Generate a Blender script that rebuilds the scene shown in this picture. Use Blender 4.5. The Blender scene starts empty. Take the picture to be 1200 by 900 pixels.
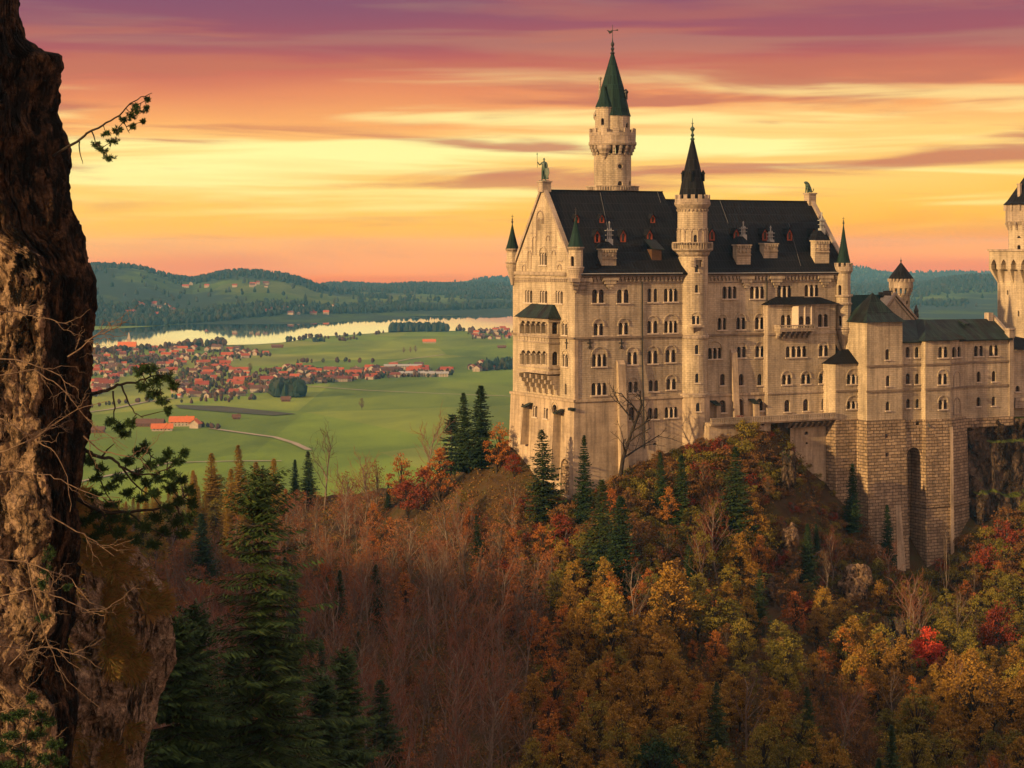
import bpy, bmesh, math, random
import numpy as np
from mathutils import Vector, Matrix
from mathutils.geometry import delaunay_2d_cdt

R_ = math.radians
scene = bpy.context.scene
COL = scene.collection
H = 200.0            # eye height above the valley floor
F = 2300.0           # focal length in photo pixels (1200 wide)
HY = 290.0           # eye level row

# ------------------------------------------------------------------ camera
cam_d = bpy.data.cameras.new('camera')
cam = bpy.data.objects.new('camera', cam_d)
COL.objects.link(cam)
cam_d.sensor_width = 36.0
cam_d.lens = 36.0 * F / 1200.0
cam_d.shift_x = 0.0
cam_d.shift_y = -(450.0 - HY) / 1200.0
cam_d.clip_start = 0.5
cam_d.clip_end = 60000
cam.location = (0, 0, H)
cam.rotation_euler = (R_(90), 0, 0)
scene.camera = cam

# ------------------------------------------------------------------ world
SUN_AZ = (-0.78, -0.625)     # horizontal direction towards the sun
SUN_EL = R_(15)
world = bpy.data.worlds.new("World")
scene.world = world
world.use_nodes = True
nt = world.node_tree
nt.nodes.clear()


def N(nt, typ, **kw):
    n = nt.nodes.new(typ)
    for k, v in kw.items():
        setattr(n, k, v)
    return n


def lk(nt, a, b):
    nt.links.new(a, b)


def ramp(nt, stops, interp='LINEAR'):
    r = N(nt, 'ShaderNodeValToRGB')
    cr = r.color_ramp
    cr.interpolation = interp
    while len(cr.elements) > 1:
        cr.elements.remove(cr.elements[-1])
    cr.elements[0].position = stops[0][0]
    cr.elements[0].color = tuple(stops[0][1]) + (1,)
    for p, c in stops[1:]:
        e = cr.elements.new(p)
        e.color = tuple(c) + (1,)
    return r


def mathn(nt, op, a=None, b=None, c=None, clamp=False):
    m = N(nt, 'ShaderNodeMath', operation=op, use_clamp=clamp)
    for i, v in enumerate((a, b, c)):
        if v is None:
            continue
        if isinstance(v, (int, float)):
            m.inputs[i].default_value = v
        else:
            lk(nt, v, m.inputs[i])
    return m.outputs[0]


def s2l(c):
    return tuple(((x / 255.0) / 12.92) if x <= 10 else (((x / 255.0) + .055) / 1.055) ** 2.4 for x in c)


def mixc(nt, fac, a, b, blend='MIX'):
    m = N(nt, 'ShaderNodeMix', data_type='RGBA', blend_type=blend)
    for sock, v in ((m.inputs[0], fac), (m.inputs[6], a), (m.inputs[7], b)):
        if isinstance(v, (int, float)):
            sock.default_value = v
        elif isinstance(v, tuple):
            sock.default_value = v + (1,) if len(v) == 3 else v
        else:
            lk(nt, v, sock)
    return m.outputs[2]


def build_world():
    tc = N(nt, 'ShaderNodeTexCoord')
    sep = N(nt, 'ShaderNodeSeparateXYZ')
    lk(nt, tc.outputs['Generated'], sep.inputs[0])
    X, Y, Z = sep.outputs
    el = mathn(nt, 'ARCSINE', Z)                    # elevation, radians
    az = mathn(nt, 'ARCTAN2', X, Y)                 # azimuth from +Y
    # e runs 0 at -2 degrees to 1 at 10 degrees
    e0 = mathn(nt, 'MULTIPLY_ADD', el, 1 / R_(12.0), 2 / 12.0)
    # long thin layered clouds: noise over direction, stretched along the horizon
    def streak(sx, sy, off, detail, rough, dist=0.0):
        cb = N(nt, 'ShaderNodeCombineXYZ')
        lk(nt, mathn(nt, 'MULTIPLY', az, sx), cb.inputs[0])
        lk(nt, mathn(nt, 'MULTIPLY', el, sy), cb.inputs[1])
        cb.inputs[2].default_value = off
        nz = N(nt, 'ShaderNodeTexNoise')
        nz.inputs['Scale'].default_value = 1
        nz.inputs['Detail'].default_value = detail
        nz.inputs['Roughness'].default_value = rough
        nz.inputs['Distortion'].default_value = dist
        lk(nt, cb.outputs[0], nz.inputs['Vector'])
        return nz.outputs['Fac']
    w1 = streak(5.0, 26.0, 3.3, 2, .5)
    e1 = mathn(nt, 'ADD', e0, mathn(nt, 'MULTIPLY', mathn(nt, 'SUBTRACT', w1, 0.5), 0.11))
    # the right side is warmer / the bands sit a bit higher there
    e1 = mathn(nt, 'ADD', e1, mathn(nt, 'MULTIPLY', az, -0.10))
    def E(py):
        return (math.degrees(math.atan((HY - py) / F)) + 2) / 12.0
    P = s2l
    stops = [(E(375), P((222, 100, 16))), (E(336), P((240, 122, 18))), (E(322), P((247, 136, 24))),
             (E(304), P((255, 160, 44))), (E(270), P((255, 184, 58))), (E(235), P((255, 198, 88))), (E(212), P((255, 206, 108))),
             (E(190), P((255, 202, 112))), (E(165), P((255, 204, 118))), (E(140), P((246, 172, 102))),
             (E(112), P((228, 142, 96))), (E(84), P((198, 108, 92))), (E(58), P((168, 90, 96))),
             (E(20), P((148, 86, 102))), (E(-20), P((128, 82, 108)))]
    base = ramp(nt, stops)
    lk(nt, e1, base.inputs[0])
    # bright yellow streaks
    s1 = streak(4.2, 72.0, 11.0, 4, .5, .35)
    m1 = ramp(nt, [(0.45, (0, 0, 0)), (0.64, (1, 1, 1))], 'EASE')
    lk(nt, s1, m1.inputs[0])
    band = ramp(nt, [(E(275), (0, 0, 0)), (E(225), (.8, .8, .8)), (E(185), (1, 1, 1)), (E(150), (.9, .9, .9)), (E(105), (.5, .5, .5)), (E(70), (.08, .08, .08))], 'EASE')
    lk(nt, e0, band.inputs[0])
    f1 = mathn(nt, 'MULTIPLY', m1.outputs[0], band.outputs[0])
    c1 = mixc(nt, f1, base.outputs[0], s2l((255, 244, 160)))
    # grey-orange darker cloud streaks
    s2 = streak(5.5, 62.0, 27.0, 5, .5, .45)
    m2 = ramp(nt, [(0.48, (0, 0, 0)), (0.63, (1, 1, 1))], 'EASE')
    lk(nt, s2, m2.inputs[0])
    band2 = ramp(nt, [(E(320), (.2, .2, .2)), (E(250), (.25, .25, .25)), (E(205), (.85, .85, .85)), (E(90), (.85, .85, .85)), (E(20), (.35, .35, .35))])
    lk(nt, e0, band2.inputs[0])
    f2 = mathn(nt, 'MULTIPLY', m2.outputs[0], band2.outputs[0])
    c2 = mixc(nt, f2, c1, s2l((194, 116, 92)))
    # red haze bank low down
    s3 = streak(4.0, 60.0, 41.0, 3, .5)
    m3 = ramp(nt, [(0.42, (0, 0, 0)), (0.62, (1, 1, 1))], 'EASE')
    lk(nt, s3, m3.inputs[0])
    band3 = ramp(nt, [(E(335), (.7, .7, .7)), (E(312), (.6, .6, .6)), (E(288), (0, 0, 0))], 'EASE')
    lk(nt, e0, band3.inputs[0])
    f3 = mathn(nt, 'MULTIPLY', m3.outputs[0], band3.outputs[0])
    c3 = mixc(nt, f3, c2, s2l((226, 102, 28)))
    # upper dome: dusky violet brightening to pale rose, added overhead as fill light
    up = ramp(nt, [(0.08, P((118, 82, 118))), (0.16, P((150, 116, 124))), (0.30, P((208, 178, 162))), (1.0, P((210, 192, 182)))])
    lk(nt, mathn(nt, 'MULTIPLY', el, 1 / R_(90)), up.inputs[0])
    upf = mathn(nt, 'MULTIPLY_ADD', el, 1 / R_(8), -R_(8) / R_(8), clamp=True)
    c4 = mixc(nt, upf, c3, up.outputs[0])
    # away from the afterglow the low sky is a duller rose
    back = mathn(nt, 'MULTIPLY_ADD', Y, -0.9, 0.25, clamp=True)
    c5 = mixc(nt, back, c4, s2l((222, 178, 146)))
    sky = N(nt, 'ShaderNodeTexSky', sky_type='NISHITA')
    sky.sun_disc = False
    sky.sun_elevation = SUN_EL
    sky.sun_rotation = math.atan2(SUN_AZ[0], SUN_AZ[1])
    b1 = N(nt, 'ShaderNodeBackground')
    lk(nt, c5, b1.inputs[0])
    b1.inputs[1].default_value = 0.84
    b2 = N(nt, 'ShaderNodeBackground')
    # the clear sky only shows through high overhead
    hi = mathn(nt, 'MULTIPLY_ADD', el, 1 / R_(50), -R_(12) / R_(50), clamp=True)
    lk(nt, mixc(nt, hi, (0, 0, 0), sky.outputs[0]), b2.inputs[0])
    b2.inputs[1].default_value = 0.05
    ad = N(nt, 'ShaderNodeAddShader')
    lk(nt, b1.outputs[0], ad.inputs[0])
    lk(nt, b2.outputs[0], ad.inputs[1])
    out = N(nt, 'ShaderNodeOutputWorld')
    lk(nt, ad.outputs[0], out.inputs[0])


build_world()

sun_d = bpy.data.lights.new('sun', 'SUN')
sun_d.energy = 4.4
sun_d.angle = R_(0.8)
sun_d.color = (1.0, 0.63, 0.26)
sun = bpy.data.objects.new('sun', sun_d)
COL.objects.link(sun)
_sd = Vector((SUN_AZ[0], SUN_AZ[1], 0)).normalized() * math.cos(SUN_EL) + Vector((0, 0, math.sin(SUN_EL)))
sun.rotation_euler = _sd.to_track_quat('Z', 'Y').to_euler()
sun.location = (-100, -100, 400)

scene.view_settings.view_transform = 'Standard'
scene.view_settings.look = 'None'
scene.view_settings.exposure = 0.35
scene.view_settings.gamma = 1.0
scene.render.engine = 'CYCLES'
scene.cycles.max_bounces = 6
scene.cycles.volume_bounces = 0
scene.cycles.use_denoising = True

# ------------------------------------------------------------------ object helpers
def tag(o, label=None, cat=None, group=None, kind=None):
    if label: o['label'] = label
    if cat: o['category'] = cat
    if group: o['group'] = group
    if kind: o['kind'] = kind
    return o


def thing(name, label, cat, loc=(0, 0, 0), rz=0.0, group=None):
    o = bpy.data.objects.new(name, None)
    o.empty_display_size = 1
    COL.objects.link(o)
    o.location = loc
    o.rotation_euler = (0, 0, rz)
    return tag(o, label, cat, group)


class MB:
    """collects faces, builds ONE mesh object"""
    def __init__(s):
        s.v, s.f, s.m, s.uv = [], [], [], []

    def face(s, pts, mat=0, uv=None):
        i = len(s.v)
        s.v.extend([tuple(p) for p in pts])
        s.f.append(tuple(range(i, i + len(pts))))
        s.m.append(mat)
        s.uv.extend(uv if uv is not None else [None] * len(pts))

    def box(s, x0, x1, y0, y1, z0, z1, mat=0, taper=0.0):
        if x0 > x1: x0, x1 = x1, x0
        if y0 > y1: y0, y1 = y1, y0
        t = taper
        a = [(x0, y0, z0), (x1, y0, z0), (x1, y1, z0), (x0, y1, z0)]
        b = [(x0 + t, y0 + t, z1), (x1 - t, y0 + t, z1), (x1 - t, y1 - t, z1), (x0 + t, y1 - t, z1)]
        s.loft([a, b], mat)

    def loft(s, rings, mat=0, cap0=True, cap1=True):
        n = len(rings[0])
        for r0, r1 in zip(rings[:-1], rings[1:]):
            for i in range(n):
                j = (i + 1) % n
                s.face([r0[i], r0[j], r1[j], r1[i]], mat)
        if cap0: s.face(list(reversed(rings[0])), mat)
        if cap1: s.face(list(rings[-1]), mat)

    def lathe(s, cx, cy, prof, seg=20, mat=0, rot=0.0, cap0=True, cap1=True):
        rings = []
        for r, z in prof:
            r = max(r, 0.005)
            rings.append([(cx + r * math.cos(rot + 2 * math.pi * k / seg), cy + r * math.sin(rot + 2 * math.pi * k / seg), z) for k in range(seg)])
        s.loft(rings, mat, cap0, cap1)

    def tube(s, pts, rad, n=5, mat=0):
        pts = [Vector(p) for p in pts]
        if isinstance(rad, (int, float)): rad = [rad] * len(pts)
        rings = []
        for i, p in enumerate(pts):
            d = (pts[min(i + 1, len(pts) - 1)] - pts[max(i - 1, 0)])
            if d.length < 1e-6: d = Vector((0, 0, 1))
            d.normalize()
            a = d.orthogonal().normalized() if abs(d.z) > .9 else d.cross(Vector((0, 0, 1))).normalized()
            b = d.cross(a)
            rings.append([p + (a * math.cos(2 * math.pi * k / n) + b * math.sin(2 * math.pi * k / n)) * rad[i] for k in range(n)])
        s.loft(rings, mat)

    def build(s, name, mats, parent=None, smooth=False, norm=True):
        me = bpy.data.meshes.new(name)
        me.from_pydata(s.v, [], s.f)
        if not isinstance(mats, (list, tuple)): mats = [mats]
        for m in mats: me.materials.append(m)
        if len(mats) > 1: me.polygons.foreach_set('material_index', s.m)
        # uv in metres: given, or from the face's own plane
        uvl = me.uv_layers.new(name='UVMap')
        flat = np.zeros((len(s.uv), 2), dtype=np.float32)
        k = 0
        for fi, f in enumerate(s.f):
            if s.uv[k] is not None:
                for q in range(len(f)): flat[k + q] = s.uv[k + q]
            else:
                p = [Vector(s.v[i]) for i in f]
                n = (p[1] - p[0]).cross(p[-1] - p[0]) if len(p) == 3 else (p[2] - p[0]).cross(p[-1] - p[1])
                h = Vector((-n.y, n.x, 0))
                if h.length < 1e-5 or abs(n.z) > .95 * n.length:
                    for q in range(len(f)): flat[k + q] = (p[q].x, p[q].y)
                else:
                    h.normalize()
                    for q in range(len(f)): flat[k + q] = (p[q].dot(h), p[q].z / max(.35, math.sqrt(max(0, 1 - (n.z / n.length) ** 2))))
            k += len(f)
        uvl.data.foreach_set('uv', flat.ravel())
        if smooth:
            me.polygons.foreach_set('use_smooth', [True] * len(me.polygons))
            try: me.set_sharp_from_angle(angle=R_(38))
            except Exception: pass
        me.update()
        o = bpy.data.objects.new(name, me)
        COL.objects.link(o)
        if parent is not None: o.parent = parent
        return o


def npmesh(name, V, Fc, mats, parent=None, smooth=False, midx=None, nper=None):
    """fast mesh from numpy arrays: V (n,3), Fc (m,k) all the same k (or flat with nper)"""
    me = bpy.data.meshes.new(name)
    V = np.asarray(V, dtype=np.float32)
    Fc = np.asarray(Fc, dtype=np.int32)
    me.vertices.add(len(V))
    me.vertices.foreach_set('co', V.ravel())
    m, k = Fc.shape
    me.loops.add(m * k)
    me.loops.foreach_set('vertex_index', Fc.ravel())
    me.polygons.add(m)
    me.polygons.foreach_set('loop_start', np.arange(0, m * k, k, dtype=np.int32))
    if not isinstance(mats, (list, tuple)): mats = [mats]
    for q in mats: me.materials.append(q)
    if midx is not None: me.polygons.foreach_set('material_index', np.asarray(midx, dtype=np.int32))
    if smooth: me.polygons.foreach_set('use_smooth', np.ones(m, dtype=bool))
    me.update(calc_edges=True)
    me.validate()
    o = bpy.data.objects.new(name, me)
    COL.objects.link(o)
    if parent is not None: o.parent = parent
    return o


def grid_mesh(name, P, mats, parent=None, smooth=True):
    """P (r,c,3)"""
    r, c, _ = P.shape
    idx = np.arange(r * c).reshape(r, c)
    q = np.stack([idx[:-1, :-1], idx[:-1, 1:], idx[1:, 1:], idx[1:, :-1]], -1).reshape(-1, 4)
    return npmesh(name, P.reshape(-1, 3), q, mats, parent, smooth)


def copy_tree(o, parent=None):
    c = o.copy()
    COL.objects.link(c)
    if parent is not None: c.parent = parent
    for ch in o.children: copy_tree(ch, c)
    return c


# value noise in numpy for terrain shapes
def vnoise(x, y, seed=0):
    xi = np.floor(x).astype(np.int64); yi = np.floor(y).astype(np.int64)
    xf = x - xi; yf = y - yi
    def h(a, b):
        n = (a * 374761393 + b * 668265263 + seed * 1442695041) & 0xffffffff
        n = ((n ^ (n >> 13)) * 1274126177) & 0xffffffff
        return ((n ^ (n >> 16)) & 0xffff) / 65535.0
    u = xf * xf * (3 - 2 * xf); v = yf * yf * (3 - 2 * yf)
    return (h(xi, yi) * (1 - u) + h(xi + 1, yi) * u) * (1 - v) + (h(xi, yi + 1) * (1 - u) + h(xi + 1, yi + 1) * u) * v


def fbm(x, y, seed=0, octv=4, gain=.5):
    x = np.asarray(x, dtype=float); y = np.asarray(y, dtype=float)
    t = 0; a = 1; s = 0
    for k in range(octv):
        t = t + a * (vnoise(x, y, seed + k * 17) - .5)
        s += a
        a *= gain; x = x * 2.03 + 5.1; y = y * 2.03 + 1.7
    return t / s * 2


# ------------------------------------------------------------------ materials
def mat(name, rough=.8, spec=.3, metallic=0.0):
    m = bpy.data.materials.new(name)
    m.use_nodes = True
    b = m.node_tree.nodes['Principled BSDF']
    b.inputs['Roughness'].default_value = rough
    b.inputs['Specular IOR Level'].default_value = spec
    b.inputs['Metallic'].default_value = metallic
    return m, m.node_tree, b


def noise(nt, vec, scale, detail=4, rough=.55, dist=0.0):
    n = N(nt, 'ShaderNodeTexNoise')
    n.inputs['Scale'].default_value = scale
    n.inputs['Detail'].default_value = detail
    n.inputs['Roughness'].default_value = rough
    n.inputs['Distortion'].default_value = dist
    if vec is not None: lk(nt, vec, n.inputs['Vector'])
    return n.outputs['Fac']


def vmap(nt, vec, scale=(1, 1, 1), loc=(0, 0, 0)):
    m = N(nt, 'ShaderNodeMapping')
    m.inputs['Scale'].default_value = scale
    m.inputs['Location'].default_value = loc
    lk(nt, vec, m.inputs['Vector'])
    return m.outputs[0]


def bump(nt, b, h, strength=.5, dist=.1):
    bp = N(nt, 'ShaderNodeBump')
    bp.inputs['Strength'].default_value = strength
    bp.inputs['Distance'].default_value = dist
    lk(nt, h, bp.inputs['Height'])
    lk(nt, bp.outputs[0], b.inputs['Normal'])


def simple(name, c0, c1=None, scale=1.0, rough=.8, spec=.3, metallic=0.0, bumpd=0.0, coord='Object', stretch=(1, 1, 1)):
    m, t, b = mat(name, rough, spec, metallic)
    if c1 is None:
        b.inputs['Base Color'].default_value = tuple(c0) + (1,)
        return m
    tc = N(t, 'ShaderNodeTexCoord')
    v = vmap(t, tc.outputs[coord], stretch)
    n = noise(t, v, scale, 5, .6)
    r = ramp(t, [(.35, c0), (.65, c1)])
    lk(t, n, r.inputs[0])
    lk(t, r.outputs[0], b.inputs['Base Color'])
    if bumpd: bump(t, b, n, .6, bumpd)
    return m


def stone(name, c0, c1, mortar, bw, bh, msize=.03, contrast=1.0, bumpd=.06, rustic=False, stain=.38):
    m, t, b = mat(name, .88, .2)
    tc = N(t, 'ShaderNodeTexCoord')
    uv = tc.outputs['UV']
    if rustic:
        wn = N(t, 'ShaderNodeTexNoise'); wn.inputs['Scale'].default_value = .8; wn.inputs['Detail'].default_value = 3
        lk(t, uv, wn.inputs['Vector'])
        ad = N(t, 'ShaderNodeVectorMath', operation='MULTIPLY_ADD')
        lk(t, wn.outputs['Color'], ad.inputs[0]); ad.inputs[1].default_value = (.5, .22, 0); lk(t, uv, ad.inputs[2])
        uv = ad.outputs[0]
    br = N(t, 'ShaderNodeTexBrick')
    br.inputs['Scale'].default_value = 1
    br.inputs['Brick Width'].default_value = bw
    br.inputs['Row Height'].default_value = bh
    br.inputs['Mortar Size'].default_value = msize
    br.inputs['Mortar Smooth'].default_value = .35
    br.inputs['Bias'].default_value = 0.0
    br.inputs['Color1'].default_value = tuple(c0) + (1,)
    br.inputs['Color2'].default_value = tuple(c1) + (1,)
    br.inputs['Mortar'].default_value = tuple(mortar) + (1,)
    br.offset = .5
    lk(t, uv, br.inputs['Vector'])
    # weathering: big soft patches and vertical run-down streaks
    n1 = noise(t, tc.outputs['UV'], .11, 5, .6)
    n2 = noise(t, vmap(t, tc.outputs['UV'], (.9, .07, 1)), 1.0, 4, .6)
    n3 = noise(t, tc.outputs['UV'], 2.2, 4, .65)
    r1 = ramp(t, [(.34, (1 - stain, 1 - stain * 1.02, 1 - stain * .98)), (.62, (1.0, 1.0, 1.0))])
    lk(t, n1, r1.inputs[0])
    r2 = ramp(t, [(.36, (1 - stain * .9, 1 - stain * .9, 1 - stain * .85)), (.56, (1, 1, 1))])
    lk(t, n2, r2.inputs[0])
    r3 = ramp(t, [(.3, (.80, .79, .78)), (.7, (1.06, 1.06, 1.06))])
    lk(t, n3, r3.inputs[0])
    c = mixc(t, 1.0, br.outputs['Color'], r1.outputs[0], 'MULTIPLY')
    c = mixc(t, 1.0, c, r2.outputs[0], 'MULTIPLY')
    c = mixc(t, 1.0, c, r3.outputs[0], 'MULTIPLY')
    lk(t, c, b.inputs['Base Color'])
    hgt = mathn(t, 'SUBTRACT', mathn(t, 'MULTIPLY', n3, .6 if not rustic else 1.4), br.outputs['Fac'])
    bump(t, b, hgt, .8, bumpd)
    return m


def roofmat(name, c0, c1, green=None, seam=.75, rough=.45, sm=1.3):
    m, t, b = mat(name, rough, .13)
    tc = N(t, 'ShaderNodeTexCoord')
    uv = tc.outputs['UV']
    n = noise(t, vmap(t, uv, (1.6, .12, 1)), 1.0, 5, .6)
    r = ramp(t, [(.35, c0), (.68, c1)])
    lk(t, n, r.inputs[0])
    c = r.outputs[0]
    if green:
        g = noise(t, vmap(t, uv, (.5, .12, 1), (3, 9, 0)), 1.0, 4, .6)
        rg = ramp(t, [(.42, (0, 0, 0)), (.62, (1, 1, 1))])
        lk(t, g, rg.inputs[0])
        c = mixc(t, rg.outputs[0], c, tuple(green))
    w = N(t, 'ShaderNodeTexBrick')
    w.inputs['Scale'].default_value = 1
    w.inputs['Brick Width'].default_value = seam
    w.inputs['Row Height'].default_value = 2.4
    w.inputs['Mortar Size'].default_value = .05
    w.inputs['Mortar Smooth'].default_value = .2
    w.inputs['Color1'].default_value = (1, 1, 1, 1)
    w.inputs['Color2'].default_value = (.55, .55, .58, 1)
    w.inputs['Mortar'].default_value = (sm, sm, sm * 1.05, 1)
    w.offset = .5
    lk(t, uv, w.inputs['Vector'])
    c = mixc(t, 1.0, c, w.outputs['Color'], 'MULTIPLY')
    lk(t, c, b.inputs['Base Color'])
    bump(t, b, w.outputs['Fac'], .6, .06)
    rr = ramp(t, [(.3, (rough - .1,) * 3), (.7, (rough + .25,) * 3)])
    lk(t, n, rr.inputs[0])
    lk(t, rr.outputs[0], b.inputs['Roughness'])
    return m


M = {}
M['stone'] = stone('limestone', (.67, .56, .405), (.58, .485, .35), (.41, .34, .25), 1.15, .46, .025)
M['trim'] = stone('trim_stone', (.56, .46, .36), (.50, .41, .32), (.36, .30, .24), 1.2, .5, .02, stain=.4)
M['plaster'] = stone('smooth_limestone', (.63, .505, .36), (.56, .445, .32), (.44, .35, .26), 2.6, 1.1, .02, bumpd=.02, stain=.4)
M['rustic'] = stone('rusticated_stone', (.60, .45, .30), (.36, .265, .18), (.13, .10, .07), 1.7, .72, .08, bumpd=.35, rustic=True, stain=.35)
M['ledge'] = simple('shadow_tone_ledge_stone', (.17, .13, .10), (.27, .21, .155), .8, .85)  # dark brown stands in for the shadow line along the string courses
M['column'] = simple('column_stone', (.60, .51, .42), (.50, .42, .34), 3, .8)
M['roof'] = roofmat('dark_metal_roof', (.005, .005, .006), (.014, .014, .017), seam=.8, rough=.6, sm=2.6)
M['roof_mix'] = roofmat('weathered_metal_roof', (.010, .011, .011), (.022, .023, .023), green=(.024, .046, .038), seam=.7)
M['copper'] = roofmat('copper_green_roof', (.010, .027, .023), (.018, .045, .038), seam=.6, rough=.6)
M['copper_dark'] = roofmat('dark_copper_roof', (.009, .022, .018), (.018, .042, .034), seam=.6, rough=.6)
M['bronze'] = simple('bronze_patina', (.02, .045, .035), (.05, .10, .075), 2, .5, .5)
M['iron'] = simple('dark_iron', (.012, .012, .013), (.03, .028, .026), 3, .5, .5)
M['redwood'] = simple('red_dormer', (.24, .045, .020), (.33, .075, .03), 3, .7)
M['chimney_metal'] = simple('chimney_pot_metal', (.25, .26, .26), (.40, .41, .40), 4, .5, .5)
M['strip_metal'] = simple('dull_strip_metal', (.07, .07, .075), (.12, .12, .125), 4, .6, .3)
M['wood'] = simple('brown_door_wood', (.06, .03, .015), (.10, .05, .025), 4, .7)


def glassm():
    m, t, b = mat('dark_window_glass', .12, .5)
    tc = N(t, 'ShaderNodeTexCoord')
    n = noise(t, tc.outputs['Object'], .35, 2)
    r = ramp(t, [(.4, (.005, .004, .005)), (.62, (.016, .012, .013))])
    lk(t, n, r.inputs[0]); lk(t, r.outputs[0], b.inputs['Base Color'])
    return m
M['glass'] = glassm()
# ================================================================== CASTLE
TH = R_(28.0)
CA, SA = math.cos(TH), math.sin(TH)
CY0 = 425.0
CX0 = 73.5 / F * CY0
ZB = 60.0                      # local z of eye level; castle frame stands at H-ZB


def w2l(X, Y):
    dx, dy = X - CX0, Y - CY0
    return (dx * CA + dy * SA, -dx * SA + dy * CA)


def l2w(x, y):
    return (CX0 + x * CA - y * SA, CY0 + x * SA + y * CA)


def US(px, y0=0.0):
    """column px on the plane local y=y0 -> (local x, depth)"""
    t = (px - 600.0) / F
    u = (t * (CY0 + y0 * CA) - CX0 + y0 * SA) / (CA - t * SA)
    return u, CY0 + u * SA + y0 * CA


def VG(px, x0=0.0):
    """column px on the plane local x=x0 -> (local y, depth)"""
    t = (px - 600.0) / F
    y = (CX0 + x0 * CA - t * (CY0 + x0 * SA)) / (t * CA + SA)
    return y, CY0 + x0 * SA + y * CA


def ZL(py, Y):
    return ZB - (py - HY) / F * Y


def ux(px, y0=0.0): return US(px, y0)[0]
def zs(px, py, y0=0.0): return ZL(py, US(px, y0)[1])
def zg(px, py, x0=0.0): return ZL(py, VG(px, x0)[1])


def LP(px, Y):
    """local (x,y) of a column at world depth Y"""
    return w2l((px - 600.0) / F * Y, Y)


OFF = {}


def croot(name, label, cat, lx, ly, lz, group=None):
    X, Y = l2w(lx, ly)
    o = thing(name, label, cat, (X, Y, H - ZB + lz), TH, group)
    OFF[o.name] = (-lx, -ly, -lz)
    return o


def cb(mb, name, mats, root, sub=False, smooth=False):
    o = mb.build(name, mats, root, smooth)
    if not sub and root.name in OFF: o.location = OFF[root.name]
    return o


def pip(p, poly):
    x, y = p; c = False; n = len(poly)
    for i in range(n):
        x0, y0 = poly[i]; x1, y1 = poly[(i + 1) % n]
        if (y0 > y) != (y1 > y) and x < (x1 - x0) * (y - y0) / (y1 - y0) + x0: c = not c
    return c


def arch(u, zb, zt, w, k=6):
    r = w / 2
    zsp = max(zt - r, zb + .05)
    P = [(u - r, zb), (u + r, zb)]
    for i in range(k + 1):
        a = math.pi * i / k
        P.append((u + r * math.cos(a), zsp + (zt - zsp) * math.sin(a)))
    return P


def wall_cdt(mb, outline, holes, mapf, reveal=.5, ulines=(), mi=0):
    verts = []; edges = []
    def addp(poly):
        i0 = len(verts)
        verts.extend([Vector(p) for p in poly])
        edges.extend([(i0 + i, i0 + (i + 1) % len(poly)) for i in range(len(poly))])
    addp(outline)
    for h in holes: addp(h)
    z0 = min(p[1] for p in outline) - .001; z1 = max(p[1] for p in outline) + .001
    for u in ulines:
        i0 = len(verts)
        verts.extend([Vector((u, z0)), Vector((u, z1))]); edges.append((i0, i0 + 1))
    V, E, Fc, _, _, _ = delaunay_2d_cdt(verts, edges, [], 0, 1e-5)
    hb = [(min(p[0] for p in h), max(p[0] for p in h), min(p[1] for p in h), max(p[1] for p in h), h) for h in holes]
    for f in Fc:
        cx = sum(V[i].x for i in f) / len(f); cy = sum(V[i].y for i in f) / len(f)
        if not pip((cx, cy), outline): continue
        ins = False
        for a, b, c, d, h in hb:
            if a < cx < b and c < cy < d and pip((cx, cy), h): ins = True; break
        if ins: continue
        pts = [V[i] for i in f]
        ar = sum(pts[i].x * pts[(i + 1) % len(pts)].y - pts[(i + 1) % len(pts)].x * pts[i].y for i in range(len(pts)))
        if abs(ar) < 1e-7: continue
        if ar < 0: pts.reverse()
        mb.face([mapf(p.x, p.y, 0) for p in pts], mi, [(p.x, p.y) for p in pts])
    for h in holes:
        n = len(h); L = 0
        for i in range(n):
            a, b = h[i], h[(i + 1) % n]
            mb.face([mapf(a[0], a[1], 0), mapf(a[0], a[1], reveal), mapf(b[0], b[1], reveal), mapf(b[0], b[1], 0)], mi,
                    [(a[0], a[1]), (a[0] + reveal, a[1]), (b[0] + reveal, b[1]), (b[0], b[1])])


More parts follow.
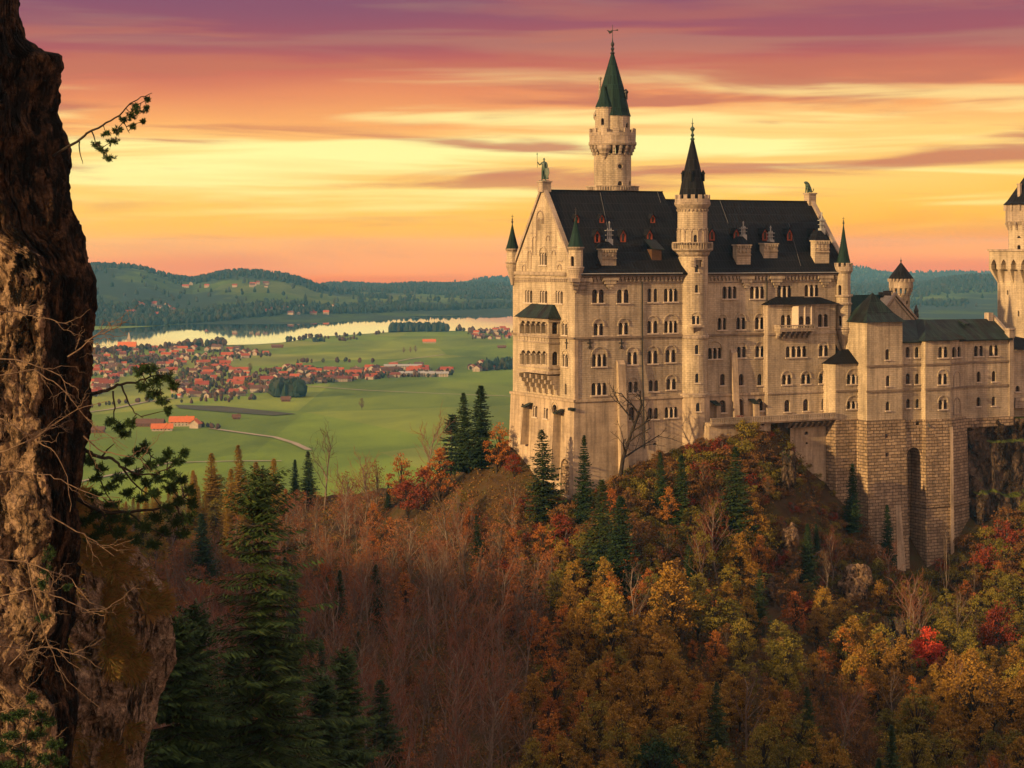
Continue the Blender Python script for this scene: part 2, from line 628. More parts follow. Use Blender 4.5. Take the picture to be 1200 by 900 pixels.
class Facade:
    def __init__(s, root, mapf, pxu, outline, m='stone', reveal=.55, ulines=(), name='wall'):
        s.root, s.mapf, s.pxu, s.outline, s.m, s.reveal, s.ul, s.name = root, mapf, pxu, outline, m, reveal, ulines, name
        s.holes = []; s.wins = []

    def w(s, pxc, py0, py1, n=1, sp=6.4, w=4.6, hood=None, sill=True, name='window', pmat='glass', extra=0):
        u, Y = s.pxu(pxc)
        k = (s.pxu(pxc + 1)[0] - s.pxu(pxc - 1)[0]) / 2
        zt, zb = ZL(py0, Y), ZL(py1, Y)
        W = w * k * (1.12 if n > 1 else 1.15); S = sp * k * 1.04
        ls = [arch(u + (i - (n - 1) / 2) * S, zb, zt, W) for i in range(n)]
        s.holes += ls
        s.wins.append((u, zb, zt, n, S, W, ls, ZL(hood, Y) if hood else None, sill, name, pmat))

    def finish(s):
        mb = MB()
        wall_cdt(mb, s.outline, s.holes, s.mapf, s.reveal, s.ul)
        o = cb(mb, s.name, M[s.m], s.root)
        for (u, zb, zt, n, S, W, ls, hood, sill, name, pmat) in s.wins:
            t = MB(); f = s.mapf
            tot = (n - 1) * S + W
            def bx(u0, u1, v0, v1, d0, d1):
                t.loft([[f(u0, v0, d1), f(u1, v0, d1), f(u1, v0, d0), f(u0, v0, d0)], [f(u0, v1, d1), f(u1, v1, d1), f(u1, v1, d0), f(u0, v1, d0)]])
            if sill: bx(u - tot / 2 - .25, u + tot / 2 + .25, zb - .28, zb - .004, -.28, .1)
            for i in range(n - 1):
                uc = u + (i - (n - 2) / 2) * S
                zc = zt - W * .55
                c0 = f(uc, zb, -.10); c1 = f(uc, zc, -.10)
                t.tube([c0, c1], .13, 6)
                bx(uc - .22, uc + .22, zc, zc + .22, -.2, .05)
                bx(uc - .20, uc + .20, zb, zb + .16, -.2, .05)
            hood0 = len(t.f)
            if hood:
                ro = tot / 2 + .32; ri = ro - .22
                zsp = hood - ro
                K = 10
                for i in range(K):
                    a0, a1 = math.pi * i / K, math.pi * (i + 1) / K
                    q = [(u + r * math.cos(a), zsp + r * math.sin(a)) for r, a in ((ri, a0), (ro, a0), (ro, a1), (ri, a1))]
                    t.loft([[f(x, y, -.003) for x, y in q], [f(x, y, -.17) for x, y in q]])
                for sx in (-1, 1):
                    bx(u + sx * (ro + ri) / 2 - .16, u + sx * (ro + ri) / 2 + .16, zsp - .22, zsp - .003, -.2, -.003)
            if not t.f:
                hood0 = 6; bx(u - tot / 2, u + tot / 2, zb - .1, zb - .004, -.05, .1)
            t.m = [0 if (i < hood0) else 1 for i in range(len(t.f))]
            wo = cb(t, name, [M['column'], M['stone']], s.root)
            p = MB()
            for h in ls:
                p.face([f(x, y, s.reveal * .78) for x, y in h])
                uc = (h[0][0] + h[1][0]) / 2
                if W > 1.15:   # glazing bars
                    p2 = [f(uc - .04, zb, s.reveal * .70), f(uc + .04, zb, s.reveal * .70), f(uc + .04, zt - .05, s.reveal * .70), f(uc - .04, zt - .05, s.reveal * .70)]
                    p.face(p2, 1)
                    for zz in (zb + (zt - zb) * .35, zb + (zt - zb) * .7):
                        p.face([f(uc - W / 2 + .02, zz, s.reveal * .72), f(uc + W / 2 - .02, zz, s.reveal * .72), f(uc + W / 2 - .02, zz + .07, s.reveal * .72), f(uc - W / 2 + .02, zz + .07, s.reveal * .72)], 1)
            p.build('pane', [M[pmat], M['wood']], wo)
        return o


def south(root, px0, px1, pyt, pyb, y0=0.0, top=None, m='stone', name='wall', reveal=.55):
    """plane facing the ravine at local y=y0 between two columns"""
    u0, u1 = ux(px0, y0), ux(px1, y0)
    zt = zs((px0 + px1) / 2, pyt, y0) if top is None else top
    zb = zs((px0 + px1) / 2, pyb, y0)
    return Facade(root, lambda u, v, d: (u, y0 + d, v), lambda px: US(px, y0), [(u0, zb), (u1, zb), (u1, zt), (u0, zt)], m, reveal, (), name)


def tocam(lx, ly):
    c = w2l(0, 0)
    d = Vector((c[0] - lx, c[1] - ly)); d.normalize()
    return d, Vector((-d.y, d.x))          # towards camera, right on screen


def roundf(root, lx, ly, R, z0, z1, m='stone', seg=16, name='shaft', reveal=.45, k=0.0):
    d_, r_ = tocam(lx, ly)
    X, Y = l2w(lx, ly)
    pxa = 600 + F * X / Y
    def mapf(u, v, d):
        a = u / R
        rr = R - d + k * (z1 - v)
        return (lx + rr * (math.cos(a) * d_.x + math.sin(a) * r_.x), ly + rr * (math.cos(a) * d_.y + math.sin(a) * r_.y), v)
    def pxu(px):
        s = max(-.98, min(.98, (px - pxa) * Y / (F * R)))
        return R * math.asin(s), Y - R * math.cos(math.asin(s))
    hw = math.pi * R
    ul = [-hw + 2 * hw * i / seg for i in range(1, seg)]
    return Facade(root, mapf, pxu, [(-hw, z0), (hw, z0), (hw, z1), (-hw, z1)], m, reveal, ul, name)


def merlons(mb, cx, cy, R, z0, h, n, w=.55, t=.45, rounded=True):
    """parapet ring with rounded merlons"""
    seg = n * 4
    for k in range(seg):
        a0, a1 = 2 * math.pi * k / seg, 2 * math.pi * (k + 1) / seg
        zt = z0 + (h if k % 4 in (0, 1) else h * .45)
        if k % 4 == 2 or k % 4 == 3: zt = z0 + h * .45
        q = []
        for z in (z0, zt):
            q.append([(cx + r * math.cos(a), cy + r * math.sin(a), z) for r, a in ((R - t, a0), (R, a0), (R, a1), (R - t, a1))])
        mb.loft(q)


def corbels(mb, cx, cy, R0, R1, z0, z1, n, w):
    """ring of bracket corbels with arches between them, from radius R0 out to R1"""
    for k in range(n):
        a = 2 * math.pi * (k + .5) / n
        ca, sa = math.cos(a), math.sin(a)
        def P(r, s, z): return (cx + r * ca - s * sa, cy + r * sa + s * ca, z)
        for i, (ra, za, zb_) in enumerate(((.35, z0, z0 + (z1 - z0) * .35), (.7, z0 + (z1 - z0) * .35, z0 + (z1 - z0) * .65), (1.0, z0 + (z1 - z0) * .65, z1))):
            rr = R0 + (R1 - R0) * ra
            mb.loft([[P(R0 - .1, -w, za), P(rr, -w, za), P(rr, w, za), P(R0 - .1, w, za)], [P(R0 - .1, -w, zb_), P(rr, -w, zb_), P(rr, w, zb_), P(R0 - .1, w, zb_)]])


# ---------------------------------------------------------------- main palace
Wp, _ = VG(601.0)                  # depth of the building, from the gable's left edge
L = ux(993.0)
palace = croot('palace_building', 'long pale limestone palace of five storeys under steep dark roofs, topmost on the rock', 'palace', L / 2, Wp / 2, 0)
z_eave = zs(673.5, 322)
z_led = zs(673.5, 470)
z_bot = zs(673.5, 620)
z_str = zs(673.5, 395.5)

# south front, upper storeys
fs = Facade(palace, lambda u, v, d: (u, d, v), lambda px: US(px, 0), [(0, z_led), (L, z_led), (L, z_eave), (0, z_eave)])
A = dict(sp=6.5, w=4.6)
for a in ((700.8, 339, 355, 2), (730, 339, 355, 2)): fs.w(*a, sp=7.4, w=5.4)
fs.w(761, 338, 354, 1, w=3.8, sill=True); fs.w(768.3, 338, 354, 1, w=3.8)
fs.w(786, 338, 353.5, 3, sp=5.4, w=4.0)
fs.w(701.3, 379, 393, 2, sp=6.2, w=4.2, hood=373); fs.w(730.5, 378, 392, 2, sp=6.2, w=4.2, hood=372.5)
fs.w(764.5, 376, 390.5, 2, sp=7.2, w=4.0, hood=369.5)
fs.w(786, 376, 390, 3, sp=5.2, w=3.8, hood=367.5)
fs.w(702.2, 415, 429.5, 3, sp=5.8, w=4.0, hood=406); fs.w(741, 412.5, 427, 2, sp=6.4, w=4.2, hood=406)
fs.w(764.6, 411, 426, 2, sp=7.0, w=4.0, hood=405); fs.w(785.8, 410, 424.5, 2, sp=6.6, w=4.3, hood=404)
fs.w(702, 448.5, 463, 3, sp=6.0, w=4.6); fs.w(741.7, 447, 460, 2, sp=6.0, w=4.2, hood=441.5)
fs.w(762.5, 445.5, 458.5, 1, w=4.2); fs.w(769.2, 445.5, 458.5, 1, w=4.2); fs.w(786.5, 444, 456.5, 2, sp=6.0, w=4.2, hood=438.5)
for c, y0 in ((855, 335), (887.2, 335)): fs.w(c, y0 + .5, y0 + 15, 3, sp=5.6, w=4.4)
fs.w(919, 334.5, 348.5, 3, sp=5.6, w=4.2); fs.w(951, 333.7, 347.5, 3, sp=5.6, w=4.2)
for c, y0 in ((846, 372.5), (868, 372), (890, 371.7)): fs.w(c, y0, y0 + 14, 2, sp=5.6, w=4.0, hood=y0 - 5)
fs.w(837.5, 407.5, 420.5, 3, sp=5.4, w=4.2, hood=399); fs.w(868.7, 406, 419, 2, sp=5.6, w=4.2, hood=400.5); fs.w(890.5, 405.5, 418.5, 2, sp=5.6, w=4.2, hood=400)
for c in (846.7, 868.6, 890.4): fs.w(c, 438.2, 451.5, 1, w=4.8)
fs.finish()

# south front, battered ground storeys
off = .35; bat = .03
def low_s(u, v, d):
    o = off + bat * (z_led - v)
    return (-o + u * (L + 2 * o) / L, -o + d, v)
fl = Facade(palace, low_s, lambda px: US(px, -.8), [(0, z_bot), (L, z_bot), (L, z_led), (0, z_led)], 'plaster', .6)
fl.w(742.5, 477, 492.5, 1, w=5.6); fl.w(763.7, 478, 491, 1, w=4.4); fl.w(770.9, 478, 491, 1, w=4.4)
fl.w(788.2, 477, 489.5, 3, sp=5.0, w=3.8)
fl.w(743.6, 502, 505, 1, w=3.2, sill=False); fl.w(769, 519, 521.5, 1, w=4.2, sill=False)
fl.w(847.6, 469, 483.5, 1, w=7.0); fl.w(891, 467, 481.3, 1, w=7.0)
fl.w(868, 467.5, 487, 1, w=7.4, sill=False, name='door', pmat='wood', hood=464.5)
fl.w(904.8, 479, 481, 1, w=1.6, sill=False)
fl.finish()

# west gable front
fg = Facade(palace, lambda u, v, d: (d, -u, v), lambda px: (-VG(px)[0], VG(px)[1]), [(-Wp, z_led), (0, z_led), (0, z_eave), (-Wp, z_eave)])
for c, y0 in ((619.5, 340), (637, 340.5), (655.3, 341)): fg.w(c, y0, y0 + 14.5, 3, sp=2.9, w=2.1)
fg.w(662, 379, 392.5, 2, sp=3.4, w=2.5, hood=374.5); fg.w(662.5, 415, 429.5, 2, sp=3.4, w=2.5, hood=409.5)
fg.w(662.9, 449.5, 462.5, 1, w=1.9, sill=False)
fg.finish()
def low_g(u, v, d):
    o = off + bat * (z_led - v)
    return (-o + d, -o - u * (Wp + 2 * o) / Wp, v)
fgl = Facade(palace, low_g, lambda px: (-VG(px, -.8)[0], VG(px, -.8)[1]), [(-Wp, z_bot), (0, z_bot), (0, z_led), (-Wp, z_led)], 'plaster', .6)
fgl.w(611.5, 473, 487, 1, w=2.6); fgl.w(625.8, 475.5, 488.5, 2, sp=2.5, w=1.9); fgl.w(638, 478, 490.5, 2, sp=2.5, w=1.9)
fgl.w(647.6, 474, 500, 1, w=5.2, hood=470.5)
fgl.w(660.5, 537, 580, 1, w=8.5, sill=False, name='arch_niche', pmat='rustic')
fgl.finish()
# gable triangle with its blind arcading
z_apex = zg(633.5, 222)
tri = Facade(palace, lambda u, v, d: (d - .02, -u, v), lambda px: (-VG(px)[0], VG(px)[1]),
             [(-Wp, z_eave), (0, z_eave), (-Wp / 2, z_apex)], 'stone', .4, name='gable_wall')
tri.w(636.8, 296, 310.5, 3, sp=2.8, w=2.0, hood=288.5)
tri.finish()
g = MB()
def gb(p0, p1, y0, y1, pr=.16, x0=0.0):
    a, Ya = VG(p0, x0); b, Yb = VG(p1, x0)
    g.box(x0 - pr, x0 + .05, b, a, ZL(y1, (Ya + Yb) / 2), ZL(y0, (Ya + Yb) / 2))
def garch(pxl, pxr, pyt, pyl, pyr):
    yl, Y = VG(pxl); yr, _ = VG(pxr)
    r = (yl - yr) / 2; c = (yl + yr) / 2; z = ZL(pyt, Y) - r
    K = 8
    for i in range(K):
        a0, a1 = math.pi * i / K, math.pi * (i + 1) / K
        q = [(c + rr * math.cos(a), z + rr * math.sin(a)) for rr, a in ((r - .28, a0), (r, a0), (r, a1), (r - .28, a1))]
        g.loft([[(-.02, y, zz) for y, zz in q], [(-.22, y, zz) for y, zz in q]])
    for yy, pb in ((yl, pyl), (yr, pyr)):
        s = -.28 if yy == yl else .28
        g.box(-.22, -.02, yy, yy + s, ZL(pb, Y), z)
for a in ((629.0, 637.6, 246.5, 282, 262), (624.2, 628.8, 276, 299, 299), (640.2, 644.8, 275.5, 282, 282), (618.6, 623.2, 293, 315, 315),
          (646.8, 651.6, 292.5, 299, 299), (612.2, 616.8, 309.5, 319, 319), (653.5, 658.5, 309, 316, 316), (630.6, 633.2, 255.6, 270, 270), (635, 637.8, 255.6, 262, 262)):
    garch(*a)
for a in ((622, 629, 272.5, 274), (640, 646, 271.5, 273), (616.5, 623, 289.5, 291), (646.5, 652.5, 288.5, 290), (611, 617, 306, 307.5), (653, 659.5, 305, 306.5)): gb(*a)
# cornice lines on the gable front
gb(600, 664, 318.5, 322.5, .5); gb(600.5, 673, 324.5, 326.5, .28)
for i in range(26):
    a = 604 + i * 2.35
    gb(a, a + 1.3, 327.3, 330.5, .22)
cb(g, 'blind_arcade', M['trim'], palace)
# rakes of both gables (coping)
for x0, x1 in ((-.35, .75), (L - .55, L + .55)):
    c = MB()
    for sy in (0, 1):
        a = (0 - .5, z_eave - .3) if sy == 0 else (Wp + .5, z_eave - .3)
        za = z_apex if x0 < 1 else z_apex - 1.9
        b = (Wp / 2, za + .35)
        n = Vector((-(b[1] - a[1]), b[0] - a[0])).normalized() * (.75 if sy == 0 else -.75)
        c.loft([[(x0, a[0], a[1]), (x0, a[0] + n.x, a[1] + n.y), (x0, b[0] + n.x * .2, b[1] + abs(n.y) + .3), (x0, b[0], b[1])],
                [(x1, a[0], a[1]), (x1, a[0] + n.x, a[1] + n.y), (x1, b[0] + n.x * .2, b[1] + abs(n.y) + .3), (x1, b[0], b[1])]])
    cb(c, 'gable_coping', M['trim'], palace)
# pedestals for the figures on the gable tips
pd = MB()
pd.box(-.7, 1.5, Wp / 2 - 1.1, Wp / 2 + 1.1, z_apex - .6, z_apex + 1.5)
pd.box(-.9, 1.7, Wp / 2 - 1.3, Wp / 2 + 1.3, z_apex + 1.5, z_apex + 1.85)
pd.box(L - 1.2, L + .9, Wp / 2 - 1.0, Wp / 2 + 1.0, z_apex - 3.4, z_apex - .2)
pd.box(L - 1.4, L + 1.1, Wp / 2 - 1.2, Wp / 2 + 1.2, z_apex - .2, z_apex + .15)
cb(pd, 'figure_pedestal', M['trim'], palace)

# back and east walls
b = MB()
b.face([(L, 0, z_bot), (L, Wp, z_bot), (L, Wp, z_eave), (L, 0, z_eave)])
b.face([(L, 0, z_eave), (L, Wp, z_eave), (L, Wp / 2, z_apex - 1.9)])
b.face([(L, Wp, z_bot), (0, Wp, z_bot), (0, Wp, z_eave), (L, Wp, z_eave)])
cb(b, 'rear_wall', M['stone'], palace)

# string courses, frieze, ledge
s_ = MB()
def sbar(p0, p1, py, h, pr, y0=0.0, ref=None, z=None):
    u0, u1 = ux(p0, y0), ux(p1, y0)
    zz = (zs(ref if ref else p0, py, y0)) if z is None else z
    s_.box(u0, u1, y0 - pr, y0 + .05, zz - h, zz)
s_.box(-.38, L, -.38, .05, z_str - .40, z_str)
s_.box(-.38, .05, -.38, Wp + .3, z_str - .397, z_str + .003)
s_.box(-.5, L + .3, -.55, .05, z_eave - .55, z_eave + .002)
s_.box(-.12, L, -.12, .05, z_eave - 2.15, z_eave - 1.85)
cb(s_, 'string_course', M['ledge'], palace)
s_ = MB()
s_.box(-.55, L + .1, -.62, -.05, z_led - .25, z_led + .28)
s_.box(-.62, -.05, -.62, Wp + .5, z_led - .252, z_led + .282)
cb(s_, 'plinth_ledge', M['plaster'], palace)
fr = MB()
n = int(L / 1.02)
for i in range(n):
    u = .5 + i * 1.02
    fr.box(u, u + .32, -.46, .02, z_eave - 1.55, z_eave - .55)
    fr.box(u - .2, u + .52, -.40, .02, z_eave - 1.05, z_eave - .552)
cb(fr, 'arched_frieze', M['trim'], palace)

# main roofs
yR = Wp / 2
z_r1 = ZL(223.5, US(700, yR)[1])
z_r2 = z_r1 - 1.75
x_j = ux(771, yR)
ov = .9
def gable_roof(mb, x0, x1, y0, y1, ze, zr, thick=.35, mi=0):
    ym = (y0 + y1) / 2
    mb.loft([[(x0, y0, ze), (x0, ym, zr), (x0, y1, ze), (x0, y1, ze - thick), (x0, ym, zr - thick * 2), (x0, y0, ze - thick)],
             [(x1, y0, ze), (x1, ym, zr), (x1, y1, ze), (x1, y1, ze - thick), (x1, ym, zr - thick * 2), (x1, y0, ze - thick)]][::-1], mi)
rf = MB()
gable_roof(rf, .2, x_j + 1.2, -ov - .35, Wp + ov + .35, z_eave + .25, z_r1)
rf.box(.2, x_j + 1.2, yR - .25, yR + .25, z_r1 - .15, z_r1 + .12)
roof1 = cb(rf, 'roof', M['roof'], palace)
rf = MB()
gable_roof(rf, x_j - 2, L - .1, -ov, Wp + ov, z_eave + .2, z_r2)
rf.box(x_j - 2, L - .1, yR - .22, yR + .22, z_r2 - .15, z_r2 + .10)
roof2 = cb(rf, 'roof', M['roof'], palace)
gt = MB()
gt.tube([(.2, -1.3, z_eave + .2), (ux(800, -1.3), -1.3, z_eave + .2)], .13, 6)
gt.tube([(ux(800, -1), -1.0, z_eave + .12), (L, -1.0, z_eave + .12)], .12, 6)
cb(gt, 'gutter', M['chimney_metal'], palace)


def roofpt(px, py, ze=None, zr=None):
    ze = z_eave + .2 if ze is None else ze
    zr = z_r2 if zr is None else zr
    lo, hi = 0.0, 1.0
    for _ in range(40):
        s = (lo + hi) / 2
        y = -ov + s * (yR + ov)
        u, Y = US(px, y)
        if ZL(py, Y) > ze + s * (zr - ze): lo = s
        else: hi = s
    return u, y, ze + s * (zr - ze), Y


def dormer(px, pyb, h, w, parent_roof, lbl=None):
    """small red framed dormer; pyb = foot row on the roof"""
    u, y, z, Y = roofpt(px, pyb, zr=z_r1 if px < 772 else z_r2)
    m = MB(); hw = w / 2
    zt = z + h
    dep = h * (yR / (z_r2 - z_eave)) * 1.1 + .3
    # red front frame with pointed gable
    fr_ = [(u - hw, z), (u + hw, z), (u + hw, z + h * .62), (u, zt), (u - hw, z + h * .62)]
    hol = arch(u, z + h * .1, z + h * .72, w * .48)
    wall_cdt(m, fr_, [hol], lambda a, b_, d: (a, y - .12 + d, b_), .2)
    m2 = MB()
    yf = y - .08
    # dark sides and little pitched roof
    for sx in (-1, 1):
        m.face([(u + sx * hw, yf, z), (u + sx * hw, yf, z + h * .62), (u + sx * hw, yf + dep, z + h * .62)][::sx], 1)
        e = .18
        m.loft([[(u + sx * (hw + e), yf - .25, z + h * .62 - e * 1.2), (u, yf - .25, zt + .12), (u, yf - .25, zt), (u + sx * (hw + e), yf - .25, z + h * .62 - e * 1.2 - .12)],
                [(u + sx * (hw + e), yf + dep, z + h * .62 - e * 1.2), (u, yf + dep * 1.2, zt + .12), (u, yf + dep * 1.2, zt), (u + sx * (hw + e), yf + dep, z + h * .62 - e * 1.2 - .12)]], 1)
    m.tube([(u, yf - .2, zt + .1), (u, yf - .2, zt + .9)], .05, 4, 1)
    o = cb(m, 'dormer', [M['redwood'], M['roof']], palace)
    p = MB(); p.face([(a, y + .03, b_) for a, b_ in hol]); p.build('pane', M['glass'], o)

for px, pb in ((699.7, 285), (730, 284.5), (761, 284)): dormer(px, pb, 2.9, 1.45, roof1)
for px, pb in ((675.5, 261.5), (705, 261.5), (764.7, 261.5)): dormer(px, pb, 2.0, 1.25, roof1)
for px in (834, 862.5, 896, 925, 953.5): dormer(px, 282, 2.8, 1.5, roof2)

def chimney(px0, px1, pyt, pyb, pots, decor=True):
    um, y, z, Y = roofpt((px0 + px1) / 2, pyb, zr=z_r1 if px0 < 772 else z_r2)
    u0, u1 = ux(px0, y), ux(px1, y)
    zt = ZL(pyt, Y)
    m = MB()
    w = u1 - u0
    m.loft([[(u0 + .1, y, z - .3), (u1 - .1, y, z - .3), (u1 - .1, y + 1.6, z - .3), (u0 + .1, y + 1.6, z - .3)], [(u0 + .1, y - .1, zt), (u1 - .1, y - .1, zt), (u1 - .1, y + 1.6, zt), (u0 + .1, y + 1.6, zt)]])
    m.box(u0 - .1, u1 + .1, y - .4, y + 1.8, zt, zt + .3)
    for q_ in range(3): m.box(um - w * .32 + q_ * w * .24, um - w * .32 + q_ * w * .24 + w * .12, y - .3, y, z + (zt - z) * .62, z + (zt - z) * .86)
    k = 6
    for i in range(k): m.box(u0 + (i + .15) * w / k, u0 + (i + .65) * w / k, y - .48, y - .2, zt - .5, zt)
    zm = z + (zt - z) * .5
    m.box(u0 + .1, u1 - .1, y - .35, y + .1, zm, zm + .18)
    if decor: m.box(u0 + .15, u1 - .15, y - .33, y + .1, zm + .9, zm + 1.05)
    # corbelled bracket on the wall below the eave
    for i, (hh, ww, pp) in enumerate(((0, 1, .75), (.75, .72, .6), (1.4, .42, .45), (1.95, .2, .3))):
        m.box(um - w / 2 * ww, um + w / 2 * ww, -pp, .02, z_eave - .6 - hh - .7, z_eave - .6 - hh)
    o = cb(m, 'chimney', M['stone'], palace)
    c = MB()
    zc = zt + .35
    # slate cap
    ph = ZL(pots[2], Y) if pots else zc + 1.6
    c.loft([[(u0 + .1, y - .3, zc - .05), (u1 - .1, y - .3, zc - .05), (u1 - .1, y + 3.4, zc - .05), (u0 + .1, y + 3.4, zc - .05)], [(um - .45, y + 1.0, ph), (um + .45, y + 1.0, ph), (um + .45, y + 2.4, ph), (um - .45, y + 2.4, ph)]])
    c.build('chimney_cap', M['roof'], o)
    if pots:
        pxc, pt, pb, n = pots
        q = MB()
        uc = ux(pxc, y + 1.6); z0 = ZL(pb, Y); z1 = ZL(pt, Y)
        q.box(uc - .62, uc + .62, y + 1.0, y + 2.2, z0 - 1, z0 + (z1 - z0) * .12)
        for i, ox in enumerate((-.42, 0, .42)):
            top = z1 - (.32 * abs(ox) / .42) * (z1 - z0) - .15 * (i == 0)
            q.lathe(uc + ox, y + 1.6, [(.15, z0), (.15, top - .5), (.24, top - .45), (.24, top - .3), (.13, top - .25), (.13, top)], 6)
        q.box(uc - .95, uc + .95, y + 1.2, y + 2.0, z0 + (z1 - z0) * .52, z0 + (z1 - z0) * .56)
        q.box(uc - .8, uc + .8, y + 1.2, y + 2.0, z0 + (z1 - z0) * .30, z0 + (z1 - z0) * .33)
        q.build('chimney_pot', M['chimney_metal'], o)

chimney(704.5, 722.5, 293, 313.5, (714, 259, 283, 3))
chimney(863, 880, 288, 310, (871, 259, 277, 3))
chimney(894.5, 911.5, 286.5, 302.5, (903, 264.5, 283, 3))
chimney(954.5, 972, 283, 308.5, (963, 248, 270, 3))
# loading hatch on the roof near the stair tower
u, y, z, Y = roofpt(772, 309, zr=z_r1)
m = MB()
m.loft([[(u - 2.0, y - .6, z + 3.2), (u + 1.2, y - .6, z + 3.0), (u + 1.2, y + 3.2, z + 5.2), (u - 2.0, y + 3.2, z + 5.4)], [(u - 2.0, y - .6, z + 3.35), (u + 1.2, y - .6, z + 3.15), (u + 1.2, y + 3.2, z + 5.35), (u - 2.0, y + 3.2, z + 5.55)]])
hb_ = cb(m, 'roof_hatch', M['roof_mix'], palace)
m = MB(); m.box(u - 1.6, u + .9, y + .3, y + 3, z, z + 3.2); m.build('hatch_box', M['wood'], hb_)

# lightning rods and strips down the roof slopes, drainpipes
lw = MB()
for (a, b_) in (((703, 226), (722, 316)), ((843, 234), (853, 262)), ((924, 262), (938, 312)), ((770, 225), (774, 238))):
    p = roofpt(a[0], a[1], zr=z_r1 if a[0] < 772 else z_r2); q = roofpt(b_[0], b_[1], zr=z_r1 if a[0] < 772 else z_r2)
    lw.tube([(p[0], p[1] - .12, p[2] + .08), (q[0], q[1] - .12, q[2] + .08)], .055, 4)
cb(lw, 'lightning_strip', M['strip_metal'], palace)
dp = MB()
def drain(px, y0, zt, zb, kx=0):
    u = ux(px, y0)
    dp.tube([(u, y0 - .28, zt), (u, y0 - .28, zt - 1.5), (u, y0 - .30, (zt + zb) / 2), (u, y0 - .7, z_led), (u + kx, y0 - .8 - (bat * (z_led - zb) if zb < z_led else 0), zb)], .19, 6)
drain(752, 0, z_eave, zs(752, 525) )
drain(898, 0, z_eave, zs(898, 487), .3)
cb(dp, 'drainpipe', M['iron'], palace)
# iron tie crosses
for px, py, fn in ((691, 403, 0), (728, 403, 0), (664.4, 403, 1)):
    m = MB()
    if fn == 0:
        u, Y = US(px); z = ZL(py, Y)
        m.box(u - .12, u + .12, -.2, -.02, z - 1.1, z + 1.1); m.box(u - .65, u + .65, -.2, -.022, z + .1, z + .34)
        m.tube([(u, -.12, z - .2), (u - .55, -.12, z - 1.0)], .08, 4); m.tube([(u, -.12, z - .2), (u + .55, -.12, z - 1.0)], .08, 4)
    else:
        v, Y = VG(px); z = ZL(py, Y)
        m.box(-.2, -.02, v - .12, v + .12, z - 1.1, z + 1.1); m.box(-.2, -.022, v - .6, v + .6, z + .1, z + .34)
    cb(m, 'tie_anchor', M['iron'], palace)
# buttresses and pilasters
bt = MB()
def butt(px0, px1, pyt, pyb, pr0, pr1, y0=0.0, cap=.9):
    u0, u1 = ux(px0, y0), ux(px1, y0)
    zt, zb = zs(px0, pyt, y0), zs(px0, pyb, y0)
    bt.loft([[(u0, y0 - pr1, zb), (u1, y0 - pr1, zb), (u1, y0 + .3, zb), (u0, y0 + .3, zb)], [(u0, y0 - pr0, zt), (u1, y0 - pr0, zt), (u1, y0 + .3, zt), (u0, y0 + .3, zt)]])
    if cap: bt.loft([[(u0, y0 - pr0, zt + .003), (u1, y0 - pr0, zt + .003), (u1, y0 + .02, zt + .003), (u0, y0 + .02, zt + .003)], [(u0, y0 - .1, zt + cap), (u1, y0 - .1, zt + cap), (u1, y0 + .02, zt + cap), (u0, y0 + .02, zt + cap)]])
butt(722.5, 731, 427, 560, .7, 2.2)
cb(bt, 'buttress', M['plaster'], palace)
bt = MB()
butt(855.5, 862, 414, 490, .7, 1.8)
cb(bt, 'buttress', M['plaster'], palace)
bt = MB()
u_c = ux(677, 0)
bt.box(-.15, u_c, -.22, .3, z_led, z_str - .45)
cb(bt, 'corner_pilaster', M['plaster'], palace)
for p0, p1, t_, e in ((835.4, 840.3, 473, 495), (880, 885.5, 471, 492)):
    bt = MB(); butt(p0, p1, t_, e, 1.5, 1.6, cap=0)
    cb(bt, 'buttress', M['plaster'], palace)
def gbutt(px, pyt, pyb, wpx, pr):
    v, Y = VG(px, -1.0); v2, _ = VG(px + wpx, -1.0)
    zt, zb = ZL(pyt, Y), ZL(pyb, Y)
    bt.loft([[(-pr - .8, v2, zb), (.1, v2, zb), (.1, v, zb), (-pr - .8, v, zb)], [(-pr, v2, zt), (.1, v2, zt), (.1, v, zt), (-pr, v, zt)]])
for g_ in ((615, 475, 520, 3, 2.0), (652, 483, 560, 3, 2.3)):
    bt = MB(); gbutt(*g_)
    cb(bt, 'buttress', M['plaster'], palace)
for px, py in ((617.5, 474.5), (654.5, 482)):
    v, Y = VG(px, -1.5); z = ZL(py, Y); b3 = MB()
    b3.loft([[(-2.5, v - .9, z - .5), (.2, v - .9, z + .5), (.2, v + .9, z + .5), (-2.5, v + .9, z - .5)], [(-2.5, v - .9, z - .3), (.2, v - .9, z + .7), (.2, v + .9, z + .7), (-2.5, v + .9, z - .3)]])
    cb(b3, 'buttress_cap', M['roof_mix'], palace)
for px, py in ((838, 472.5), (882.7, 470.5)):
    u, Y = US(px, -1.2); z = ZL(py, Y); b3 = MB()
    b3.loft([[(u - .8, -2.5, z - .5), (u + .8, -2.5, z - .5), (u + .8, .1, z + .6), (u - .8, .1, z + .6)], [(u - .8, -2.5, z - .3), (u + .8, -2.5, z - .3), (u + .8, .1, z + .8), (u - .8, .1, z + .8)]])
    cb(b3, 'buttress_cap', M['roof_mix'], palace)
b3 = MB()
v, Y = VG(671, -.6); z = ZL(479, Y)
b3.box(-1.3, -.3, v - .8, v + .9, z - .4, z + .2)
cb(b3, 'corner_cap', M['roof_mix'], palace)

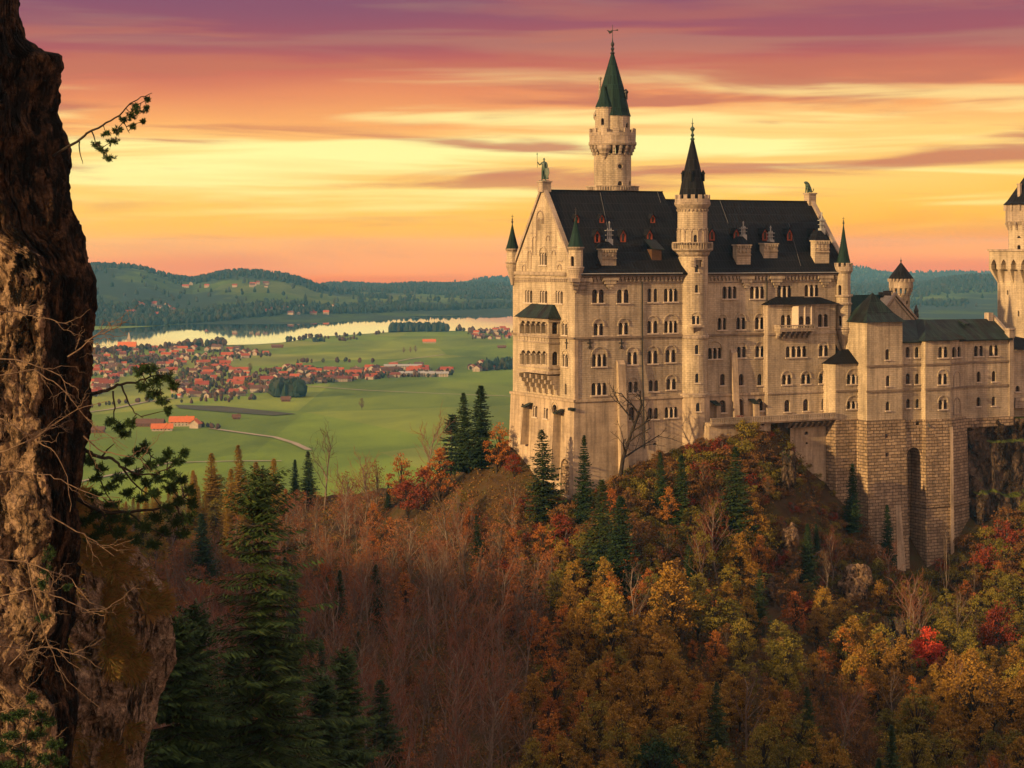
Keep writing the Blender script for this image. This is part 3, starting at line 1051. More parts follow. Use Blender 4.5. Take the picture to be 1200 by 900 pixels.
# corner turrets of the palace
def turret(px, y0, R, py_top_shaft, py_foot, cone_top, cone_foot, fin, n=8, windows=(), mcone='copper_dark', coneR=None, corb=None, merl=False, bands=(), x0=None, name='corner_turret'):
    if x0 is None: lx = ux(px, y0)
    else: lx = x0
    X, Y = l2w(lx, y0)
    Z = lambda p: ZL(p, Y)
    o_ = MB()
    f = roundf(palace, lx, y0, R, Z(py_foot), Z(py_top_shaft), seg=n, name=name)
    for w_ in windows: f.w(*w_[:3], n=1, w=w_[3], sill=False, name='turret_window')
    o = f.finish()
    c = MB()
    if corb:
        c.lathe(lx, y0, [(R * .25, Z(corb)), (R * .5, Z(corb) + (Z(py_foot) - Z(corb)) * .35), (R * .55, Z(corb) + (Z(py_foot) - Z(corb)) * .4), (R * .85, Z(corb) + (Z(py_foot) - Z(corb)) * .75), (R * 1.12, Z(py_foot)), (R * 1.12, Z(py_foot) + .35)], n * 2)
    for p in bands: c.lathe(lx, y0, [(R + .04, Z(p) - .2), (R + .32, Z(p) - .1), (R + .32, Z(p) + .2), (R + .04, Z(p) + .3)], n * 2)
    c.lathe(lx, y0, [(R + .02, Z(py_top_shaft) - .5), (R + .32, Z(py_top_shaft) - .1), (R + .32, Z(py_top_shaft) + .12)], n * 2)
    if merl:
        merlons(c, lx, y0, R + .45, Z(py_top_shaft), Z(cone_foot) - Z(py_top_shaft), n)
        c.lathe(lx, y0, [(R, Z(py_top_shaft) - .9), (R + .45, Z(py_top_shaft) - .3), (R + .45, Z(py_top_shaft) + .01)], n * 2)
    tm = c.build('turret_moulding', M['trim'], o)
    r = MB()
    cr = coneR or R + .35
    r.lathe(lx, y0, [(cr, Z(cone_foot)), (cr * .72, Z(cone_foot) + (Z(cone_top) - Z(cone_foot)) * .22), (cr * .36, Z(cone_foot) + (Z(cone_top) - Z(cone_foot)) * .6), (.08, Z(cone_top))], 8 if n <= 8 else n)
    tr = r.build('turret_roof', M[mcone], o)
    r = MB()
    zt = Z(cone_top); zf = Z(fin)
    r.lathe(lx, y0, [(.1, zt - .4), (.12, zt), (.3, zt + (zf - zt) * .2), (.08, zt + (zf - zt) * .35), (.22, zt + (zf - zt) * .45), (.06, zt + (zf - zt) * .55), (.03, zf)], 6)
    r.box(lx - .3, lx + .3, y0 - .04, y0 + .04, zt + (zf - zt) * .75, zt + (zf - zt) * .8)
    r.build('finial', M['iron'], o)
    return o
k_ = CY0 / F
turret(605.5, Wp - .3, 6.6 * .195, 292, 312, 262, 292, 251, corb=334, bands=(308,), x0=-.3, windows=())
v0 = -.4
turret(672, -.1, 8.4 * k_, 290, 316, 254, 289.5, 243, corb=343, windows=((670.5, 300, 312, 3.4),), mcone='copper', bands=(314,), x0=.2, coneR=10.0 * k_)
turret(988.5, -.6, 8.6 * .197, 316, 388, 263, 308, 254, n=10, corb=410, windows=((984, 334, 346, 3.2), (984, 370, 382, 3.2)), mcone='copper', bands=(347, 356, 385), merl=True, coneR=8.2 * .197)
# corbels under the south west turret
m = MB()
for i, (a, z_, pr) in enumerate(((0, 326, 1.9), (0, 330, 1.4), (0, 335, .9))):
    zz = zs(672, z_)
    m.box(-pr * .9, .3, -pr, -.05, zz - .8, zz - .02)
    for q in (2.0,):
        m.box(.35, q + pr, -pr * .5, -.02, zz - .8, zz - .03)
cb(m, 'turret_corbel', M['trim'], palace)

# ---------------------------------------------------------------- two storey loggia on the gable front
D = 2.8
y1, _ = VG(656.0)
y2, _ = VG(607.0, -D)
Zq = lambda py: zg(630, py, -D)
zt_, zb_ = Zq(373), Zq(436)
lg = Facade(palace, lambda u, v, d: (-D + d, -u, v), lambda px: (-VG(px, -D)[0], VG(px, -D)[1]), [(-y2, zb_), (-y1, zb_), (-y1, zt_), (-y2, zt_)], 'stone', 1.1, name='loggia')
for i in range(5):
    c_ = 612.9 + i * 6.15
    lg.w(c_, 375.5 + i * .2, 391, 1, w=4.5, sill=False, name='arcade_arch')
    lg.w(c_ + .3, 410 + i * .35, 427, 1, w=4.5, sill=False, name='arcade_arch')
lo = lg.finish()
ls_ = Facade(palace, lambda u, v, d: (u, y1 + d, v), lambda px: US(px, y1), [(-D, zb_), (0, zb_), (0, zt_), (-D, zt_)], 'stone', .8, name='loggia_side')
for a in ((650.3, 376.5, 391.5), (650.5, 412, 428)): ls_.w(*a, 1, w=5.6, sill=False, name='arcade_arch')
ls_.finish()
m = MB()
m.face([(-D, y2, zb_), (-D, y2, zt_), (0, y2, zt_), (0, y2, zb_)])
def band(py, h, pr):
    z = Zq(py)
    m.box(-D - pr, 0, y1 - pr, y2 + pr, z - h, z)
m.box(-D - .02, -.01, y1, y2, zb_ - .02, zb_)
for p, h, pr in ((374.0, .5, .28), (392.3, .55, .22), (400, .35, .16), (428.6, .5, .2), (434.0, .6, .3)): band(p, h, pr)
# balustrade panels
for i in range(11):
    v = y2 - (i + .5) * (y2 - y1) / 11
    m.box(-D - .1, -D + .02, v - .12, v + .12, Zq(399.6), Zq(393.2))
# columns between arches
for i in range(6):
    for pa, pb in ((391, 381), (427, 416)):
        v, Y = VG(609.9 + i * 6.15, -D)
        m.tube([(-D - .12, v, ZL(pa, Y)), (-D - .12, v, ZL(pb, Y))], .17, 6)
        m.box(-D - .32, -D + .05, v - .3, v + .3, ZL(pb, Y), ZL(pb, Y) + .35)
# arched corbels under the loggia: stepped brackets
for i in range(6):
    v = y2 - .3 - i * (y2 - y1 - .6) / 5
    for k, (pr, h0, h1) in enumerate(((D, 0, .9), (D * .74, .9, 1.9), (D * .5, 1.9, 3.0), (D * .28, 3.0, 4.2))):
        m.box(-pr, 0, v - .28, v + .28, zb_ - .62 - h1, zb_ - .62 - h0)
cb(m, 'loggia_moulding', M['trim'], palace)
m = MB()
zr0, zr1 = Zq(372.5), Zq(357)
m.loft([[(-D - .7, y1 - .7, zr0), (0, y1 - .7, zr0), (0, y2 + .7, zr0), (-D - .7, y2 + .7, zr0)][::-1], [(-.6, y1 + 2.2, zr1), (0, y1 + 2.2, zr1), (0, y2 - 2.2, zr1), (-.6, y2 - 2.2, zr1)][::-1]][::1])
cb(m, 'loggia_roof', M['roof_mix'], palace)

# ---------------------------------------------------------------- projecting block with balcony, right half of the south front
yr = -1.7
rz = zs(940, 356.5, yr); rb = zs(940, 500, yr)
fr2 = Facade(palace, lambda u, v, d: (u, yr + d, v), lambda px: US(px, yr), [(ux(899.5, yr), rb), (ux(979, yr), rb), (ux(979, yr), rz), (ux(899.5, yr), rz)], name='projecting_wall')
fr2.w(921, 369, 384, 2, sp=6.2, w=4.6, hood=None); fr2.w(964.3, 368, 383, 2, sp=6.2, w=4.6)
fr2.w(933, 405.5, 418.5, 4, sp=6.1, w=4.3)
fr2.w(965, 404.5, 417.5, 2, sp=5.6, w=4.2, hood=399.5)
for c_ in (921.8, 944.3, 965): fr2.w(c_, 439.2 - (c_ - 921) * .03, 450.5 - (c_ - 921) * .03, 2, sp=5.6, w=4.2, hood=434)
for c_, y_ in ((922.5, 468.5), (944.4, 467.5), (966, 466.3)): fr2.w(c_, y_, y_ + 14, 1, w=5.6)
fr2.finish()
m = MB()
x0_, x1_ = ux(899.5, yr), ux(979, yr)
m.face([(x0_, yr, rb), (x0_, yr, rz), (x0_, 0, rz), (x0_, 0, rb)]); m.face([(x1_, yr, rb), (x1_, 0, rb), (x1_, 0, rz), (x1_, yr, rz)])
for z, pr, h in ((z_str, .25, .45), (z_led + .2, .25, .4), (rz, .3, .4)):
    m.box(x0_ - .1, x1_ + .1, yr - pr, yr + .05, z - h, z)
for i in range(6): m.box(ux(915 + i * 2.0, yr), ux(916 + i * 2.0, yr), yr - .15, yr, zs(930, 363, yr), zs(930, 361.5, yr)); m.box(ux(958 + i * 2.0, yr), ux(959 + i * 2.0, yr), yr - .15, yr, zs(930, 363, yr), zs(930, 361.5, yr))
cb(m, 'projecting_wall_trim', M['trim'], palace)
m = MB()
e = .7
m.loft([[(x0_ - e, yr - e, rz + .02), (x1_ + e, yr - e, rz + .02), (x1_ + e, .1, rz + .02), (x0_ - e, .1, rz + .02)], [(x0_ + 3.5, -.05, rz + 1.75), (x1_ - 4, -.05, rz + 1.75), (x1_ - 4, .1, rz + 1.75), (x0_ + 3.5, .1, rz + 1.75)]])
uo = ux(942.8, yr - 1.7)
m.loft([[(uo - 3.2, yr - 2.3, rz + .01), (uo + 3.2, yr - 2.3, rz + .01), (uo + 4.2, yr, rz + .01), (uo - 4.2, yr, rz + .01)], [(uo - .3, yr + .6, rz + 1.5), (uo + .3, yr + .6, rz + 1.5), (uo + .3, yr + .8, rz + 1.5), (uo - .3, yr + .8, rz + 1.5)]])
cb(m, 'projecting_roof', M['roof'], palace)
# balcony oriel
zf = zs(943, 385, yr); zo = rz
oriel = MB()
P3 = [(uo - 2.35, yr), (uo - 1.9, yr - 1.7), (uo + 1.9, yr - 1.7), (uo + 2.35, yr)]
O = Facade(palace, lambda u, v, d: (u, yr - 1.7 + d, v), lambda px: US(px, yr - 1.7), [(uo - 1.9, zf), (uo + 1.9, zf), (uo + 1.9, zo), (uo - 1.9, zo)], 'stone', .35, name='oriel')
O.w(938.9, 370.5, 384.5, 1, w=4.8, sill=False); O.w(946.7, 370.5, 384.5, 1, w=4.8, sill=False)
oo = O.finish()
m = MB()
m.loft([[(a, b_, zf) for a, b_ in P3[:2]] + [(uo - 1.9, yr, zf)], [(a, b_, zo) for a, b_ in P3[:2]] + [(uo - 1.9, yr, zo)]])
m.loft([[(a, b_, zf) for a, b_ in P3[2:]] + [(uo + 1.9, yr, zf)], [(a, b_, zo) for a, b_ in P3[2:]] + [(uo + 1.9, yr, zo)]])
for dx in (-1.85, 0, 1.85): m.tube([(uo + dx, yr - 1.82, zf), (uo + dx, yr - 1.82, zo - .3)], .16, 6)
m.build('oriel_column', M['column'], oo)
m = MB()
ub0, ub1 = ux(913.5, yr - 2), ux(954, yr - 2)
m.box(ub0, ub1, yr - 2.2, yr, zf - .5, zf - .05)
m.box(ub0 - .1, ub1 + .1, yr - 2.35, yr - 2.1, zf + .75, zf + 1.0)
m.box(ub0 - .05, ub1 + .05, yr - 2.3, yr - 2.12, zf - .05, zf + .12)
for i in range(22):
    u = ub0 + .15 + i * (ub1 - ub0 - .3) / 21
    m.tube([(u, yr - 2.22, zf + .1), (u, yr - 2.22, zf + .76)], .1, 5)
m.box(ub0 - .1, ub0 + .1, yr - 2.35, yr, zf + .75, zf + 1.0); m.box(ub0, ub0 + .05, yr - 2.2, yr, zf, zf + .75)
m.box(ub1 - .1, ub1 + .1, yr - 2.35, yr, zf + .752, zf + 1.002); m.box(ub1 - .05, ub1, yr - 2.2, yr, zf, zf + .75)
for i in range(7):
    u = ub0 + .5 + i * (ub1 - ub0 - 1) / 6
    for pr, a, b_ in ((1.9, .5, .95), (1.3, .95, 1.5), (.7, 1.5, 2.1)): m.box(u - .22, u + .22, yr - pr, yr, zf - b_, zf - a)
cb(m, 'balcony', M['trim'], palace)

# ---------------------------------------------------------------- round stair tower on the south front
sx_, sy_ = ux(811.5, .9), .9
Xs, Ys = l2w(sx_, sy_)
ks = Ys / F
Zt = lambda p: ZL(p, Ys - 3)
st = croot('stair_tower', 'slender round stair tower with black cone roof set in the palace south front', 'tower', sx_, sy_, 0)
Rs = 18.0 * ks
f = roundf(st, sx_, sy_, Rs, Zt(466), Zt(300), seg=16)
f.w(816.5, 310, 319, 1, w=3.6); f.w(816.5, 333.5, 343, 1, w=3.6)
f.w(815.5, 370, 380, 2, sp=4.6, w=3.6, hood=365.5); f.w(816.7, 404, 415, 1, w=4.0); f.w(817, 437.5, 448.5, 1, w=4.0)
f.finish()
f = roundf(st, sx_, sy_, Rs + .35, Zt(560), Zt(463), 'plaster', 16, 'lower_shaft', k=.03)
f.w(818, 472, 482, 1, w=4.4)
f.finish()
f = roundf(st, sx_, sy_, 17.4 * ks, Zt(300), Zt(238), seg=16, name='upper_shaft')
f.w(815, 275, 284, 1, w=3.8, sill=False)
f.finish()
m = MB()
for p, pr, h in ((462.5, .55, .5), (394, .28, .5), (381.5, 0, 0)):
    if pr: m.lathe(sx_, sy_, [(Rs - .1, Zt(p) - h), (Rs + pr, Zt(p) - h), (Rs + pr, Zt(p) + .05), (Rs - .1, Zt(p) + .3)], 24)
R0 = 17.4 * ks
m.lathe(sx_, sy_, [(R0, Zt(301)), (R0 + .5, Zt(298)), (R0 + .6, Zt(295.5)), (24 * ks, Zt(293)), (24 * ks, Zt(291.5))], 24)
m.lathe(sx_, sy_, [(R0, Zt(240.5) - .9), (R0 + .25, Zt(240.5) - .5), (20.6 * ks, Zt(240.5)), (21.2 * ks, Zt(239)), (21.2 * ks, Zt(237)), (20 * ks, Zt(236.5))], 24)
for k in range(14):     # blind arcade ring and zig zag frieze
    a = 2 * math.pi * k / 14
    ca, sa = math.cos(a), math.sin(a)
    x, y = sx_ + (R0 + .08) * ca, sy_ + (R0 + .08) * sa
    m.tube([(x, y, Zt(284)), (x, y, Zt(272))], .14, 5)
    m.lathe(x, y, [(.26, Zt(272)), (.26, Zt(271))], 6)
    K = 6
    for j in range(K):
        b0, b1 = math.pi * j / K, math.pi * (j + 1) / K
        def PT(b, rr, dr):
            aa = a + math.pi / 14 - math.cos(b) * rr * math.pi / 14
            return (sx_ + (R0 + dr) * math.cos(aa), sy_ + (R0 + dr) * math.sin(aa), Zt(271) + math.sin(b) * rr * math.pi / 14 * R0)
        m.loft([[PT(b0, .72, -.05), PT(b0, 1, -.05), PT(b1, 1, -.05), PT(b1, .72, -.05)], [PT(b0, .72, .14), PT(b0, 1, .14), PT(b1, 1, .14), PT(b1, .72, .14)]])
for k in range(26):
    a = 2 * math.pi * k / 26
    x, y = sx_ + (R0 + .1) * math.cos(a), sy_ + (R0 + .1) * math.sin(a)
    m.lathe(x, y, [(.05, Zt(248)), (.26, Zt(246)), (.26, Zt(245))], 4)
cb(m, 'moulding', M['trim'], st)
m = MB()
merlons(m, sx_, sy_, 20.6 * ks, Zt(236.7), Zt(228) - Zt(236.7), 14)
cb(m, 'battlement', M['trim'], st)
m = MB()    # balcony balustrade
m.lathe(sx_, sy_, [(23.4 * ks, Zt(285)), (24 * ks, Zt(285)), (24 * ks, Zt(283.6)), (23.4 * ks, Zt(283.6))], 24)
for k in range(44):
    a = 2 * math.pi * k / 44
    m.tube([(sx_ + 23.6 * ks * math.cos(a), sy_ + 23.6 * ks * math.sin(a), Zt(291.5)), (sx_ + 23.6 * ks * math.cos(a), sy_ + 23.6 * ks * math.sin(a), Zt(285))], .11, 4)
cb(m, 'balustrade', M['trim'], st)
m = MB()
cr = 16.6 * ks
m.lathe(sx_, sy_, [(cr, Zt(234)), (cr * .92, Zt(226)), (cr * .68, Zt(205)), (cr * .10, Zt(163))], 10)
cr_ = cb(m, 'cone_roof', M['roof'], st)
m = MB()
d_, r_ = tocam(sx_, sy_)
for (dx, fx) in ((-11, 0), (12.3, 0), (-1.6, 1)):
    px_ = dx * ks
    base = (sx_ + r_.x * px_ + d_.x * (2.4 if fx else .3), sy_ + r_.y * px_ + d_.y * (2.4 if fx else .3))
    m.lathe(base[0], base[1], [(.42, Zt(212)), (.42, Zt(203.5)), (.6, Zt(203)), (.05, Zt(198.5))], 6)
m.build('roof_lucarne', M['roof'], cr_)
m = MB()
m.lathe(sx_, sy_, [(.3, Zt(164)), (.55, Zt(162)), (.2, Zt(160)), (.45, Zt(157.5)), (.2, Zt(155)), (.25, Zt(153)), (.55, Zt(150.5)), (.55, Zt(149.5)), (.15, Zt(147)), (.08, Zt(143)), (.04, Zt(137.5))], 8)
m.box(sx_ - .3, sx_ + .3, sy_ - .05, sy_ + .05, Zt(143.8), Zt(143.2))
cb(m, 'finial', M['bronze'], st)
m = MB()
u = ux(816.5, -Rs + 1); z = Zt(381.5)
m.box(u - 1.5, u + 1.5, -Rs + .2, 0, z - .35, z + .1)
m.loft([[(u - .4, -Rs + 1.6, z - 2.2), (u + .4, -Rs + 1.6, z - 2.2), (u + .4, 0, z - 2.2), (u - .4, 0, z - 2.2)], [(u - 1.3, -Rs + .4, z - .35), (u + 1.3, -Rs + .4, z - .35), (u + 1.3, 0, z - .35), (u - 1.3, 0, z - .35)]])
for i, q in enumerate((304, 307, 310)): 
    for s in (-1, 1): m.box(u + s * (1.15 - i * .05) - .25, u + s * (1.15 - i * .05) + .25, -Rs + .1, -Rs + 1.6, Zt(q + 2.4), Zt(q))
m.box(u - 1.3, u + 1.3, -Rs + .1, -Rs + 1.5, Zt(304.5), Zt(302))
cb(m, 'window_hood', M['trim'], st)

# ---------------------------------------------------------------- tall north tower
tx, ty = LP(717.8, 476)
Xt, Yt = l2w(tx, ty)
kt = Yt / F
Z = lambda p: ZL(p, Yt)
tw = croot('round_tower', 'tallest round castle tower with green spire rising behind the palace roof ridge', 'tower', tx, ty, 0)
R1 = 21.8 * kt
f = roundf(tw, tx, ty, R1, Z(330), Z(181), seg=24)
f.w(726.8, 212, 218.3, 1, w=5, sill=False); f.w(738.3, 212, 218.3, 1, w=2.4, sill=False)
f.w(726.6, 192.5, 198.5, 1, w=5.2, sill=False)
f.finish()
m = MB()
d_, r_ = tocam(tx, ty)
# round stone surround of the port-hole window
aw = math.asin((726.6 - 717.8) / 21.8)
for k in range(12):
    b0, b1 = 2 * math.pi * k / 12, 2 * math.pi * (k + 1) / 12
    def RP(b, rr, dr):
        a = aw + rr * math.cos(b) / R1
        return (tx + (R1 + dr) * (math.cos(a) * d_.x + math.sin(a) * r_.x), ty + (R1 + dr) * (math.cos(a) * d_.y + math.sin(a) * r_.y), Z(195.5) + rr * math.sin(b))
    m.loft([[RP(b0, .62, -.02), RP(b0, .95, -.02), RP(b1, .95, -.02), RP(b1, .62, -.02)], [RP(b0, .62, .1), RP(b0, .95, .1), RP(b1, .95, .1), RP(b1, .62, .1)]])
m.lathe(tx, ty, [(R1 - .05, Z(172)), (27.5 * kt, Z(171)), (28.2 * kt, Z(169.5)), (28.2 * kt, Z(167)), (27.2 * kt, Z(166.5)), (27.2 * kt, Z(160)), (15 * kt, Z(159.5))], 32)
corbels(m, tx, ty, R1, 26.8 * kt, Z(182), Z(171), 20, .32)
cb(m, 'moulding', M['trim'], tw)
m = MB()
merlons(m, tx, ty, 27.4 * kt, Z(160), Z(151) - Z(160), 12)
cb(m, 'battlement', M['trim'], tw)
m = MB()
s_8 = 32 * kt
m.lathe(tx, ty, [(s_8 * .97, Z(224)), (s_8 * .97, Z(219.5)), (s_8, Z(219.3)), (s_8, Z(218.2))], 8, rot=math.pi / 8)
for k in range(60):
    a = 2 * math.pi * k / 60
    m.box(tx + s_8 * .93 * math.cos(a) - .12, tx + s_8 * .93 * math.cos(a) + .12, ty + s_8 * .93 * math.sin(a) - .12, ty + s_8 * .93 * math.sin(a) + .12, Z(223), Z(219.3))
m.lathe(tx, ty, [(s_8 * .9, Z(330)), (s_8 * .9, Z(223))], 8, rot=math.pi / 8)
cb(m, 'gallery_base', M['trim'], tw)
R2 = 20.5 * kt
f = roundf(tw, tx, ty, R2, Z(162), Z(136), seg=20, name='upper_drum')
f.w(735, 144, 150, 1, w=2.6, sill=False)
f.finish()
m = MB(); cr = 21.6 * kt
m.lathe(tx, ty, [(cr, Z(136.5)), (cr * .93, Z(132)), (cr * .62, Z(103)), (cr * .08, Z(63))], 12)
sp = cb(m, 'spire_roof', M['copper'], tw)
m = MB()
a_ = (tx + r_.x * 15.5 * kt + d_.x * .8, ty + r_.y * 15.5 * kt + d_.y * .8)
m.lathe(a_[0], a_[1], [(.5, Z(117)), (.5, Z(110)), (.72, Z(109)), (.72, Z(107.5)), (.1, Z(104.5))], 6)
m.build('spire_lucarne', M['iron'], sp)
# attached small turret
qx, qy = tx + r_.x * (-9.4 * kt) + d_.x * R2 * .62, ty + r_.y * (-9.4 * kt) + d_.y * R2 * .62
f = roundf(tw, qx, qy, 10.0 * kt, Z(160), Z(127), seg=14, name='side_turret')
f.w(706, 138.5, 146.5, 1, w=3.2, sill=False)
so = f.finish()
m = MB(); m.lathe(qx, qy, [(10.9 * kt, Z(127)), (9.6 * kt, Z(123.5)), (4.6 * kt, Z(112)), (.05, Z(100.5))], 12)
m.build('turret_roof', M['copper'], so)
m = MB(); m.lathe(qx, qy, [(10.1 * kt, Z(128.5)), (10.8 * kt, Z(127.5)), (10.8 * kt, Z(126.8))], 14)
hx, hy = tx + r_.x * (-9.2 * kt) + d_.x * R1 * .9, ty + r_.y * (-9.2 * kt) + d_.y * R1 * .9
m.lathe(hx, hy, [(.25, Z(187.5)), (.6, Z(184.5)), (.6, Z(183.5)), (1.3, Z(180)), (1.3, Z(179)), (1.9, Z(175)), (1.9, Z(171))], 10)
m.build('turret_moulding', M['trim'], so)
m = MB()
ex, ey = tx + r_.x * (-14.6 * kt), ty + r_.y * (-14.6 * kt)
m.lathe(ex, ey, [(.45, Z(125)), (.45, Z(106)), (.3, Z(104)), (.3, Z(93)), (.5, Z(92.5)), (.5, Z(91)), (.25, Z(90))], 6)
m.lathe(tx + r_.x * (-19.5 * kt), ty + r_.y * (-19.5 * kt), [(.35, Z(141)), (.7, Z(138)), (.7, Z(134)), (.1, Z(129))], 6)
cb(m, 'chimney', M['trim'], tw)
m = MB()
m.lathe(tx, ty, [(.34, Z(64)), (.62, Z(62.2)), (.25, Z(60)), (.5, Z(57)), (.22, Z(55)), (.45, Z(52.5)), (.45, Z(51)), (.16, Z(48.5)), (.08, Z(44)), (.05, Z(29))], 8)
cb(m, 'finial', M['iron'], tw)
m = MB()    # vane: a little winged beast on one side, an arrow tail on the other
def vp(dx, py): return (tx + r_.x * dx * kt, ty + r_.y * dx * kt, Z(py))
m.loft([[Vector(vp(a, b_)) + Vector((d_.x, d_.y, 0)) * .06 for a, b_ in ((-7, 35), (-5, 37.2), (-3.8, 39.5), (-1.5, 39), (-.2, 37.5), (0, 35), (-3, 36.2), (-4.6, 35.6))],
        [Vector(vp(a, b_)) - Vector((d_.x, d_.y, 0)) * .06 for a, b_ in ((-7, 35), (-5, 37.2), (-3.8, 39.5), (-1.5, 39), (-.2, 37.5), (0, 35), (-3, 36.2), (-4.6, 35.6))]])
m.tube([vp(0, 35.8), vp(4.5, 35.4)], .07, 4)
m.loft([[Vector(vp(a, b_)) + Vector((d_.x, d_.y, 0)) * .05 for a, b_ in ((4, 36), (6.5, 36.2), (6.5, 34.4), (4, 34.8))], [Vector(vp(a, b_)) - Vector((d_.x, d_.y, 0)) * .05 for a, b_ in ((4, 36), (6.5, 36.2), (6.5, 34.4), (4, 34.8))]])
cb(m, 'weather_vane', M['iron'], tw)
# ---------------------------------------------------------------- terrace in front of the palace
yt = -6.0
tz = zs(833, 490.5, yt)
x0, x1 = ux(833, yt), ux(980, yt)
ter = croot('terrace', 'narrow stone terrace with low parapet running below the palace south front', 'terrace', (x0 + x1) / 2, yt, tz - 2)
m = MB(); m.box(x0, x1, yt, -.9, tz - 1.7, tz - 1.05); m.box(x0, ux(905, yt), yt + .6, -.9, tz - 6, tz - 1.7)
cb(m, 'deck', M['plaster'], ter)
m = MB()
m.box(x0, x1, yt - .2, yt + .3, tz - .22, tz); m.box(x0, x1, yt + .02, yt + .2, tz - 1.05, tz - .22); m.box(x0, x1, yt - .25, yt + .3, tz - 1.35, tz - 1.06)
for i in range(70):
    u = x0 + .3 + i * (x1 - x0 - .6) / 69
    m.box(u - .16, u + .16, yt - .17, yt + .02, tz - 1.06, tz - .22)
cb(m, 'parapet', M['trim'], ter)
m = MB()
for i in range(8):
    u = ux(928 + i * 6.6, yt)
    m.loft([[(u - .35, yt + 1.6, tz - 3.2), (u + .35, yt + 1.6, tz - 3.2), (u + .35, -1, tz - 3.2), (u - .35, -1, tz - 3.2)], [(u - .35, yt + .1, tz - 2.0), (u + .35, yt + .1, tz - 2.0), (u + .35, -1, tz - 2.0), (u - .35, -1, tz - 2.0)]])
cb(m, 'corbel', M['trim'], ter)
# smooth retaining wall under the terrace
f = south(ter, 926, 986, 497.5, 600, -3.2, m='plaster', name='retaining_wall')
f.w(945, 505.5, 509.5, 1, w=4, sill=False); f.w(945.5, 518, 520.5, 1, w=2.2, sill=False)
f.finish()

# ---------------------------------------------------------------- right wing
wg = croot('wing_building', 'low stone wing with rusticated base and dark sheet roof right of the palace', 'building', ux(1090, -7), -2, 0)
def prism(mb, pts0, z0, pts1, z1, mi=0):
    mb.loft([[(a, b_, z0) for a, b_ in pts0], [(a, b_, z1) for a, b_ in pts1]], mi)
def hiproof(mb, x0, x1, y0, y1, ze, zr, e=.5, ridge=0.0):
    xm, ym = (x0 + x1) / 2, (y0 + y1) / 2
    r = ridge / 2 + .05
    mb.loft([[(x0 - e, y0 - e, ze - .2), (x1 + e, y0 - e, ze - .2), (x1 + e, y1 + e, ze - .2), (x0 - e, y1 + e, ze - .2)], [(x0 - e, y0 - e, ze), (x1 + e, y0 - e, ze), (x1 + e, y1 + e, ze), (x0 - e, y1 + e, ze)], [(xm - r, ym - .05, zr), (xm + r, ym - .05, zr), (xm + r, ym + .05, zr), (xm - r, ym + .05, zr)]])
# a: low polygonal end next to the palace
ya = -5.5
fa = south(wg, 979, 1017, 426, 491, ya)
fa.w(1000, 438.5, 450, 3, sp=5.2, w=3.9, hood=431.5); fa.w(1000, 470, 479, 3, sp=5.2, w=3.7, hood=463)
fa.finish()
xa0, xa1 = ux(979, ya), ux(1017, ya)
za_t, za_b = zs(998, 426, ya), zs(998, 491, ya)
m = MB()
m.face([(xa0 - .6, ya + 1.6, za_b), (xa0, ya, za_b), (xa0, ya, za_t), (xa0 - .6, ya + 1.6, za_t)])
m.face([(xa0 - .6, 0, za_b), (xa0 - .6, ya + 1.6, za_b), (xa0 - .6, ya + 1.6, za_t), (xa0 - .6, 0, za_t)])
cb(m, 'side_wall', M['stone'], wg)
m = MB()
m.loft([[(xa0 - 1.1, ya + 1.4, za_t), (xa0 - .3, ya - .5, za_t), (xa1, ya - .5, za_t), (xa1, 0, za_t), (xa0 - 1.1, 0, za_t)], [(xa0 + 4.5, ya + 3.5, zs(1002, 411, ya)), (xa0 + 4.6, ya + 3.4, zs(1002, 410, ya)), (xa1, ya + 3.4, zs(1002, 410, ya)), (xa1, ya + 3.6, zs(1002, 410, ya)), (xa0 + 4.5, ya + 3.6, zs(1002, 411, ya))]])
m.loft([[(xa0 + 2.5, -1, za_t), (xa0 + 5.3, -2.4, za_t), (xa0 + 6.5, -1, za_t)], [(xa0 + 2.6, -1, zs(992, 397, 0)), (xa0 + 2.7, -1.1, zs(992, 397, 0)), (xa0 + 2.7, -1, zs(992, 397, 0))]])
cb(m, 'roof', M['roof'], wg)
# b: square stair block
yb = -9.0
xb0, xb1 = ux(1016, yb), ux(1057.5, yb)
f = south(wg, 1016, 1057.5, 377.5, 492, yb, name='tower_wall')
f.w(1040, 409, 421.5, 1, w=4.2); f.w(1040.6, 440, 452.5, 1, w=4.0); f.w(1040.3, 470.5, 481, 1, w=4.0)
f.finish()
zb_t, zb_b = zs(1036, 377.5, yb), zs(1036, 492, yb)
m = MB()
m.face([(xb0, yb + 9, zb_b), (xb0, yb, zb_b), (xb0, yb, zb_t), (xb0, yb + 9, zb_t)])
m.face([(xb1, yb, zb_b), (xb1, yb + 9, zb_b), (xb1, yb + 9, zb_t), (xb1, yb, zb_t)])
m.face([(xb1, yb + 9, zb_b), (xb0, yb + 9, zb_b), (xb0, yb + 9, zb_t), (xb1, yb + 9, zb_t)])
cb(m, 'tower_side_wall', M['stone'], wg)
m = MB()
xm, ym = (xb0 + xb1) / 2, yb + 4.5
e = .7
zc = zb_t; zap = zs(1036, 347.5, yb) + .8
m.loft([[(xb0 - e, yb - e, zc), (xb1 + e, yb - e, zc), (xb1 + e, yb + 9 + e, zc), (xb0 - e, yb + 9 + e, zc)],
        [(xb0 + 1.2, yb + 1.6, zc + (zap - zc) * .30), (xb1 - 1.2, yb + 1.6, zc + (zap - zc) * .30), (xb1 - 1.2, yb + 7.4, zc + (zap - zc) * .3), (xb0 + 1.2, yb + 7.4, zc + (zap - zc) * .3)],
        [(xm - .05, ym - .05, zap), (xm + .05, ym - .05, zap), (xm + .05, ym + .05, zap), (xm - .05, ym + .05, zap)]])
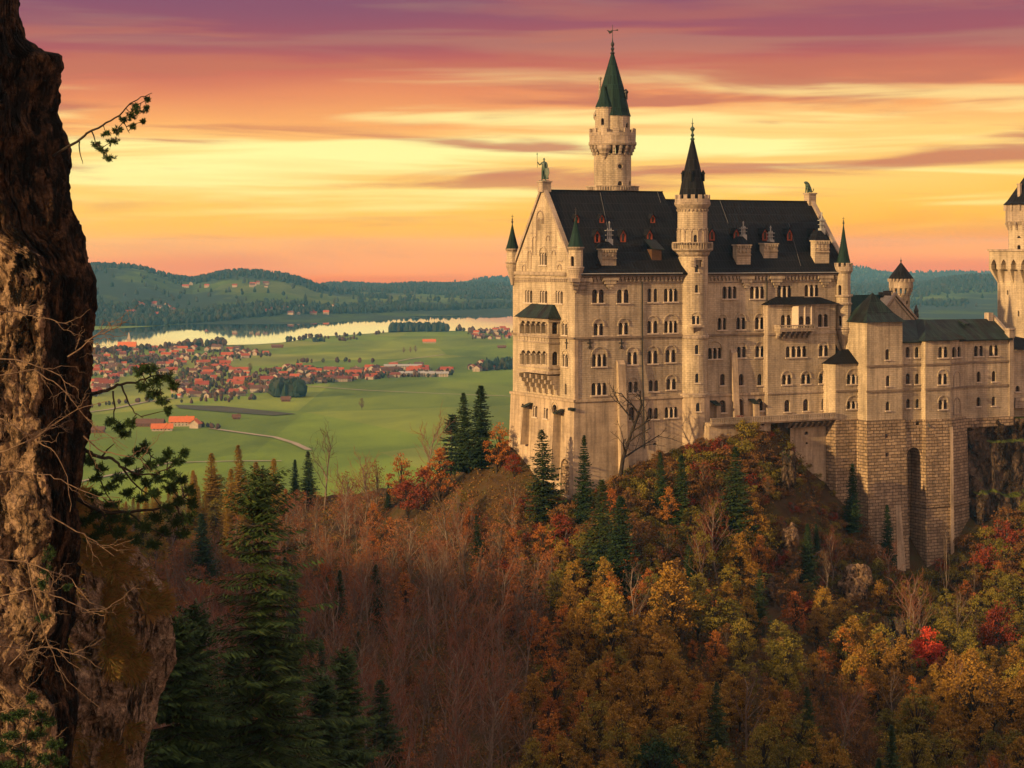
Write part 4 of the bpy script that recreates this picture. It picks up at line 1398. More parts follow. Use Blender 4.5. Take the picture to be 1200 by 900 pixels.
cb(m, 'tower_roof', M['roof_mix'], wg)
# c: recessed wall between the blocks
yc_ = -8.3
f = south(wg, 1057, 1085, 400.5, 560, yc_, top=zs(1070, 400.5, yc_), name='recessed_wall', reveal=.5)
for c_ in (1063.6, 1074.7): f.w(c_, 406.5, 419, 1, w=4.2); f.w(c_ + .2, 437.5, 450, 1, w=4.2); f.w(c_ + .4, 467.5, 478, 1, w=3.8)
f.outline = [(ux(1057, yc_), zs(1070, 492, yc_)), (ux(1085, yc_), zs(1070, 492, yc_)), (ux(1085, yc_), zs(1070, 400, yc_)), (ux(1057, yc_), zs(1070, 400, yc_))]
f.finish()
f = south(wg, 1056, 1088, 492, 700, yc_ - 1.0, m='rustic', name='arch_wall', reveal=5.0)
f.w(1071.0, 524, 690, 1, w=15.5, sill=False, name='tall_arch', pmat='rustic')
f.w(1075.5, 493.5, 498.5, 1, w=4, sill=False)
f.finish()
# d: polygonal bay
yd = -10.0
xd0, xd1, xd2 = ux(1084.5, yd), ux(1113.5, yd), ux(1131, yd + 2.6)
f = south(wg, 1084.5, 1113.5, 399.5, 491, yd, name='bay_wall')
f.w(1105, 406.3, 419, 2, sp=5.8, w=4.3); f.w(1104.6, 438, 450.5, 2, sp=5.6, w=4.0, hood=432); f.w(1104.8, 468.5, 479.5, 2, sp=5.4, w=3.8, hood=463)
f.finish()
zd_t, zd_b = zs(1099, 399.5, yd), zs(1099, 491, yd)
A2 = Vector((xd1, yd)); B2 = Vector((xd2, yd + 2.6)); dd = (B2 - A2); Ld = dd.length; dd.normalize(); nn = Vector((-dd.y, dd.x))
def mbay(u, v, d): return (A2.x + dd.x * u + nn.x * d, A2.y + dd.y * u + nn.y * d, v)
def pbay(px):
    lo, hi = 0.0, Ld
    for _ in range(30):
        s = (lo + hi) / 2; q = A2 + dd * s; X, Y = l2w(q.x, q.y)
        if 600 + F * X / Y < px: lo = s
        else: hi = s
    return s, Y
f = Facade(wg, mbay, lambda px: (pbay(px)[0], pbay(px)[1]), [(0, zd_b), (Ld, zd_b), (Ld, zd_t), (0, zd_t)], name='bay_wall')
f.w(1121, 406, 418.5, 2, sp=5.8, w=4.0)
f.finish()
m = MB()
m.face([(xd0, -3, zd_b), (xd0, yd, zd_b), (xd0, yd, zd_t), (xd0, -3, zd_t)])
m.face([(xd2, yd + 2.6, zd_b), (xd2 + .3, -3, zd_b), (xd2 + .3, -3, zd_t), (xd2, yd + 2.6, zd_t)])
cb(m, 'bay_side_wall', M['stone'], wg)
m = MB()   # blind arches on the slanting face
for py in (434.5, 466):
    s0, Y = pbay(1117.3); s1, _ = pbay(1125.2)
    r = (s1 - s0) / 2; c_ = (s0 + s1) / 2; z = ZL(py, Y) - r
    for j in range(8):
        b0, b1 = math.pi * j / 8, math.pi * (j + 1) / 8
        q = [(c_ + rr * math.cos(b_), z + rr * math.sin(b_)) for rr, b_ in ((r - .22, b0), (r, b0), (r, b1), (r - .22, b1))]
        m.loft([[mbay(a, b_, .02) for a, b_ in q], [mbay(a, b_, -.16) for a, b_ in q]])
    for s in (s0, s1 - .22):
        m.loft([[mbay(s, z - 2.2, .02), mbay(s + .22, z - 2.2, .02), mbay(s + .22, z - 2.2, -.16), mbay(s, z - 2.2, -.16)], [mbay(s, z, .02), mbay(s + .22, z, .02), mbay(s + .22, z, -.16), mbay(s, z, -.16)]])
    m.loft([[mbay(s0 - .1, z - 2.45, .02), mbay(s1 + .1, z - 2.45, .02), mbay(s1 + .1, z - 2.45, -.25), mbay(s0 - .1, z - 2.45, -.25)], [mbay(s0 - .1, z - 2.2, .02), mbay(s1 + .1, z - 2.2, .02), mbay(s1 + .1, z - 2.2, -.25), mbay(s0 - .1, z - 2.2, -.25)]])
cb(m, 'blind_arch', M['trim'], wg)
# e: right section
ye = -7.4
xe0, xe1 = ux(1130, ye), ux(1185, ye)
f = south(wg, 1130, 1185, 398, 489, ye, name='end_wall')
for c_, o_ in ((1146.7, 0), (1164.4, -.5)):
    f.w(c_, 405 + o_, 417.5 + o_, 2, sp=5.6, w=4.2); f.w(c_ + .2, 435.3 + o_, 447.5 + o_, 1, w=4.0); f.w(c_, 465.3 + o_, 476 + o_, 1, w=4.0)
f.finish()
ze_t, ze_b = zs(1158, 398, ye), zs(1158, 489, ye)
m = MB()
yk = 5.0
m.face([(xe1, ye, ze_b), (xe1, yk, ze_b), (xe1, yk, ze_t), (xe1, ye, ze_t)])
m.face([(xe1, ye, ze_t), (xe1, yk, ze_t), (xe1, (ye + yk) / 2, ze_t + 4.6)])
m.face([(xe1, yk, ze_b), (xb1, yk, ze_b), (xb1, yk, ze_t), (xe1, yk, ze_t)])
cb(m, 'rear_wall', M['stone'], wg)
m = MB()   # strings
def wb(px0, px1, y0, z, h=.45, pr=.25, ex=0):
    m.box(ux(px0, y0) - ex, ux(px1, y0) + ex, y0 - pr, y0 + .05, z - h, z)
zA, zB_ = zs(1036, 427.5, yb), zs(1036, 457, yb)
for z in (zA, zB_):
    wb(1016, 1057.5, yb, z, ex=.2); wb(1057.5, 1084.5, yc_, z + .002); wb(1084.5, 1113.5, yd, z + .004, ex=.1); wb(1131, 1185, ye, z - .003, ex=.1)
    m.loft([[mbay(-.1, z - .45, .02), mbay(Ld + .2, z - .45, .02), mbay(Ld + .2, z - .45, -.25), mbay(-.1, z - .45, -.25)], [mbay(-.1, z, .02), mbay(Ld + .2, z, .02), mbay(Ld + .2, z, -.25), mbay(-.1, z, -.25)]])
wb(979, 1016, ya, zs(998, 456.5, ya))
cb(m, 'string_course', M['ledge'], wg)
# gable parapet and end chimney
m = MB()
for sgn in (0, 1):
    a = (ye - .3, ze_t) if sgn == 0 else (yk + .3, ze_t)
    b_ = ((ye + yk) / 2, ze_t + 4.9)
    m.loft([[(xe1 - .4, a[0], a[1] - .2), (xe1 - .4, a[0], a[1] + .7), (xe1 - .4, b_[0], b_[1] + .7), (xe1 - .4, b_[0], b_[1] - .2)], [(xe1 + .4, a[0], a[1] - .2), (xe1 + .4, a[0], a[1] + .7), (xe1 + .4, b_[0], b_[1] + .7), (xe1 + .4, b_[0], b_[1] - .2)]])
m.box(xe1 - .8, xe1 + .5, ye - .35, ye + 1.2, ze_b, ze_t + .3)
m.box(xe1 - 1.0, xe1 + .7, ye - .5, ye + 1.3, ze_t + .3, ze_t + 2.2, taper=.1)
m.box(xe1 - 1.2, xe1 + .9, ye - .7, ye + 1.5, ze_t + 2.2, ze_t + 2.6)
m.box(xe1 - 2.2, xe1 - .8, (ye + yk) / 2 - .8, (ye + yk) / 2 + .8, ze_t + 4, ze_t + 6.2)
cb(m, 'gable_parapet', M['trim'], wg)
m = MB()
zr_ = zs(1110, 373.5, -1)
xm0 = xb1 - 1
m.loft([[(xm0, yc_ - .6, ze_t + .1), (xm0, (ye + yk) / 2, zr_), (xm0, yk + .4, ze_t + .1), (xm0, yk + .4, ze_t - .2), (xm0, yc_ - .6, ze_t - .2)][::-1], [(xe1, ye - .6, ze_t + .1), (xe1, (ye + yk) / 2, ze_t + 4.7), (xe1, yk + .4, ze_t + .1), (xe1, yk + .4, ze_t - .2), (xe1, ye - .6, ze_t - .2)][::-1]][::-1])
zbr = zs(1108, 374, yd + 5)
m.loft([[(xd0 - .6, yd - .6, zd_t), (xd1 + .2, yd - .6, zd_t), (xd2 + .6, yd + 2.3, zd_t), (xd2 + .6, -1, zd_t), (xd0 - .6, -1, zd_t)], [(xd0 - .6, yd - .6, zd_t + .2), (xd1 + .2, yd - .6, zd_t + .2), (xd2 + .6, yd + 2.3, zd_t + .2), (xd2 + .6, -1, zd_t + .2), (xd0 - .6, -1, zd_t + .2)],
        [(xd0 + 4.6, yd + 5.5, zbr), (xd0 + 5.0, yd + 5.5, zbr), (xd0 + 5.0, yd + 5.8, zbr), (xd0 + 5.0, -1.3, zbr), (xd0 + 4.6, -1.3, zbr)]])
m.loft([[(ux(1126, -3), -4.5, zr_ - 1.6), (ux(1131, -3), -4.5, zr_ - 1.6), (ux(1131, -3), -2, zr_ - .7), (ux(1126, -3), -2, zr_ - .7)], [(ux(1126, -3), -4.5, zr_ - 1.1), (ux(1131, -3), -4.5, zr_ - 1.1), (ux(1131, -3), -2, zr_ - .3), (ux(1126, -3), -2, zr_ - .3)]])
cb(m, 'roof', M['roof_mix'], wg)
# rusticated bases
m = MB()
def base(pts, z1, grow, z0, cx, cy, k2=None):
    q = [(cx + (a - cx) * grow[0], b_ if b_ > -1 else cy + (b_ - cy) * grow[1]) for a, b_ in pts]
    rings = [[(a, b_, z0) for a, b_ in q], [(a, b_, z1) for a, b_ in pts]]
    m.loft(rings)
zlow = zs(1036, 760, yb)
base([(xa0 - .9, 0), (xa0 - .9, ya + 1.5), (xa0 - .25, ya - .35), (xa1 + .1, ya - .35), (xa1 + .1, 0)], za_b, (1.03, 1.12), zs(998, 680, ya), (xa0 + xa1) / 2, -2)
base([(xb0 - .5, yb - .5), (xb1 + .6, yb - .5), (xb1 + .6, 3), (xb0 - .5, 3)], zb_b, (1.04, 1.22), zlow, (xb0 + xb1) / 2, -1)
zmid = zs(1108, 588, yd)
def poly_d(e_, g_): return [(xd0 - e_, 2), (xd0 - e_, yd - g_), (xd1 + e_ * .2, yd - g_), (xd2 + e_, yd + 2.6 - g_ * .5), (xd2 + e_, 2)]
m.loft([[(a, b_, zmid) for a, b_ in poly_d(.7, 1.2)], [(a, b_, zd_b) for a, b_ in poly_d(.3, .4)]])
m.loft([[(a, b_, zmid - .8) for a, b_ in poly_d(1.0, 1.5)], [(a, b_, zmid) for a, b_ in poly_d(1.0, 1.5)]])
m.loft([[(a, b_, zlow - 4) for a, b_ in poly_d(1.4, 2.6)], [(a, b_, zmid - .8) for a, b_ in poly_d(.7, 1.2)]])
m.box(xe0, xe1 + .4, ye - .35, 4, zs(1158, 500, ye), ze_b)
cb(m, 'rusticated_base', M['rustic'], wg)
m = MB()   # smooth buttress beside the arch and plain panels
u0, u1 = ux(1053, yb - 2), ux(1061, yb - 2)
m.loft([[(u0 - 1.0, yb - 3.4, zlow), (u1 + .8, yb - 3.4, zlow), (u1 + .8, -1, zlow), (u0 - 1, -1, zlow)], [(u0, yb - 1.0, zs(1060, 575, yb)), (u0 + 1.2, yb - 1.0, zs(1060, 575, yb)), (u0 + 1.2, -1, zs(1060, 575, yb)), (u0, -1, zs(1060, 575, yb))]])
m.loft([[(ux(1112, yd - 3), yd - 4.0, zlow), (ux(1116, yd - 3), yd - 4.0, zlow), (ux(1116, yd), yd, zlow), (ux(1112, yd), yd, zlow)], [(ux(1111.5, yd), yd - .55, zs(1114, 500, yd)), (ux(1115, yd), yd - .55, zs(1114, 500, yd)), (ux(1115, yd), yd + .2, zs(1114, 500, yd)), (ux(1111.5, yd), yd + .2, zs(1114, 500, yd))]])
cb(m, 'smooth_buttress', M['plaster'], wg)
m = MB()   # slit windows in the base
for py in (509, 531):
    k_b = 1 + .0
    u = ux(1040.4, yb - 1.2); z = zs(1040, py + 2, yb - 1.2)
    dz = (zb_b - z) / (zb_b - zlow)
    yy = yb - .5 - dz * (8 - (-0) + (yb + .5 - -8) * 0) * 0 - dz * abs((yb - .5 + 1) * .22)
    m.box(u - .35, u + .35, yy - .03, yy + .5, z - .45, z + .45)
cb(m, 'slit_window', M['glass'], wg)
m = MB()
for px, y0, zt, pb in ((1016, ya - .4, zs(1016, 427, ya), 600), (1085, yc_ - 1.2, zs(1085, 400, yc_), 500)):
    u = ux(px, y0); m.tube([(u, y0 - .3, zt), (u, y0 - .3, zs(px, 492, y0)), (u, y0 - 1.3, zs(px, pb, y0))], .2, 6)
cb(m, 'drainpipe', M['iron'], wg)

# ---------------------------------------------------------------- gate tower at the right edge
yg = 4.0
gw = 11.5
gx0 = ux(1206, yg); gx1 = gx0 + gw; gc = (gx0 + gx1) / 2; gyc = yg + gw / 2
gt_ = croot('square_tower', 'square pale tower with pointed niches under its platform, cut by the right edge', 'tower', gc, gyc, 0)
Zg = lambda p: zs(1190, p, yg)
def leftpx(x0):
    return lambda px: (-VG(px, x0)[0], VG(px, x0)[1])
f = Facade(gt_, lambda u, v, d: (gx0 + d, -u, v), leftpx(gx0), [(-yg - gw, Zg(560)), (-yg, Zg(560)), (-yg, Zg(330)), (-yg - gw, Zg(330))], 'stone', .4, name='shaft_side')
f.w(1180.8, 340, 345.5, 1, w=1.6, sill=False); f.w(1193.6, 364, 371, 1, w=1.6, sill=False)
f.finish()
m = MB()
m.face([(gx0, yg, Zg(560)), (gx1, yg, Zg(560)), (gx1, yg, Zg(330)), (gx0, yg, Zg(330))])
m.face([(gx1, yg, Zg(560)), (gx1, yg + gw, Zg(560)), (gx1, yg + gw, Zg(330)), (gx1, yg, Zg(330))])
m.face([(gx1, yg + gw, Zg(560)), (gx0, yg + gw, Zg(560)), (gx0, yg + gw, Zg(330)), (gx1, yg + gw, Zg(330))])
cb(m, 'shaft', M['stone'], gt_)
e = 1.5
ztop, zmid, zlo = Zg(294.5), Zg(316), Zg(333)
def parch(u, zb, zt, w): return [(u - w / 2, zb), (u + w / 2, zb), (u + w / 2, zb + (zt - zb) * .45), (u + w * .3, zb + (zt - zb) * .78), (u, zt), (u - w * .3, zb + (zt - zb) * .78), (u - w / 2, zb + (zt - zb) * .45)]
tw2 = gw + 2 * e
nn_ = 4
for side in (0, 1):
    if side == 0:
        u0_ = -yg - gw - e
        mp = lambda u, v, d: (gx0 - e + d, -u, v); pf = leftpx(gx0 - e)
    else:
        u0_ = gx0 - e
        mp = lambda u, v, d: (u, yg - e + d, v); pf = lambda px: US(px, yg - e)
    f = Facade(gt_, mp, pf, [(u0_, zmid), (u0_ + tw2, zmid), (u0_ + tw2, ztop), (u0_, ztop)], 'stone', 1.3, name='head_wall')
    f.holes = [parch(u0_ + (i + .5) * tw2 / nn_, zmid + .02, Zg(304), 1.9) for i in range(nn_)]
    f.finish()
    m = MB()
    for i in range(nn_ + 1):
        uc = u0_ + i * tw2 / nn_; uc = min(max(uc, u0_ + .5), u0_ + tw2 - .5)
        un = min(max(uc, u0_ + e + .4), u0_ + tw2 - e - .4)
        w_ = .5
        m.loft([[mp(un - w_ * .5, zlo, e - .03), mp(un + w_ * .5, zlo, e - .03), mp(un + w_ * .5, zlo, e + .4), mp(un - w_ * .5, zlo, e + .4)], [mp(uc - w_, zmid, 0), mp(uc + w_, zmid, 0), mp(uc + w_, zmid, e + .4), mp(uc - w_, zmid, e + .4)]])
    cb(m, 'head_corbel', M['stone'], gt_)
m = MB()
m.face([(gx1 + e, yg - e, zmid), (gx1 + e, yg + gw + e, zmid), (gx1 + e, yg + gw + e, ztop), (gx1 + e, yg - e, ztop)])
m.face([(gx0 - e, yg + gw + e, zmid), (gx1 + e, yg + gw + e, zmid), (gx1 + e, yg + gw + e, ztop), (gx0 - e, yg + gw + e, ztop)])
m.loft([[(gx0 + .05, yg + .05, zlo), (gx1, yg + .05, zlo), (gx1, yg + gw, zlo), (gx0 + .05, yg + gw, zlo)], [(gx0 - .05, yg - .05, ztop - .6), (gx1 + .1, yg - .05, ztop - .6), (gx1 + .1, yg + gw, ztop - .6), (gx0 - .05, yg + gw, ztop - .6)]])
m.box(gx0 - e - .35, gx1 + e + .35, yg - e - .35, yg + gw + e + .35, ztop, ztop + .5)
cb(m, 'platform', M['trim'], gt_)
rx, ry = gc, gyc
f = roundf(gt_, rx, ry, 5.4, Zg(294), Zg(262), seg=20, name='upper_turret')
f.w(1194.5, 287, 293.5, 1, w=3.4, sill=False); f.w(1194.5, 276.5, 279, 1, w=3.6, sill=False)
uo_ = f.finish()
m = MB()
m.lathe(rx, ry, [(5.4, Zg(264)), (6.2, Zg(259)), (6.2, Zg(247)), (6.2, Zg(239))], 20)
corbels(m, rx, ry, 5.4, 6.25, Zg(269), Zg(260), 18, .3)
for k in range(16):
    a = 2 * math.pi * k / 16
    m.box(rx + 6.2 * math.cos(a) - .3, rx + 6.2 * math.cos(a) + .3, ry + 6.2 * math.sin(a) - .3, ry + 6.2 * math.sin(a) + .3, Zg(246), Zg(239.5))
m.build('turret_crown', M['trim'], uo_)
m = MB(); m.lathe(rx, ry, [(6.9, Zg(239)), (5.8, Zg(234)), (.1, Zg(196))], 12); m.build('turret_roof', M['roof'], uo_)
d_, r_ = tocam(rx, ry)
m = MB(); m.lathe(rx - r_.x * 2.7 + d_.x * 3.6, ry - r_.y * 2.7 + d_.y * 3.6, [(.55, Zg(238)), (.55, Zg(216)), (.7, Zg(215.5)), (.7, Zg(214))], 6); m.build('chimney', M['trim'], uo_)
# low gate range at the right edge
lb = croot('gate_range', 'low pale stone range with dark gabled roof at the foot of the square tower', 'building', ux(1195, -4), -2, 0)
f = south(lb, 1186.5, 1250, 409.5, 500, -5.0)
f.w(1192.5, 452, 459, 1, w=4.4)
f.finish()
m = MB()
a0, a1 = ux(1186.5, -5), ux(1250, -5); zt_l = zs(1200, 409.5, -5)
m.face([(a0, 3, zs(1200, 500, -5)), (a0, -5, zs(1200, 500, -5)), (a0, -5, zt_l), (a0, 3, zt_l)])
cb(m, 'side_wall', M['stone'], lb)
m = MB(); xq = ux(1176, -5)
m.loft([[(xq, -6, zt_l), (a1, -6, zt_l), (a1, 3.5, zt_l), (xq, 3.5, zt_l)], [(xq + .1, -.5, zs(1180, 393, -5)), (xq + 5, -.5, zs(1180, 393, -5)), (xq + 5, -.3, zs(1180, 393, -5)), (xq + .1, -.3, zs(1180, 393, -5))]])
cb(m, 'roof', M['roof'], lb)
m = MB(); m.box(a0 - 1, a1, -7.0, -5.0, zs(1195, 478, -7), zs(1195, 470, -7)); m.box(a0 - 1, a1, -7.2, -6.8, zs(1195, 470, -7), zs(1195, 466, -7))
cb(m, 'parapet', M['trim'], lb)

# ---------------------------------------------------------------- knights' house with green roof behind the wing
kh_x, kh_y = LP(1035, 500)
kh = croot('courtyard_house', 'courtyard house with green copper roof and stone gable behind the wing', 'building', kh_x, kh_y, 0)
yk0 = 19.0
Zk = lambda p: zs(1030, p, yk0)
m = MB()
xk0, xk1 = ux(996, yk0), ux(1040, yk0)
m.box(xk0, xk1, yk0, yk0 + 11, Zk(470), Zk(384))
xg0, xg1, xgm = ux(1027, yk0 - .5), ux(1073.5, yk0 - .5), ux(1048.5, yk0 - .5)
m.loft([[(xg0, yk0 - .5, Zk(470)), (xg1, yk0 - .5, Zk(470)), (xg1, yk0 - .5, Zk(376)), (xgm, yk0 - .5, Zk(347)), (xg0, yk0 - .5, Zk(376))][::-1], [(xg0, yk0 + 10, Zk(470)), (xg1, yk0 + 10, Zk(470)), (xg1, yk0 + 10, Zk(376)), (xgm, yk0 + 10, Zk(347)), (xg0, yk0 + 10, Zk(376))][::-1]][::-1])
cb(m, 'wall', M['stone'], kh)
m = MB()
m.loft([[(xk0, yk0 - .8, Zk(384)), (xk1 + 2, yk0 - .8, Zk(384)), (xk1 + 2, yk0 + 12, Zk(384)), (xk0, yk0 + 12, Zk(384))], [(xk0 + 3.0, yk0 + 5, Zk(346)), (xk1 + 2, yk0 + 5, Zk(346)), (xk1 + 2, yk0 + 5.3, Zk(346)), (xk0 + 3.0, yk0 + 5.3, Zk(346))]])
cb(m, 'roof', M['copper'], kh)
m = MB()
for a, b_ in (((xg0 - .3, Zk(377)), (xgm, Zk(346))), ((xg1 + .3, Zk(377)), (xgm, Zk(346)))):
    m.loft([[(a[0], yk0 - 1, a[1]), (b_[0], yk0 - 1, b_[1]), (b_[0], yk0 - 1, b_[1] + .7), (a[0], yk0 - 1, a[1] + .7)], [(a[0], yk0 - .2, a[1]), (b_[0], yk0 - .2, b_[1]), (b_[0], yk0 - .2, b_[1] + .7), (a[0], yk0 - .2, a[1] + .7)]])
for a, b_ in (((xg0 + 1.2, Zk(376)), (xgm, Zk(350.5))), ((xg1 - 1.2, Zk(376)), (xgm, Zk(350.5)))):
    m.loft([[(a[0], yk0 - .75, a[1]), (b_[0], yk0 - .75, b_[1]), (b_[0], yk0 - .75, b_[1] + .3), (a[0], yk0 - .75, a[1] + .3)], [(a[0], yk0 - .48, a[1]), (b_[0], yk0 - .48, b_[1]), (b_[0], yk0 - .48, b_[1] + .3), (a[0], yk0 - .48, a[1] + .3)]])
cb(m, 'gable_coping', M['trim'], kh)
m = MB()
m.lathe(ux(1074.5, yk0 - .6), yk0 - .3, [(.55, Zk(374)), (.75, Zk(371)), (.55, Zk(368)), (.55, Zk(366)), (.7, Zk(365)), (.3, Zk(361)), (.12, Zk(357.5))], 8)
m.box(ux(1036, yk0 + 3), ux(1046, yk0 + 3), yk0 + 3.5, yk0 + 5.2, Zk(349), Zk(343)); 
for i in range(4): m.box(ux(1036.5 + i * 2.6, yk0 + 4), ux(1038 + i * 2.6, yk0 + 4), yk0 + 4, yk0 + 4.6, Zk(343), Zk(341.3))
cb(m, 'chimney', M['iron'], kh)
# gallery wall and chimney stack seen between turret and wing
ga = croot('gallery_wall', 'grey gallery wall in the gap between palace turret and wing', 'wall', ux(1005, 8), 8, 0)
f = south(ga, 996, 1020, 384, 470, 8.0)
f.w(1012, 395, 405, 1, w=3.4)
f.finish()
m = MB(); m.box(ux(996, 8), ux(1020, 8), 7.7, 8.2, zs(1005, 388, 8) - .3, zs(1005, 388, 8)); m.box(ux(996, 8), ux(1020, 8), 7.6, 8.3, zs(1005, 384, 8) - .02, zs(1005, 384, 8) + .35)
m.tube([(ux(1007, 8), 7.7, zs(1005, 386, 8)), (ux(1007, 8), 7.7, zs(1005, 412, 8))], .13, 5)
cb(m, 'moulding', M['trim'], ga)
m = MB(); m.box(L + 1.0, L + 4.2, 4, 8, zs(1003, 430, 4), zs(1003, 347, 4)); m.box(L + .7, L + 4.5, 3.7, 8.3, zs(1003, 347, 4), zs(1003, 344.5, 4))
m.loft([[(L + 1.1, 3.7, zs(1003, 349, 4) - .5), (L + 2, 3.7, zs(1003, 349, 4) - .5), (L + 2, 4, zs(1003, 349, 4) - .5), (L + 1.1, 4, zs(1003, 349, 4) - .5)], [(L + 1.1, 3.2, zs(1003, 347, 4)), (L + 2, 3.2, zs(1003, 347, 4)), (L + 2, 4, zs(1003, 347, 4)), (L + 1.1, 4, zs(1003, 347, 4))]])
m.lathe(L + 1.6, 5, [(.5, zs(1003, 345, 4)), (.5, zs(1003, 341, 4)), (.7, zs(1003, 340.5, 4)), (.6, zs(1003, 339, 4))], 6, mat=1)
m.lathe(L + 3.3, 5, [(.35, zs(1003, 345, 4)), (.35, zs(1003, 343, 4))], 6, mat=1)
cb(m, 'chimney_stack', [M['stone'], M['iron']], palace)
# small round tower
vx, vy = LP(1055.8, 512)
kv = 512 / F
Zv = lambda p: ZL(p, 512)
rt = croot('round_turret_tower', 'short round tower with grey cone roof standing behind the green roof', 'tower', vx, vy, 0)
f = roundf(rt, vx, vy, 10.3 * kv, Zv(470), Zv(344), seg=16)
f.w(1063, 352, 357, 1, w=1.8, sill=False)
f.finish()
m = MB()
corbels(m, vx, vy, 10.3 * kv, 13.6 * kv, Zv(346), Zv(337.5), 14, .3)
m.lathe(vx, vy, [(10.3 * kv, Zv(339)), (14 * kv, Zv(337.5)), (14 * kv, Zv(329))], 24)
for k in range(20):
    a = 2 * math.pi * k / 20
    m.box(vx + 13.6 * kv * math.cos(a) - .3, vx + 13.6 * kv * math.cos(a) + .3, vy + 13.6 * kv * math.sin(a) - .3, vy + 13.6 * kv * math.sin(a) + .3, Zv(330), Zv(326.5))
cb(m, 'battlement', M['trim'], rt)
m = MB(); m.lathe(vx, vy, [(14.6 * kv, Zv(326.8)), (13 * kv, Zv(324)), (.1, Zv(307.5))], 16); m.lathe(vx, vy, [(12.5 * kv, Zv(331)), (12.5 * kv, Zv(326.8))], 12)
cb(m, 'cone_roof', M['roof'], rt)
m = MB(); m.lathe(vx, vy, [(.12, Zv(308)), (.25, Zv(305)), (.05, Zv(304)), (.04, Zv(301.5))], 6); cb(m, 'finial', M['iron'], rt)

# ---------------------------------------------------------------- figures on the gables
def skin_obj(name, verts, edges, rad, material, parent=None, loc=(0, 0, 0), rz=0, scale=1.0, sub=1):
    me = bpy.data.meshes.new(name)
    me.from_pydata([Vector(v) * scale for v in verts], edges, [])
    o = bpy.data.objects.new(name, me); COL.objects.link(o)
    o.location = loc; o.rotation_euler = (0, 0, rz)
    sk = o.modifiers.new('skin', 'SKIN'); sk.use_smooth_shade = True
    for i, r in enumerate(rad):
        rr = (r, r) if isinstance(r, (int, float)) else r
        me.skin_vertices[0].data[i].radius = (rr[0] * scale, rr[1] * scale)
        me.skin_vertices[0].data[i].use_root = (i == 0)
    sb = o.modifiers.new('sub', 'SUBSURF'); sb.levels = sub; sb.render_levels = sub
    me.materials.append(material)
    if parent: o.parent = parent
    return o

zq = z_apex + 1.85
X, Y = l2w(.3, Wp / 2)
kn = thing('knight_statue', 'green bronze knight with lance and shield on the palace gable tip', 'statue', (X, Y, H - ZB + zq), R_(-25))
V = [(0, 0, 1.0), (0, 0, 1.28), (0, 0, 1.5), (0, .0, 1.58), (0, 0, 1.72), (.12, 0, .92), (.14, -.03, .5), (.13, 0, .08), (.13, -.12, .03), (-.12, 0, .92), (-.17, .03, .5), (-.2, .02, .08), (-.2, -.1, .03),
     (.22, 0, 1.45), (.3, -.05, 1.18), (.32, -.15, .98), (-.22, 0, 1.45), (-.38, -.05, 1.3), (-.5, -.1, 1.5), (-.52, -.12, 1.56)]
Eg = [(0, 1), (1, 2), (2, 3), (3, 4), (0, 5), (5, 6), (6, 7), (7, 8), (0, 9), (9, 10), (10, 11), (11, 12), (2, 13), (13, 14), (14, 15), (2, 16), (16, 17), (17, 18), (18, 19)]
rad = [.15, .17, .13, .06, .10, .12, .085, .055, .05, .12, .085, .055, .05, .085, .06, .045, .085, .06, .045, .045]
skin_obj('body', V, Eg, rad, M['bronze'], kn, scale=2.75)
m = MB(); m.tube([(-1.45, -.4, 3.0), (-1.5, -.42, 5.9)], .05, 5); m.lathe(-1.5, -.42, [(.02, 5.8), (.13, 5.95), (.02, 6.4)], 5); m.build('lance', M['bronze'], kn)
m = MB(); q = [(.55, 2.8), (1.35, 2.9), (1.5, 1.7), (1.0, .35), (.6, 1.5)]
m.loft([[(a, -.55, b_) for a, b_ in q], [(a, -.42, b_) for a, b_ in q]]); m.build('shield', M['bronze'], kn)
m = MB(); m.loft([[(-.5, .3, 3.9), (.5, .3, 3.9), (.75, .75, .4), (-.75, .75, .4)], [(-.5, .42, 3.9), (.5, .42, 3.9), (.75, .87, .4), (-.75, .87, .4)]]); m.build('cloak', M['bronze'], kn)
m = MB(); m.lathe(0, 0, [(.28, 4.75), (.3, 4.9), (.15, 5.05), (.03, 5.15)], 8); m.build('helmet', M['bronze'], kn)
m = MB(); m.box(-.9, .9, -.9, .9, -.02, .14); m.build('plinth', M['bronze'], kn)

X, Y = l2w(L - .15, Wp / 2)
li = thing('lion_statue', 'green bronze seated lion on the far end of the palace ridge', 'statue', (X, Y, H - ZB + z_apex + .15), TH + math.pi)
V = [(0, 0, .35), (.25, 0, .8), (.5, 0, 1.25), (.62, 0, 1.6), (.95, 0, 1.62), (1.15, 0, 1.52), (.6, .22, .7), (.66, .22, .1), (.8, .22, .06), (.6, -.22, .7), (.66, -.22, .1), (.8, -.22, .06),
     (.05, .3, .3), (.35, .32, .12), (.05, -.3, .3), (.35, -.32, .12), (-.35, 0, .12), (-.6, .1, .4), (-.55, .1, .7)]
Eg = [(0, 1), (1, 2), (2, 3), (3, 4), (4, 5), (2, 6), (6, 7), (7, 8), (2, 9), (9, 10), (10, 11), (0, 12), (12, 13), (0, 14), (14, 15), (0, 16), (16, 17), (17, 18)]
rad = [.34, .32, .34, .30, .22, .14, .14, .1, .1, .14, .1, .1, .2, .1, .2, .1, .07, .06, .09]
skin_obj('body', V, Eg, rad, M['bronze'], li, scale=1.55)
# ================================================================== TERRAIN
def WXZ(px, py, Y): return ((px - 600) / F * Y, Y, H - (py - HY) / F * Y)

